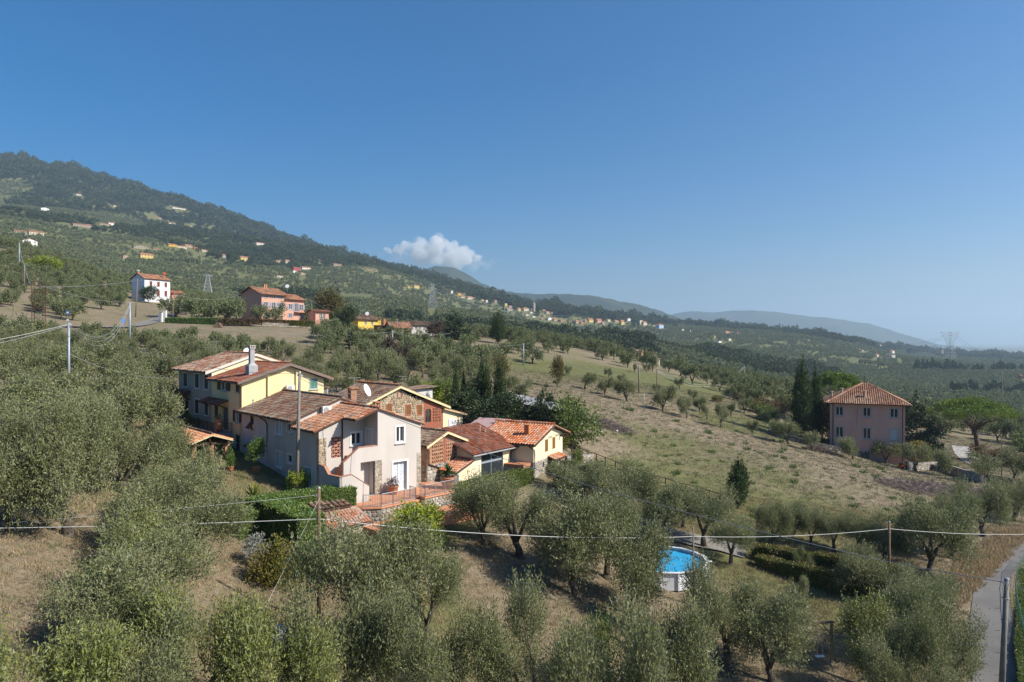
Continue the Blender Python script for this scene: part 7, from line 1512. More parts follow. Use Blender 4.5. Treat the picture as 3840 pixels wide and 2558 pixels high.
# ---------------------------------------------------------------- tiled garden shed
sh = House('garden_shed', 'low garden shed with a mossy roof above a red-tiled roof behind the wooden pole', 'shed', MO, MA, -14.5)
roof_slope(sh, (-11.9, -4.85, -13.25), (-7.7, -4.6, -13.25), (-7.7, -2.55, -12.52), (-11.5, -2.55, -12.52), T_MARS, .25, .36, slab=T_MARS, arch=.16)
roof_slope(sh, (-11.4, -2.75, -12.34), (-8.25, -2.75, -12.34), (-8.25, -.3, -11.72), (-11.4, -.3, -11.72), T_SHED, .40, .5, slab=slab_d, jit=.025)
roof_slope(sh, (-8.25, 1.1, -12.3), (-11.4, 1.1, -12.3), (-11.4, -.3, -11.72), (-8.25, -.3, -11.72), T_SHED, .40, .5, slab=slab_d, jit=.025)
q = sh.mb(); q.box(-11.3, -8.3, -2.5, .8, -15, -12.35); q.box(-11.3, -7.8, -4.6, -2.5, -15, -13.3); sh.part(q, 'wall', mat('shed_plaster', (.44, .39, .32), (.38, .33, .27), 1.5)); gutter(sh, (-11.95, -4.9, -13.33), (-7.7, -4.65, -13.33), .06); downpipe(sh, [(-11.9, -4.85, -13.35), (-11.7, -4.7, -13.6), (-11.7, -4.7, -14.8)], .045, zinc)
x, y = fM(-12.2, -6.2); t = thing('garden_machine', 'red and black garden machine under a dark cover beside the shed', 'machine', (x, y, gz(x, y)), R(40)); t.scale = (.62, .62, .62); q = MB(); q.box(-.5, .5, -.3, .3, .35, .75); q.prism([(-.5, -.3, .75), (.5, -.3, .75), (.35, -.2, 1.0), (-.35, -.2, 1.0)], (0, .5, 0)); q.build('body', mat('red_paint', (.42, .025, .015), rough=.4), t)
for dx in (-.4, .4):
    for dy in (-.38, .38): q = MB(); q.tube([(dx, dy - .09, .25), (dx, dy + .09, .25)], .25, 12); q.build('wheel', mat('black_rubber', (.02, .02, .02)), t)
q = MB(); q.lathe([(.7, .9), (.75, 1.2), (.5, 1.5), (.1, 1.6)], 10, (.35, .5, 0)); q.build('cover', mat('black_tarpaulin', (.018, .018, .022), rough=.5), t)
# tarpaulins and pale sacks under the olives
def tarp(label, px, Y, w, h, m, seed):
    g = np.random.default_rng(seed); n = 12; p = at(px, Y); U, Vv = np.meshgrid(np.linspace(-1, 1, n), np.linspace(-1, 1, n), indexing='ij'); r2 = np.clip(1 - U ** 2, 0, 1) * np.clip(1 - Vv ** 2, 0, 1); Zz = h * r2 ** .5 * (.6 + .8 * vnoise(U * 3 + seed, Vv * 3)) + .03; P = np.stack([U * w, Vv * w * .7, Zz], -1).reshape(-1, 3); i_ = np.arange(n * n).reshape(n, n); o = link('tarpaulin', mesh_np('tarpaulin', P, np.stack([i_[:-1, :-1], i_[1:, :-1], i_[1:, 1:], i_[:-1, 1:]], -1).reshape(-1, 4), m)); o.location = p; tag(o, label, 'tarpaulin', None)
tarp('crumpled white tarpaulin on a heap seen through the olive at the lower left', 1058, 33.5, 1.0, 1.0, mat('white_sheet', (.66, .67, .70), rough=.7), 3); tarp('bluish white tarpaulin lower in front of the white one', 1120, 29.5, 1.1, .8, mat('bluish_sheet', (.48, .56, .70), rough=.5), 6)

# ---------------------------------------------------------------- pergola and the upper terrace of the yellow house
Pp = House('pergola', 'open pergola with a salmon tiled roof on brick posts before the yellow house', 'pergola', MO, MA, -11.2)
r = roof_slope(Pp, (-14.1, 22.6, -9.05), (-14.1, 14.6, -9.05), (-12.25, 14.6, -8.42), (-12.25, 22.6, -8.42), T_SALM, .27, .42, slab=cy_); roof_slope(Pp, (-10.4, 14.6, -9.05), (-10.4, 22.6, -9.05), (-12.25, 22.6, -8.42), (-12.25, 14.6, -8.42), T_SALM, .27, .42, slab=cy_); ridge_caps(Pp, (-12.25, 14.6, -8.36), (-12.25, 22.6, -8.36), T_SHED, r)
for x, y in ((-13.7, 15.2), (-12.2, 15.2), (-10.8, 15.2), (-10.8, 18.7), (-10.8, 22.2), (-13.7, 22.2), (-13.7, 18.7)):
    q = Pp.mb(); q.box(x - .19, x + .19, y - .19, y + .19, -12.2, -9.35); po = Pp.part(q, 'brick_post', brick_wall)
    bp_ = MB(); bp_.box(-.2, .2, -.2, .2, 0, .11); me_b = bp_.mesh('brick', brick_m)
    for k in range(14): o = link('brick', me_b, po); o.location = (x, y, -11.6 + k * .155 + 11.2); o.rotation_euler = (0, 0, .02 * (k % 3))
for x in (-13.7, -12.25, -10.8): q = Pp.mb(); q.box(x - .1, x + .1, 14.7, 22.5, -9.35, -9.12); Pp.part(q, 'beam', dark_w)
q = Pp.mb(); q.box(-13.9, -10.6, 15.1, 15.28, -9.35, -9.14); Pp.part(q, 'beam', dark_w); gutter(Pp, (-10.33, 14.6, -9.12), (-10.33, 22.6, -9.12), .06, cy_); downpipe(Pp, [(-10.33, 14.7, -9.15), (-10.7, 14.95, -9.5), (-10.7, 14.95, -11.4)], .05, cy_)
Ut = House('balcony_terrace', 'raised terrace with iron railings before the yellow and beige houses', 'terrace', MO, MA, -11.5); q = Ut.mb(); q.box(-10.0, -8.5, 19.8, 37, -9.35, -9.05); Ut.part(q, 'floor', mat('grey_tile_floor', (.30, .28, .27))); q = Ut.mb(); q.box(-9.95, -9.75, 23.8, 37, -12.2, -9.35); Ut.part(q, 'wall', st_beige)
railing('black iron railing along the upper terrace of the yellow house', MO, MA, [(-8.55, 19.8), (-9.95, 19.8), (-9.95, 25), (-9.95, 30)], -9.05, .95, .14, m=gutter_m)
JAR = [(.22, 0), (.34, .3), (.46, .7), (.44, 1.0), (.28, 1.2), (.26, 1.28), (.36, 1.34), (.30, 1.34), (.2, 1.2)]
x, y = fM(-9.3, 21.2); t = thing('oil_jar', 'big terracotta oil jar on the upper terrace beside the iron railing', 'jar', (x, y, -9.05)); q = MB(); q.lathe(JAR, 18); q.build('jar', terracotta, t, True); o = link('plant', bush_mesh('plant', 3, ball_lobes(3, 6), 600, .1, .05, M_green), t); o.location = (0, 0, 1.15); o.scale = (.7, .7, .6)
x, y = fM(-9.6, 18.2); t = thing('oil_jar', 'terracotta jar on the ground by the lower green doors', 'jar', (x, y, gz(x, y) + .0)); q = MB(); q.lathe(JAR, 16); q.build('jar', terracotta, t, True)
def chair(label, x, y, z, rz):
    t = thing('garden_chair', label, 'chair', (x, y, z), rz, 'white garden chairs on the upper terrace'); q = MB(); q.box(-.24, .24, -.24, .24, .42, .46); q.build('seat', white_p, t); q = MB(); q.box(-.24, .24, .22, .27, .46, .95); q.build('backrest', white_p, t)
    for a in (-.21, .21):
        for b in (-.21, .21): q = MB(); q.box(a - .02, a + .02, b - .02, b + .02, 0, .42); q.build('leg', white_p, t)
x, y = fM(-9.2, 33.6); chair('white garden chair left of the small terrace table', x, y, -9.05, 1.0); x, y = fM(-9.2, 31.4); chair('white garden chair right of the small terrace table', x, y, -9.05, -1.2)
x, y = fM(-9.25, 32.5); t = thing('garden_table', 'small white table between the two terrace chairs', 'table', (x, y, -9.05)); q = MB(); q.lathe([(.4, .7), (.4, .74)], 14); q.build('tabletop', white_p, t); q = MB(); q.lathe([(.25, 0), (.05, .05), (.05, .7)], 10); q.build('leg', white_p, t)
x, y = fM(-9.25, 32.5); t = thing('flower_pot', 'terracotta flower pot on the small terrace table', 'flower pot', (x, y, -8.31)); q = MB(); q.lathe([(.18, 0), (.26, .3), (.22, .3)], 12); q.build('pot', terracotta, t); o = link('plant', bush_mesh('plant', 4, ball_lobes(4, 5), 300, .12, .06, M_green), t); o.location = (0, 0, .2); o.scale = (.5, .5, .45)
for i, (u, d, h) in enumerate(((-9.4, 30.2, 1.1), (-9.5, 28.6, .9), (-9.5, 26.8, .8))): x, y = fM(u, d); bush('shrub', ('leafy green plant next to the terrace chairs', 'potted shrub behind the iron railing', 'spiky plant behind the iron railing')[i], 'hedge', (x, y, -9.05), h, 1.0)
x, y = fM(-10.2, 17.0); t = thing('clothes_dryer', 'white folding clothes dryer beside the pergola', 'clothes dryer', (x, y, gz(x, y)), R(60)); q = MB()
for s in (-.5, .5): q.tube([(-.4, s, 0), (.4, s, 1.0)], .02, 5); q.tube([(.4, s, 0), (-.4, s, 1.0)], .02, 5)
q.build('leg', white_p, t); q = MB()
for k in range(7): q.tube([(-.9 + .3 * k, -.55, 1.0), (-.9 + .3 * k, .55, 1.0)], .014, 5)
q.tube([(-.9, -.55, 1.0), (.9, -.55, 1.0)], .018, 5); q.tube([(-.9, .55, 1.0), (.9, .55, 1.0)], .018, 5); q.build('rack', white_p, t)

# ---------------------------------------------------------------- things fixed to the houses
def ac(label, x, y, z, rz):
    t = thing('air_conditioner', label, 'air conditioner', (x, y, z), rz); q = MB(); q.box(-.42, .42, -.18, .18, 0, .62); q.build('casing', mat('offwhite_enamel', (.66, .65, .60), rough=.4), t); q = MB(); q.lathe([(.24, 0), (.24, .02)], 18); o = q.build('fan_grille', mat('grey_grille', (.33, .33, .33), rough=.5), t); o.rotation_euler = (R(90), 0, 0); o.location = (-.1, -.185, .31)
    for s in (-.3, .3): q = MB(); q.box(s - .02, s + .02, -.2, .4, -.06, -.005); q.build('bracket', zinc, t)
x, y = fM(-3.7, 17.25); ac('white air conditioner on the yellow gable above the old roof', x, y, -5.08, R(MA)); x, y = fM(-5.9, 5.65); ac('white air conditioner on the light gable between the two farmhouse roofs', x, y, -6.25, R(MA))
def dish(label, x, y, z, rz, r=.45, m=white_p, stem=.8):
    t = thing('satellite_dish', label, 'satellite dish', (x, y, z), rz); q = MB(); q.lathe([(r, .06), (r * .7, .03), (r * .3, .005), (.02, 0), (.02, -.02), (r * .3, -.012), (r * .7, .012), (r, .045)], 20); o = q.build('dish', m, t); o.rotation_euler = (R(68), 0, 0); o.location = (0, -.08, stem); q = MB(); q.tube([(0, 0, -.4), (0, 0, stem)], .03, 6); q.build('mast', zinc, t); q = MB(); q.tube([(0, -.1, stem - r * .8), (0, -.55, stem - .05)], .015, 5); q.box(-.04, .04, -.62, -.52, stem - .08, stem + .02); q.build('feed_arm', zinc, t)
x, y = fM(-2.0, 5.6); dish('big white oval satellite dish on the farmhouse ridge', x, y, -5.55, R(78), .6, stem=1.1); x, y = fM(-3.0, 29.5); dish('round white satellite dish beside the red chimney', x, y, -2.0, R(30), .5, stem=.75)
p_ = Ph.e.location; dish('white satellite dish next to the chimneys of the pink farmhouse', p_.x + 4.6, p_.y + 9.5, 15.6, 0, .62, stem=1.6); dish('white satellite dish on the roof of the yellow farmhouse', at(1377, 207).x, 207, 7.4, 0, .6, stem=.9); dish('orange satellite dish on the white farmhouse roof', at(617, 248).x, 248, 23.3, .4, .6, T_NEW, stem=1.2)
def antenna(label, x, y, z, h, rz=0.5, n=6):
    t = thing('tv_antenna', label, 'antenna', (x, y, z), rz); q = MB(); q.tube([(0, 0, -.6), (0, 0, h)], .022, 6); q.build('mast', zinc, t); q = MB(); q.tube([(-.6, 0, h), (.6, 0, h)], .016, 5)
    for k in range(n): q.tube([(-.55 + 1.1 * k / (n - 1), -.22, h), (-.55 + 1.1 * k / (n - 1), .22, h)], .01, 4)
    q.build('boom', zinc, t); return t
x, y = fM(-2.2, 7.3); antenna('tall television antenna on the grey farmhouse beside the brick chimney', x, y, -5.4, 2.0); x, y = fM(-5.2, 33.2); antenna('television antenna on the left ridge of the beige house', x, y, -2.0, 1.9); x, y = fM(9.2, 16.2); antenna('television antenna above the stone barn roof', x, y, -5.9, 1.9, 1.0); antenna('television antenna on the white farmhouse roof', at(588, 246).x, 246, 23.3, 2.6); antenna('television antenna on the yellow farmhouse roof', at(1352, 207).x, 207, 7.2, 2.2)
x, y = fM(.6, 17.9); t = thing('chimney_stack', 'slim grey chimney with a tiled cap before the yellow gable', 'chimney', (x, y, -7)); q = MB(); q.box(-.2, .2, -.2, .2, -.4, 1.9); q.build('stack', MATS['grey_render'], t); q = MB(); q.box(-.3, .3, -.3, .3, 2.05, 2.13); q.box(-.2, -.1, -.2, .2, 1.9, 2.05); q.box(.1, .2, -.2, .2, 1.9, 2.05); q.build('cap', terracotta, t)
x, y = fM(-8.05, 15.9); t = thing('vent_pipe', 'thin dark vent pipe on the lower edge of the old roof', 'pipe', (x, y, -6.6)); q = MB(); q.tube([(0, 0, 0), (0, 0, .95)], .05, 7); q.build('pipe', zinc, t); q = MB(); q.lathe([(.09, .95), (.1, 1.0), (.02, 1.05)], 8); q.build('cap', zinc, t)

# ---------------------------------------------------------------- pool, lawn things
pc = (11.75, 53.4); pzt = -17.05; zg = gz(*pc) - .2; pl = thing('swimming_pool', 'above-ground oval swimming pool with white walls and blue water', 'swimming pool', (pc[0], pc[1], zg), R(8)); N_ = 16
ring = lambda k, zz: [(3.5 * k * math.cos(2 * math.pi * i / N_) + .0, 3.35 * k * math.sin(2 * math.pi * i / N_), zz) for i in range(N_)]
H_ = pzt - zg
pw_ = mat('white_pool_wall', (.72, .73, .74), (.66, .67, .68), 2, .45)
for i in range(N_):
    a, b = ring(1, 0)[i], ring(1, 0)[(i + 1) % N_]; q = MB(); k = .985; q.add([(a[0], a[1], -.3), (b[0], b[1], -.3), (b[0], b[1], H_), (a[0], a[1], H_), (a[0] * k, a[1] * k, -.3), (b[0] * k, b[1] * k, -.3), (b[0] * k, b[1] * k, H_), (a[0] * k, a[1] * k, H_)], [[0, 1, 2, 3], [5, 4, 7, 6], [3, 2, 6, 7]]); q.build('wall_panel', pw_, pl)
    q = MB(); q.box(-.07, .07, -.06, .06, -.3, H_ + .02); o = q.build('post', mat('pale_grey_post', (.60, .62, .64), rough=.45), pl); o.location = (a[0], a[1], 0); o.rotation_euler = (0, 0, 2 * math.pi * i / N_)
    A0, B0 = ring(.955, 0)[i], ring(.955, 0)[(i + 1) % N_]; A1, B1 = ring(1.035, 0)[i], ring(1.035, 0)[(i + 1) % N_]; q = MB(); q.prism([(A0[0], A0[1], H_ + .005), (A1[0], A1[1], H_ + .005), (B1[0], B1[1], H_ + .005), (B0[0], B0[1], H_ + .005)], (0, 0, .05)); q.build('rim', pw_, pl)
q = MB(); q.poly(ring(.98, H_ - .22)); q.build('water', mat('pool_water', (.03, .33, .62), (.04, .38, .66), .6, .08, spec=.5, bump=.06, bscale=3), pl); q = MB(); q.tube([(3.6, .3, .5), (4.3, .5, .45), (4.3, .5, .1)], .05, 6); q.build('hose', pw_, pl)
t = thing('garden_lounger', 'white plastic loungers seen through the olive left of the pool', 'lounger', (at(2375, 53).x, 53, gz(at(2375, 53).x, 53)), .5); q = MB(); q.box(-.9, .5, -.35, .35, .3, .36); q.build('seat', white_p, t); q = MB(); q.prism([(.5, -.35, .3), (1.1, -.35, .75), (1.07, -.35, .8), (.5, -.35, .36)], (0, .7, 0)); q.build('backrest', white_p, t)
for a in (-.8, .4):
    for b in (-.3, .3): q = MB(); q.box(a - .03, a + .03, b - .03, b + .03, 0, .3); q.build('leg', white_p, t)
t = thing('swing', 'wooden swing with a single hanging seat under the olives', 'swing', (at(3118, 42.5).x, 42.5, gz(at(3118, 42.5).x, 42.5)), .15); sw = mat('grey_timber', (.27, .20, .13), (.20, .15, .10), 4); q = MB(); q.box(-.06, .06, -.06, .06, -.2, 2.6); q.build('post', sw, t); q = MB(); q.box(-1.1, .15, -.05, .05, 2.5, 2.62); q.build('beam', sw, t); q = MB(); q.tube([(0, 0, 1.7), (-.6, 0, 2.5)], .04, 5); q.build('brace', sw, t)
for s in (-.95, -.6): q = MB(); q.tube([(s, 0, .5), (s, 0, 2.5)], .012, 4); q.build('rope', white_p, t)
q = MB(); q.box(-1.05, -.5, -.12, .12, .46, .5); q.build('seat', white_p, t)
# ---------------------------------------------------------------- rustic fence, walls
fw_m = mat('creosoted_wood', (.06, .035, .022), (.09, .055, .035), 4, .85)
fp = [hit(*p) for p in ((2115, 1683), (2144, 1700), (2174, 1712), (2205, 1727), (2236, 1738), (2270, 1752), (2308, 1767), (2347, 1782), (2381, 1794), (2414, 1806), (2454, 1818), (2496, 1830), (2532, 1843), (2572, 1852), (2616, 1862), (2660, 1876), (2700, 1888))]
ft = thing('rustic_fence', 'rustic brown post-and-rail fence with crossed braces along the foot of the field', 'fence', fp[0]); o0 = fp[0]
for p in fp: q = MB(); q.tube([tuple(p - o0 + Vector((0, 0, -.3))), tuple(p - o0 + Vector((0, 0, 1.05)))], .06, 7); q.build('post', fw_m, ft)
for a, b in zip(fp, fp[1:]):
    q = MB(); q.tube([tuple(a - o0 + Vector((0, 0, .98))), tuple(b - o0 + Vector((0, 0, .98)))], .045, 6); q.build('rail', fw_m, ft); q = MB(); q.tube([tuple(a - o0 + Vector((0, 0, .15))), tuple(b - o0 + Vector((0, 0, .5)))], .035, 6); q.build('brace', fw_m, ft)
def stone_wall(label, pts, h, m=mortar_g, ms=ST_G, size=.3, n_ind=80, w=.35, name='stone_wall', ztop=None):
    Hs = House(name, label, 'wall', pts[0], 0, gz(*pts[0])); o = pts[0]; core = Hs.mb(); segs = []
    for a, b in zip(pts, pts[1:]):
        L_ = math.hypot(b[0] - a[0], b[1] - a[1]); k = max(1, round(L_ / 3.0))
        for i in range(k):
            p = (a[0] + (b[0] - a[0]) * i / k, a[1] + (b[1] - a[1]) * i / k); q = (a[0] + (b[0] - a[0]) * (i + 1) / k, a[1] + (b[1] - a[1]) * (i + 1) / k); segs.append((p, q))
    for p, q in segs:
        z0 = min(gz(*p), gz(*q)) - .4; za, zb = (gz(*p) + h, gz(*q) + h) if ztop is None else (ztop, ztop); l = math.hypot(q[0] - p[0], q[1] - p[1]); n = (-(q[1] - p[1]) / l * w, (q[0] - p[0]) / l * w)
        P = [(p[0] - o[0], p[1] - o[1], z0), (q[0] - o[0], q[1] - o[1], z0), (q[0] - o[0], q[1] - o[1], zb), (p[0] - o[0], p[1] - o[1], za)]; core.add(P + [(x + n[0], y + n[1], z) for x, y, z in P], [[0, 1, 2, 3], [7, 6, 5, 4], [0, 4, 5, 1], [1, 5, 6, 2], [2, 6, 7, 3], [3, 7, 4, 0]])
    c = Hs.part(core, 'masonry', m)
    for p, q in segs:
        l = math.hypot(q[0] - p[0], q[1] - p[1]); z0 = min(gz(*p), gz(*q)) - .1; zt = (min(gz(*p), gz(*q)) + h) if ztop is None else ztop; T_ = wT(p[0] - o[0], p[1] - o[1], (q[0] - p[0]) / l, (q[1] - p[1]) / l); na = max(0, n_ind); stones(Hs, T_, 0, l, z0, zt, size, ms, c, n_ind=na // max(1, len(segs)), depth=.06)
    return Hs
stone_wall('low dark stone wall along the lower edge of the field before the pink villa', [tuple(hit(*p)[:2]) for p in ((2880, 1632), (2955, 1652), (3069, 1681), (3183, 1706), (3297, 1729), (3411, 1752), (3524, 1769), (3638, 1792), (3798, 1821))], .95, size=.42, n_ind=150, ms=[mat('dark_fieldstone', (.12, .105, .09), (.16, .14, .12), 3, .95, rnd=.3), MATS['grey_fieldstone']], m=mat('dark_mortar', (.10, .09, .08)))
stone_wall('rubble retaining wall under the bare ground below the cream house', [tuple(fR(-.6, -3.8)), tuple(fR(2.6, -4.6)), tuple(fR(5.0, -5.3))], 1.5, ztop=-14.0, size=.34, n_ind=110)
stone_wall('grey stepped stone wall right of the garage door', [tuple(fR(6.2, -.9)), tuple(fR(8.2, -1.4)), tuple(fR(10.5, -2.2))], 1.2, size=.3, n_ind=60)
stone_wall('shady stone wall behind the lean-to at the foot of the cypresses', [tuple(at(1700, 83)[:2]), tuple(at(1800, 80)[:2]), tuple(at(1880, 78)[:2])], 1.6, size=.34, n_ind=60)
vw_ = stone_wall('dry-stone wall hung with red creeper below the pink farmhouse', [tuple(at(812, 186)[:2]), tuple(at(900, 188)[:2]), tuple(at(1000, 191)[:2]), tuple(at(1090, 194)[:2]), tuple(at(1180, 197)[:2])], 1.7, size=.5, n_ind=100)
for i, (a, b, m) in enumerate(((820, 985, M_rust), (985, 1085, M_rust), (1085, 1180, M_yel))):
    P0, P1 = at(a, 186 + i * 3), at(b, 189 + i * 3); g = np.random.default_rng(i); k = 2600 if i != 1 else 1000; tt = g.random(k); X = P0.x + (P1.x - P0.x) * tt; Yv = P0.y + (P1.y - P0.y) * tt - .1 - .3 * g.random(k); Zv = ground(X, Yv) + 1.9 - (1.3 if i != 1 else .6) * g.random(k) ** 1.5; Pp_ = np.stack([X, Yv, Zv], -1); A = g.normal(size=(k, 3)); A /= np.linalg.norm(A, axis=1)[:, None]; B = np.cross(A, g.normal(size=(k, 3))); B /= np.linalg.norm(B, axis=1)[:, None]; V = np.stack([Pp_, Pp_ + A * .2 + B * .14, Pp_ + A * .4, Pp_ + A * .2 - B * .14], 1).reshape(-1, 3) - np.array(P0)
    o = link('creeper', mesh_np('creeper', V, np.arange(len(V)).reshape(-1, 4), m)); o.location = P0; tag(o, ('red creeper on the left part of the crest wall', 'thin russet creeper in the middle of the crest wall', 'yellow-green creeper on the right part of the crest wall')[i], 'creeper')
stone_wall('plastered yard wall right of the pink villa', [tuple(at(3410, 108)[:2]), tuple(at(3520, 112)[:2]), tuple(at(3600, 104)[:2]), tuple(at(3680, 99)[:2])], 1.3, size=.4, n_ind=40)
# ---------------------------------------------------------------- poles
conc = mat('grey_concrete', (.22, .205, .185), (.17, .16, .145), 2.5, .9, bump=.2); wood_p = mat('weathered_pole_wood', (.14, .085, .05), (.20, .13, .085), 3, .9, stretch=(5, 5, .6), bump=.3); steel_p = mat('pale_steel_pole', (.32, .36, .40), (.27, .31, .35), 2, .5, metal=.3); wood_g = mat('grey_pole_wood', (.22, .18, .14), (.17, .14, .11), 3, .9)
POLE = {}
def pole(key, label, px, Y, top, r0, r1, m, arm=None, ins=(), base=None, steps=False, px_top=None):
    p = at(px, Y); zt = -(top - 1279) / F * Y; dx = ((px_top if px_top is not None else px) - px) / F * Y; t = thing('utility_pole', label, 'pole', p); h = zt - p.z; q = MB(); q.tube([(0, 0, -.5), (dx * .5, 0, h * .5), (dx, 0, h)], [r0, (r0 + r1) / 2, r1], 12); q.build('shaft', m, t, True)
    q = MB(); q.lathe([(r1 * 1.08, 0), (r1 * .9, .06), (.01, .1)], 10, (dx, 0, h)); q.build('cap', zinc, t)
    if arm: q = MB(); q.box(dx - arm, dx + arm, -.05, .05, h - .35, h - .22); q.build('crossarm', zinc, t)
    for (ix, iz) in ins: q = MB(); q.lathe([(.03, 0), (.07, .03), (.05, .08), (.07, .12), (.02, .17)], 8, (dx + ix, 0, h + iz)); q.build('insulator', mat('white_porcelain', (.65, .65, .62), rough=.3), t)
    if steps:
        for k in range(9):
            q = MB(); q.tube([(-.05, 0, h - 1.0 - k * .62), ((-.32 if k % 2 else .30), 0, h - 1.0 - k * .62)], .012, 5); q.build('climbing_step', gutter_m, t)
    q = MB(); q.lathe([(r0 * 1.02, 0), (r0 * 1.02, .05)], 12, (dx * .85, 0, h * .85)); q.build('band', zinc, t)
    POLE[key] = Vector((p.x + dx, p.y, zt)); return t
pole('P1', 'tall concrete pole rising before the side wall of the grey farmhouse', 1112, 55.2, 1397, .16, .105, conc, None, ((-.15, -.3), (.15, -.35)), px_top=1124)
pole('P2', 'pale steel pole above the dense olive grove at the left', 258, 75, 1213, .15, .11, steel_p, .25, ((-.2, -.2), (.2, -.2)))
pole('P3', 'brown wooden pole in the foreground beside the garden shed', 1196, 37, 1831, .12, .085, wood_p, None, ((-.1, -.45),))
pole('P4', 'thin wooden pole in front of the blue pool', 2600, 48.5, 1983, .075, .05, wood_g)
pole('P5', 'wooden pole standing above the dark hedges', 3335, 52.5, 1958, .10, .075, wood_p)
pole('P6', 'thick concrete pole with climbing steps beside the road', 3752, 38, 2172, .17, .115, conc, None, ((-.15, -.3),), steps=True, px_top=3776)
pole('P7', 'second pale steel pole behind the first, above the lane', 487, 130, 1137, .2, .16, steel_p, .3)
pole('P8', 'tall thin pole with a crossarm before the white farmhouse', 508, 200, 1048, .16, .11, wood_g, 1.2, ((-1.1, -.2), (0, 0), (1.1, -.2)), px_top=516)
pole('P9', 'leaning thin pole at the end of the crest hedge', 645, 190, 1101, .15, .1, wood_g, None, px_top=655)
pole('P10', 'upper metal pole on the slope at the left edge', 72, 250, 909, .22, .15, steel_p)
pole('P11', 'lower pole on the slope above the rusty lattice tower', 91, 220, 992, .2, .14, wood_g, .5)
pole('P14', 'thin metal pole in the grove beside the leafless bush', 1472, 160, 1241, .13, .1, steel_p)
pole('P15', 'slim pole leaning before the old farmhouses', 1485, 190, 1198, .15, .11, wood_g, px_top=1489)
pole('P16', 'bright steel pole on the crest of the field', 1963, 165, 1289, .18, .13, steel_p, .25)
pole('P17', 'grey pole with a leafy top in the field, the nearer of two', 2396, 140, 1372, .17, .13, wood_g); pole('P18', 'second grey pole right of the leafy one in the field', 2464, 148, 1384, .15, .11, wood_g, .4)
pole('P19', 'pole between the olives left of the pair of cypresses', 2790, 200, 1373, .17, .13, wood_g, .5); pole('P20', 'thin pole right of the umbrella pine before the cypress plantation', 3759, 180, 1400, .13, .1, wood_g); pole('P21', 'thin brown pole among the olives below the umbrella pine', 3756, 100, 1630, .07, .05, wood_p)
pole('P22', 'small pole standing on the crest right of the pink farmhouse', 1169, 208, 1128, .1, .07, wood_g); pole('P23', 'short white-topped post beside the leafy grey pole', 2415, 118, 1475, .06, .06, steel_p)
# ---------------------------------------------------------------- cables
def cable(label, pts, sag, r=.03, m=None, n=18, group=None):
    """sagging cable through the given points"""
    P = []
    for a, b in zip(pts, pts[1:]):
        a, b = Vector(a), Vector(b)
        for i in range(n + 1):
            t = i / n
            if P and i == 0: continue
            P.append(a.lerp(b, t) - Vector((0, 0, sag * 4 * t * (1 - t))))
    o = P[0].copy(); q = MB(); q.tube([tuple(p - o) for p in P], r, 5); c = q.build('cable', m or CAB_W, None); c.location = o; tag(c, label, 'cable', group); return c
CAB_W = mat('white_cable', (.52, .52, .50), rough=.6); CAB_D = mat('dark_cable', (.13, .145, .17), rough=.6); CAB_G = mat('grey_cable', (.38, .40, .42), rough=.6)
P = POLE; dz = lambda v, d: v + Vector((0, 0, d))
a3 = pz(1196, 1946, 37); a4 = pz(2600, 2012, 48.5); a5 = pz(3335, 1983, 52.5)
cable('thick white cable from the left edge to the brown wooden pole', [pz(-500, 1985, 33), a3], .12, .019); cable('thick white cable from the brown wooden pole to the thin pole by the pool', [a3, a4], .45, .020); cable('white cable from the thin pool pole to the pole above the hedges', [a4, a5], .25, .019); cable('white cable from the pole above the hedges to the right edge', [a5, pz(4250, 1975, 58)], .55, .020)
cable('thin upper cable from the top of the brown wooden pole to the left edge', [pz(-500, 2000, 34), pz(1190, 1857, 37)], .1, .010)
stay = at(330, 16); cable('diagonal stay wire from the brown wooden pole down to the lower left', [pz(1200, 1866, 37), stay], .0, .0065)
cable('long dark cable from the tall concrete pole down across to the road pole', [dz(P['P1'], -.25), pz(1460, 1560, 53.3), pz(1820, 1697, 50), pz(2200, 1818, 47), pz(2700, 1955, 44), pz(3300, 2100, 41), dz(P['P6'], -.2)], .03, .022, CAB_D); cable('cable from the road pole out to the right edge', [dz(P['P6'], -.2), pz(4200, 2330, 34)], .1, .016, CAB_G)
cable('upper cable from the steel pole to the left edge', [pz(-420, 1335, 60), dz(P['P2'], -.1)], .3, .022); cable('lower cable from the steel pole to the left edge', [pz(-420, 1360, 60), dz(P['P2'], -.2)], .35, .018, CAB_G)
for i in range(3): cable(('front', 'middle', 'rear')[i] + ' sagging cable between the two steel poles', [dz(P['P2'], -.15 - .12 * i), dz(P['P7'], -.1 - .2 * i)], 3.4 + .5 * i, .019, CAB_G, group='sagging cables between the steel poles')
cable('dark cable from the steel pole over the yellow roof to the concrete pole', [dz(P['P2'], -.3), pz(715, 1360, 74), dz(P['P1'], -.1)], .35, .017, CAB_D); cable('thin pale cable from the steel pole to the beige house', [dz(P['P2'], -3.3), pz(752, 1404, 78.5)], 1.3, .016, CAB_G)
x, y = fM(-2.6, 6.5); cable('short cable from the concrete pole to the farmhouse chimney', [dz(P['P1'], -.15), (x, y, -4.9)], .2, .02, CAB_D); cable('second short cable from the concrete pole to the yellow gable', [dz(P['P1'], -.4), (*fM(.1, 17.3), -4.6)], .25, .018, CAB_D)
tw_ = pz(147, 1068, 150); cable('long cable from the rusty tower to the white farmhouse', [tw_, pz(600, 1122, 215)], 2.2, .024, CAB_G); cable('cable from the rusty tower up to the lower slope pole', [tw_, P['P11']], 3, .04, CAB_G); cable('cable between the two slope poles at the left edge', [P['P11'], P['P10']], 1.5, .04, CAB_G); cable('faint cable from the rusty tower towards the crest', [dz(tw_, -.5), pz(500, 1054, 230)], .5, .03, CAB_G)
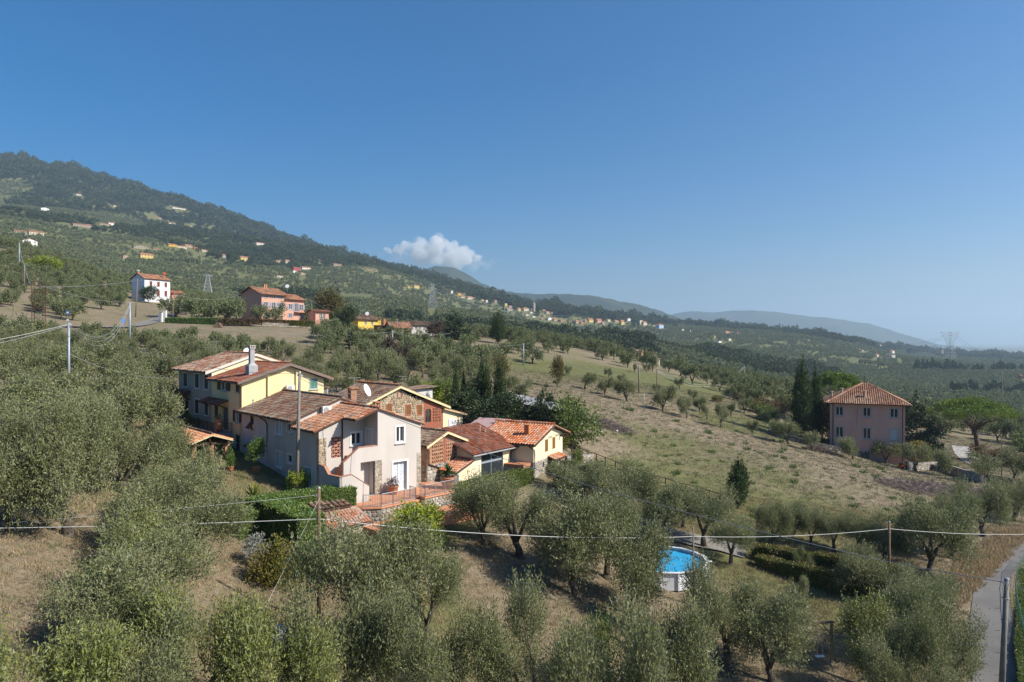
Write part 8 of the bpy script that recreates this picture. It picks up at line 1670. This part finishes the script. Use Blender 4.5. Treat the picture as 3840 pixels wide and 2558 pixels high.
cable('cable from the white farmhouse side to the pink farmhouse', [pz(660, 1103, 190), pz(905, 1103, 204)], 1.6, .024, CAB_G); cable('cable from the small crest pole down to the old farmhouse pole', [P['P22'], dz(P['P15'], -.5)], 2.5, .024, CAB_G); cable('long cable across the grove to the thin metal pole', [pz(935, 1233, 150), dz(P['P14'], -.2)], 1.2, .024, CAB_G)
cable('cable from the thin metal pole to the bright steel pole', [dz(P['P14'], -.2), dz(P['P16'], -.2)], 1.6, .024, CAB_G); cable('cable from the old farmhouse pole running right over the grove', [dz(P['P15'], -.6), pz(1690, 1250, 200)], 1.5, .032, CAB_G); cable('cable from the bright steel pole down to the leafy grey pole', [dz(P['P16'], -.3), dz(P['P17'], -1.6)], 1.8, .024, CAB_G); cable('cable from the second grey pole to the pole by the cypresses', [dz(P['P18'], -.2), dz(P['P19'], -.2)], 4.2, .024, CAB_G); cable('lower cable from the second grey pole to the pole by the cypresses', [dz(P['P18'], -.5), dz(P['P19'], -.5)], 4.4, .03, CAB_G)
# ---------------------------------------------------------------- steel lattices
def lattice(name, label, px, Y, row0, row1, w0, w1, m, waist=None, arms=(), group=None, n=8, r=.12, zb=None):
    k = Y / F; zb = -(row1 - 1279) * k if zb is None else zb; h = -(row0 - 1279) * k - zb; t = thing(name, label, 'pylon', ((px - 1920) * k, Y, zb), R(20), group); q = MB(); W = lambda t_: (w0 + (w1 - w0) * t_) if waist is None else np.interp(t_, [0, waist[0], 1], [w0, waist[1], w1])
    c = lambda i, t_: (W(t_) * (-1 if i in (0, 3) else 1), W(t_) * (-1 if i in (0, 1) else 1), h * t_)
    for i in range(4): q.tube([c(i, j / n) for j in range(n + 1)], r, 4)
    q.build('leg', m, t); q = MB()
    for j in range(n):
        for i in range(4): a, b = j / n, (j + 1) / n; q.tube([c(i, a), c((i + 1) % 4, b)], r * .6, 3); q.tube([c((i + 1) % 4, a), c(i, b)], r * .6, 3); q.tube([c(i, b), c((i + 1) % 4, b)], r * .6, 3)
    q.build('bracing', m, t)
    for z_, L_ in arms:
        q = MB(); q.tube([(-L_, 0, h * z_), (L_, 0, h * z_)], r * .8, 4); q.tube([(-L_, 0, h * z_), (0, 0, h * min(1.02, z_ + .06)), (L_, 0, h * z_)], r * .7, 4); q.build('crossarm', m, t)
    return t
pyl = mat('grey_galvanised_lattice', (.40, .41, .42), rough=.6, metal=.2)
lattice('lattice_pylon', 'tall steel lattice pylon rising left of the village', 1621, 820, 1066, 1187, 8.5, 1.1, pyl, (.62, 2.6), ((.97, 4.0), (.87, 5.5), (.77, 5.0)), 'power pylons', 9, .17); lattice('lattice_pylon', 'funnel-headed power pylon on the skyline at the far right', 3563, 1100, 1246, 1346, 7.0, 9.0, pyl, (.56, 2.6), ((1.0, 19), (.9, 15)), 'power pylons', 8, .22); lattice('lattice_pylon', 'small steel lattice mast left of the pink farmhouse', 779, 420, 1030, 1098, 2.4, .5, pyl, None, ((.96, 3.0), (.90, 2.4)), 'power pylons', 6, .12)
rust = mat('rusty_iron', (.06, .03, .02), (.10, .05, .03), 2, .9)
p_ = at(145, 145); lt_ = lattice('transformer_tower', 'rusty square lattice tower with a transformer platform at the left', 145, 145, 1057, 1190, 1.0, 1.0, rust, None, ((.78, 2.8),), None, 5, .055, p_.z - .3); q = MB(); q.box(-1.2, 1.2, -.8, .8, 4.9, 5.0); q.build('platform', rust, lt_); q = MB(); q.box(-.5, .5, -.4, .4, 3.9, 4.8); q.build('transformer', mat('green_grey_metal', (.07, .11, .08)), lt_)
pf = pz(3563, 1262, 1100)
for i, (px_, rw2, Y2, z0) in enumerate(((3180, 1300, 1500, 0), (3180, 1304, 1500, -4), (3900, 1345, 700, 0), (3900, 1352, 700, -4))): cable(('upper cable from the far right pylon to the hills on the left', 'lower cable from the far right pylon to the hills on the left', 'upper cable from the far right pylon to the right edge', 'lower cable from the far right pylon to the right edge')[i], [pf + Vector(((-12 if i < 2 else 12), 0, z0)), pz(px_, rw2, Y2)], 12, .16, CAB_G)
pv = pz(1621, 1080, 820)
for i, (px_, rw2, Y2) in enumerate(((700, 1050, 900), (700, 1062, 900), (2150, 1185, 1300), (2150, 1196, 1300))): cable(('upper power line from the village pylon over the left slope', 'lower power line from the village pylon over the left slope', 'upper power line from the village pylon to the village', 'lower power line from the village pylon to the village')[i], [pv + Vector((0, 0, -4 if i % 2 else 0)), pz(px_, rw2, Y2)], 9, .09, CAB_G)
# ---------------------------------------------------------------- roadside things
def sign(label, px, Y, h, w, hh, m, rz=0.0, name='road_sign'):
    t = thing(name, label, 'sign', at(px, Y), rz); q = MB(); q.tube([(0, 0, -.2), (0, 0, h)], .05, 6); q.build('post', zinc, t); q = MB(); q.box(-w / 2, w / 2, -.06, -.02, h - hh, h); pl_ = q.build('panel', m, t); return t, pl_
blue_s = mat('blue_sign', (.03, .14, .42), rough=.5)
t, pl_ = sign('blue and white bus stop sign on a post beside the lane', 254, 158, 3.6, .8, .9, blue_s, name='bus_stop_sign'); q = MB(); q.box(-.26, .26, -.066, -.0605, 2.95, 3.35); q.build('pictogram', white_p, pl_); q = MB(); q.box(-.3, .3, -.06, -.02, 1.2, 1.6); q.build('timetable', white_p, t)
sign('second blue sign seen from the side near the steel pole', 462, 160, 3.0, .9, 1.0, blue_s, 1.0, 'bus_stop_sign')
for i, (px, Y) in enumerate(((603, 192), (618, 194))):
    t = thing('gate_pillar', ('left white gate pillar at the end of the lane', 'right white gate pillar at the end of the lane')[i], 'pillar', at(px, Y)); q = MB(); q.box(-.45, .45, -.35, .35, -.5, 2.6 + i * .5); q.build('shaft', stucco['white'], t); q = MB(); q.box(-.52, .52, -.42, .42, 2.6 + i * .5, 2.75 + i * .5); q.build('cap', stone_trim, t)
t = thing('log_pile', 'small pile of cut logs on the meadow below the crest hedge', 'log pile', at(818, 182)); g_ = random.Random(2); lg = mat('cut_log', (.25, .18, .12), (.18, .12, .08), 3, rnd=.25)
for j in range(4):
    for i in range(6 - j): q = MB(); x0 = (i - (5 - j) / 2) * .36 + g_.uniform(-.04, .04); q.tube([(x0, -.6, .17 + j * .3), (x0, .6, .17 + j * .3)], .16, 7); q.build('log', lg, t)
# junk by the grove
t = thing('junk_heap', 'heap of scrap and boards with blue barrels beside the grove', 'junk heap', hit(1735, 1385)); g_ = random.Random(6)
for i in range(10): q = MB(); w_ = g_.uniform(.3, 1.0); x0 = g_.uniform(-5, 3); y0 = g_.uniform(-1, 2); q.box(x0, x0 + w_, y0, y0 + .6, 0, g_.uniform(.2, .6)); q.build('scrap', [mat('scrap_grey', (.30, .28, .26)), rust, sw][i % 3], t)
q = MB(); q.prism([(.5, 0, .9), (3.4, 0, .9), (3.6, 2, 1.15), (.4, 2, 1.15)], (0, 0, .06)); q.build('sheet', mat('white_sheet', (.7, .7, .7)), t)
for x0 in (1.0, 2.8):
    q = MB(); q.lathe([(.3, 0), (.34, .4), (.3, .9)], 10, (x0, -.4, 0)); q.build('barrel', mat('blue_plastic', (.02, .14, .50), rough=.4), t)
t = thing('rubble_heap', 'heap of rubble and prunings at the edge of the field', 'rubble heap', hit(2262, 1620)); g_ = random.Random(9)
for i in range(16): q = MB(); a, b, c = g_.uniform(.08, .28), g_.uniform(-2.2, 2.2), g_.uniform(-1.4, 1.2); q.lathe([(a, 0), (a * .9, a * .6), (a * .3, a * .9)], 6, (b, c, .05)); q.build('rubble', [mat('rubble_white', (.55, .53, .5)), mat('rubble_red', (.30, .14, .09)), MATS['scrap_grey']][i % 3], t)
def twigs(label, p, rx, ry, h, n, seed):
    g = np.random.default_rng(seed); V = []; Fq = []; a = g.random(n) * 6.28; rr = np.sqrt(g.random(n)); X = np.cos(a) * rr * rx; Yv = np.sin(a) * rr * ry; Zv = g.random(n) * h * (1 - rr ** 2) + .05; d = g.normal(size=(n, 3)); d[:, 2] *= .3; d /= np.linalg.norm(d, axis=1)[:, None]; P0 = np.stack([X, Yv, Zv], -1) + np.stack([0 * X, 0 * X, ground(p[0] + X, p[1] + Yv) - p[2]], -1); B = np.cross(d, g.normal(size=(n, 3))); B /= np.linalg.norm(B, axis=1)[:, None]; L_ = (.5 + g.random(n))[:, None]; V = np.stack([P0, P0 + d * L_ * .5 + B * .02, P0 + d * L_, P0 + d * L_ * .5 - B * .02], 1).reshape(-1, 3); o = link('brush_pile', mesh_np('brush_pile', V, np.arange(len(V)).reshape(-1, 4), mat('grey_prunings', (.17, .13, .115), (.24, .19, .165), 3, .9, rnd=.35))); o.location = p; tag(o, label, 'brush pile')
twigs('wide heap of grey-brown prunings at the lower right of the field', hit(3540, 1845), 9, 4.5, .6, 9000, 1); twigs('long narrow heap of prunings left of the wide heap', hit(3460, 1830), 4.5, 1.6, .4, 2500, 2); twigs('brown bramble heap behind the rubble at the field edge', hit(2285, 1600), 3.2, 2.6, .8, 3000, 3); twigs('stack of branches left of the pink villa', at(3070, 112), 1.9, 1.2, 1.1, 2200, 4)
# farm machine and timber stack beside the villa
t = thing('excavator', 'small orange excavator standing behind the right corner of the pink villa', 'excavator', at(3428, 119.5), .6); org = mat('orange_paint', (.65, .12, .03), rough=.4); q = MB(); q.box(-1.0, 1.0, -.8, .8, .7, 1.5); q.build('body', org, t); t.scale = (.75,) * 3; q = MB(); q.box(-.9, .1, -.6, .6, 1.5, 2.7); q.build('cab', glass_p, t)
for s in (-.8, .8): q = MB(); q.box(-1.2, 1.2, s - .22, s + .22, 0, .65); q.build('track', mat('black_rubber', (.02, .02, .02)), t)
q = MB(); q.tube([(1, 0, 1.4), (2.2, 0, 2.9), (3.2, 0, 1.6)], [.16, .14, .1], 6); q.build('arm', org, t); q = MB(); q.prism([(3.0, -.3, 1.6), (3.5, -.3, 1.4), (3.3, -.3, 1.0)], (0, .6, 0)); q.build('bucket', gutter_m, t)
t = thing('garden_tractor', 'red-orange mower parked in the yard at the foot of the pink villa', 'mower', at(3385, 109.5), .4); t.scale = (.8,) * 3; q = MB(); q.box(-.8, .8, -.4, .4, .35, .8); q.build('body', org, t); q = MB(); q.box(-.7, -.2, -.25, .25, .8, 1.2); q.build('seat', gutter_m, t)
for a in (-.55, .55):
    for b in (-.45, .45): q = MB(); q.tube([(a, b - .1, .3), (a, b + .1, .3)], .3, 10); q.build('wheel', MATS['black_rubber'], t)
t = thing('plank_shed', 'pale timber lean-to behind the right corner of the pink villa', 'shed', at(3400, 121.5), R(-7)); g_ = random.Random(3)
for k in range(9): q = MB(); q.box(-1.4 + k * .3, -1.4 + k * .3 + .28, 0, .06, -.5, 4.0 - k * .3); q.build('plank', mat('pale_plank', (.50, .38, .24), (.42, .31, .19), 3, rnd=.15), t)
q = MB(); q.prism([(-1.5, 0, 4.1), (1.4, 0, 1.4), (1.4, 2, 1.4), (-1.5, 2, 4.1)], (0, 0, .08)); q.build('roof', sw, t)
# green net fence at the road
t = thing('net_fence', 'green net fence on posts along the outer side of the road', 'fence', at(3820, 55)); o0 = t.location.copy(); gp = [Vector((*H(px, rw_), 0)) for px, rw_ in ((3845, 2118), (3815, 2160), (3808, 2220), (3815, 2290), (3832, 2370), (3850, 2450), (3870, 2558))]; gn = mat('green_net', (.03, .13, .085), rough=.7)
for p in gp:
    p.z = gz(p.x, p.y); q = MB(); q.tube([tuple(p - o0 + Vector((0, 0, -.2))), tuple(p - o0 + Vector((0, 0, 1.1)))], .03, 6); q.build('post', zinc, t)
for a, b in zip(gp, gp[1:]):
    q = MB(); q.tube([tuple(a - o0 + Vector((0, 0, 1.0))), tuple(b - o0 + Vector((0, 0, 1.0)))], .02, 4); n_ = 9
    for i in range(n_ + 1): c = a.lerp(b, i / n_) - o0; q.tube([tuple(c), tuple(c + Vector((0, 0, 1.0)))], .012, 3)
    for j in range(1, 6): q.tube([tuple(a - o0 + Vector((0, 0, j / 6))), tuple(b - o0 + Vector((0, 0, j / 6)))], .01, 3)
    q.build('net', gn, t)
# flat stones beside the driveway
for i, (px, rw2) in enumerate(((2330, 1942), (2468, 1986), (2440, 1935), (2120, 1905))):
    p = hit(px, rw2); q = MB(); q.lathe([(.5, -.1), (.46, .12), (.3, .2), (.05, .22)], 8); o = q.build('boulder', ST_G[1]); o.location = p; o.scale = (1.1, .6, .9); tag(o, ('flat pale boulder under the olive on the driveway edge', 'pale boulder right before the leaning olive', 'pale boulder on the field side of the driveway', 'pale boulder at the head of the driveway')[i], 'boulder')
# ---------------------------------------------------------------- grass and weeds (nobody could count them)
def tuft_mesh(seed, n, h, w, m, spread=.25):
    g = np.random.default_rng(seed); a = g.random(n) * 6.28; r = spread * np.sqrt(g.random(n)); b = np.stack([r * np.cos(a), r * np.sin(a), 0 * a], -1); d = g.normal(size=(n, 3)) * .45; d[:, 2] = 1; d /= np.linalg.norm(d, axis=1)[:, None]; L_ = (h * (.5 + .7 * g.random(n)))[:, None]; s = np.cross(d, g.normal(size=(n, 3))); s /= np.linalg.norm(s, axis=1)[:, None]; V = np.stack([b - s * w, b + s * w, b + d * L_], 1).reshape(-1, 3); return mesh_np('tuft', V, np.arange(len(V)).reshape(-1, 3), m)
M_straw = mat('straw_blade', (.37, .28, .165), (.29, .215, .125), 2, .9, rnd=.3); M_blade = mat('green_blade', (.095, .115, .04), (.13, .14, .055), 2, .9, rnd=.3); M_weed = mat('weed_leaf', (.06, .12, .022), (.09, .15, .03), 2, .8, rnd=.25)
M_fs = mat('field_stubble', (.30, .25, .175), (.235, .20, .135), 2, .9, rnd=.3)
def grass(name, label, n, y0, y1, protos, lo, hi, px0=-150, px1=3990, seed=0, region=None):
    g = np.random.default_rng(seed); Y = np.sqrt(g.random(n) * (y1 ** 2 - y0 ** 2) + y0 ** 2); px = px0 + g.random(n) * (px1 - px0); x = (px - 1920) / F * Y; k = np.ones(n, bool)
    if region is not None: k = region(x, Y, px)
    for bx, by, br in ((-16, 68, 11), (-4, 64, 9), (4, 69, 6), (-21, 77, 8), (-27, 86, 6)): k &= (x - bx) ** 2 + (Y - by) ** 2 > br * br
    x, Y = x[k], Y[k]; scatter(name, protos, np.stack([x, Y, ground(x, Y) - .01], -1), lo + (hi - lo) * g.random(len(x)), g.random(len(x)) * 6.28)['label'] = label
road_clear = lambda x, y, px: ~((px > 3620 - (y - 36) * 0) & (px < 3830) & (y < 70)) & ~((abs((px - 2126) / 574 * -4 + 63 - y) < 2.4) & (px > 2050) & (px < 2780))
grass('dry_grass', 'short dry grass on the ground under and between the olives', 52000, 14, 75, [tuft_mesh(1, 26, .16, .008, M_straw), tuft_mesh(2, 26, .13, .008, M_blade), tuft_mesh(3, 22, .2, .007, M_straw)], .7, 1.6, region=road_clear, seed=2)
grass('field_grass', 'patchy dry grass and stubble over the field', 42000, 75, 160, [tuft_mesh(4, 18, .16, .018, M_fs, .45), tuft_mesh(5, 18, .14, .018, M_fs, .45), tuft_mesh(8, 18, .15, .018, M_blade, .45)], .7, 1.7, px0=600, px1=3900, seed=3)
grass('weeds', 'bright green weed clumps dotted over the field', 170, 64, 118, [tuft_mesh(6, 60, .42, .03, M_weed, .4)], .3, 1.5, px0=2150, px1=3700, seed=4)
grass('bank_grass', 'tall straw-coloured grass on the road bank', 2600, 44, 72, [tuft_mesh(7, 40, .42, .014, mat('gold_straw_blade', (.44, .34, .20), (.35, .27, .16), 2, .9, rnd=.25), .3)], .7, 1.4, px0=3560, px1=3840, seed=6, region=lambda x, y, px: (px > 3585) & (1279 - F * ground(x, y) / y < 2235 - (px - 3640) * 1.02) & (1279 - F * ground(x, y) / y > 2120 - (px - 3560) * .62))
# ---------------------------------------------------------------- the cloud over the far mound
def cloud():
    g = random.Random(12); Y = 16000.0; k = Y / F; c0 = Vector(((1620 - 1920) * k, Y, -(960 - 1279) * k)); mb = bmesh.new()
    puffs = [(1440, 935, 13), (1512, 922, 24), (1535, 930, 22), (1585, 905, 22), (1575, 930, 30), (1640, 893, 22), (1650, 915, 34), (1625, 930, 34), (1690, 925, 28), (1720, 945, 30), (1760, 955, 26), (1790, 968, 20), (1600, 960, 40), (1660, 965, 46), (1720, 980, 40), (1560, 965, 34), (1500, 945, 26), (1470, 942, 18)]
    for px, row, r in puffs:
        for j in range(9):
            s = r * k * g.uniform(.25, .72) * .9; p = Vector(((px - 1620 + g.uniform(-.85, .85) * r) * k, g.uniform(-1, 1) * r * k * 1.4, -(row - 960 + g.uniform(-.5, .5) * r) * k)); bmesh.ops.create_icosphere(mb, subdivisions=2, radius=s, matrix=Matrix.Translation(p))
    me = bpy.data.meshes.new('vapour'); mb.to_mesh(me); mb.free(); t = thing('cloud', 'small white cumulus cloud above the rounded far hill', 'cloud', c0)
    vb = bmesh.new()
    for px, row, r in puffs + [(1820, 985, 18), (1770, 1000, 22), (1700, 1005, 26), (1480, 960, 22), (1850, 975, 12), (1640, 1000, 26)]:
        for j in range(4):
            s = r * k * g.uniform(.5, .95); bmesh.ops.create_icosphere(vb, subdivisions=2, radius=s, matrix=Matrix.Translation(Vector(((px - 1620 + g.uniform(-1, 1) * r) * k, g.uniform(-1, 1) * r * k, -(row + 8 - 960 + g.uniform(-.6, .9) * r) * k))))
    ve = bpy.data.meshes.new('veil'); vb.to_mesh(ve); vb.free()
    for nm, m_, den in (('vapour', me, .0048), ('veil', ve, .0011)):
        o = link(nm, m_, t); rm = o.modifiers.new('union', 'REMESH'); rm.mode = 'VOXEL'; rm.voxel_size = 4.5 * k
        m = bpy.data.materials.new('cloud_' + nm); m.use_nodes = True; N = m.node_tree.nodes; N.clear(); out = N.new('ShaderNodeOutputMaterial'); v = N.new('ShaderNodeVolumePrincipled'); v.inputs['Color'].default_value = (1, 1, 1, 1); v.inputs['Density'].default_value = den; v.inputs['Anisotropy'].default_value = .0; m.node_tree.links.new(v.outputs[0], out.inputs['Volume']); m_.materials.append(m)
cloud()
# ---------------------------------------------------------------- haze
def haze():
    mb = MB(); mb.box(-26000, 26000, -60, 21900, -135, 840)
    m = bpy.data.materials.new('haze'); m.use_nodes = True; N = m.node_tree.nodes; N.clear()
    o = N.new('ShaderNodeOutputMaterial'); v = N.new('ShaderNodeVolumePrincipled'); m.node_tree.links.new(v.outputs[0], o.inputs['Volume'])
    v.inputs['Color'].default_value = (0.62, 0.79, 0.96, 1); v.inputs['Density'].default_value = 1.28e-4; v.inputs['Anisotropy'].default_value = 0.35
    h = mb.build('haze', m); tag(h, kind='stuff'); return h
haze()
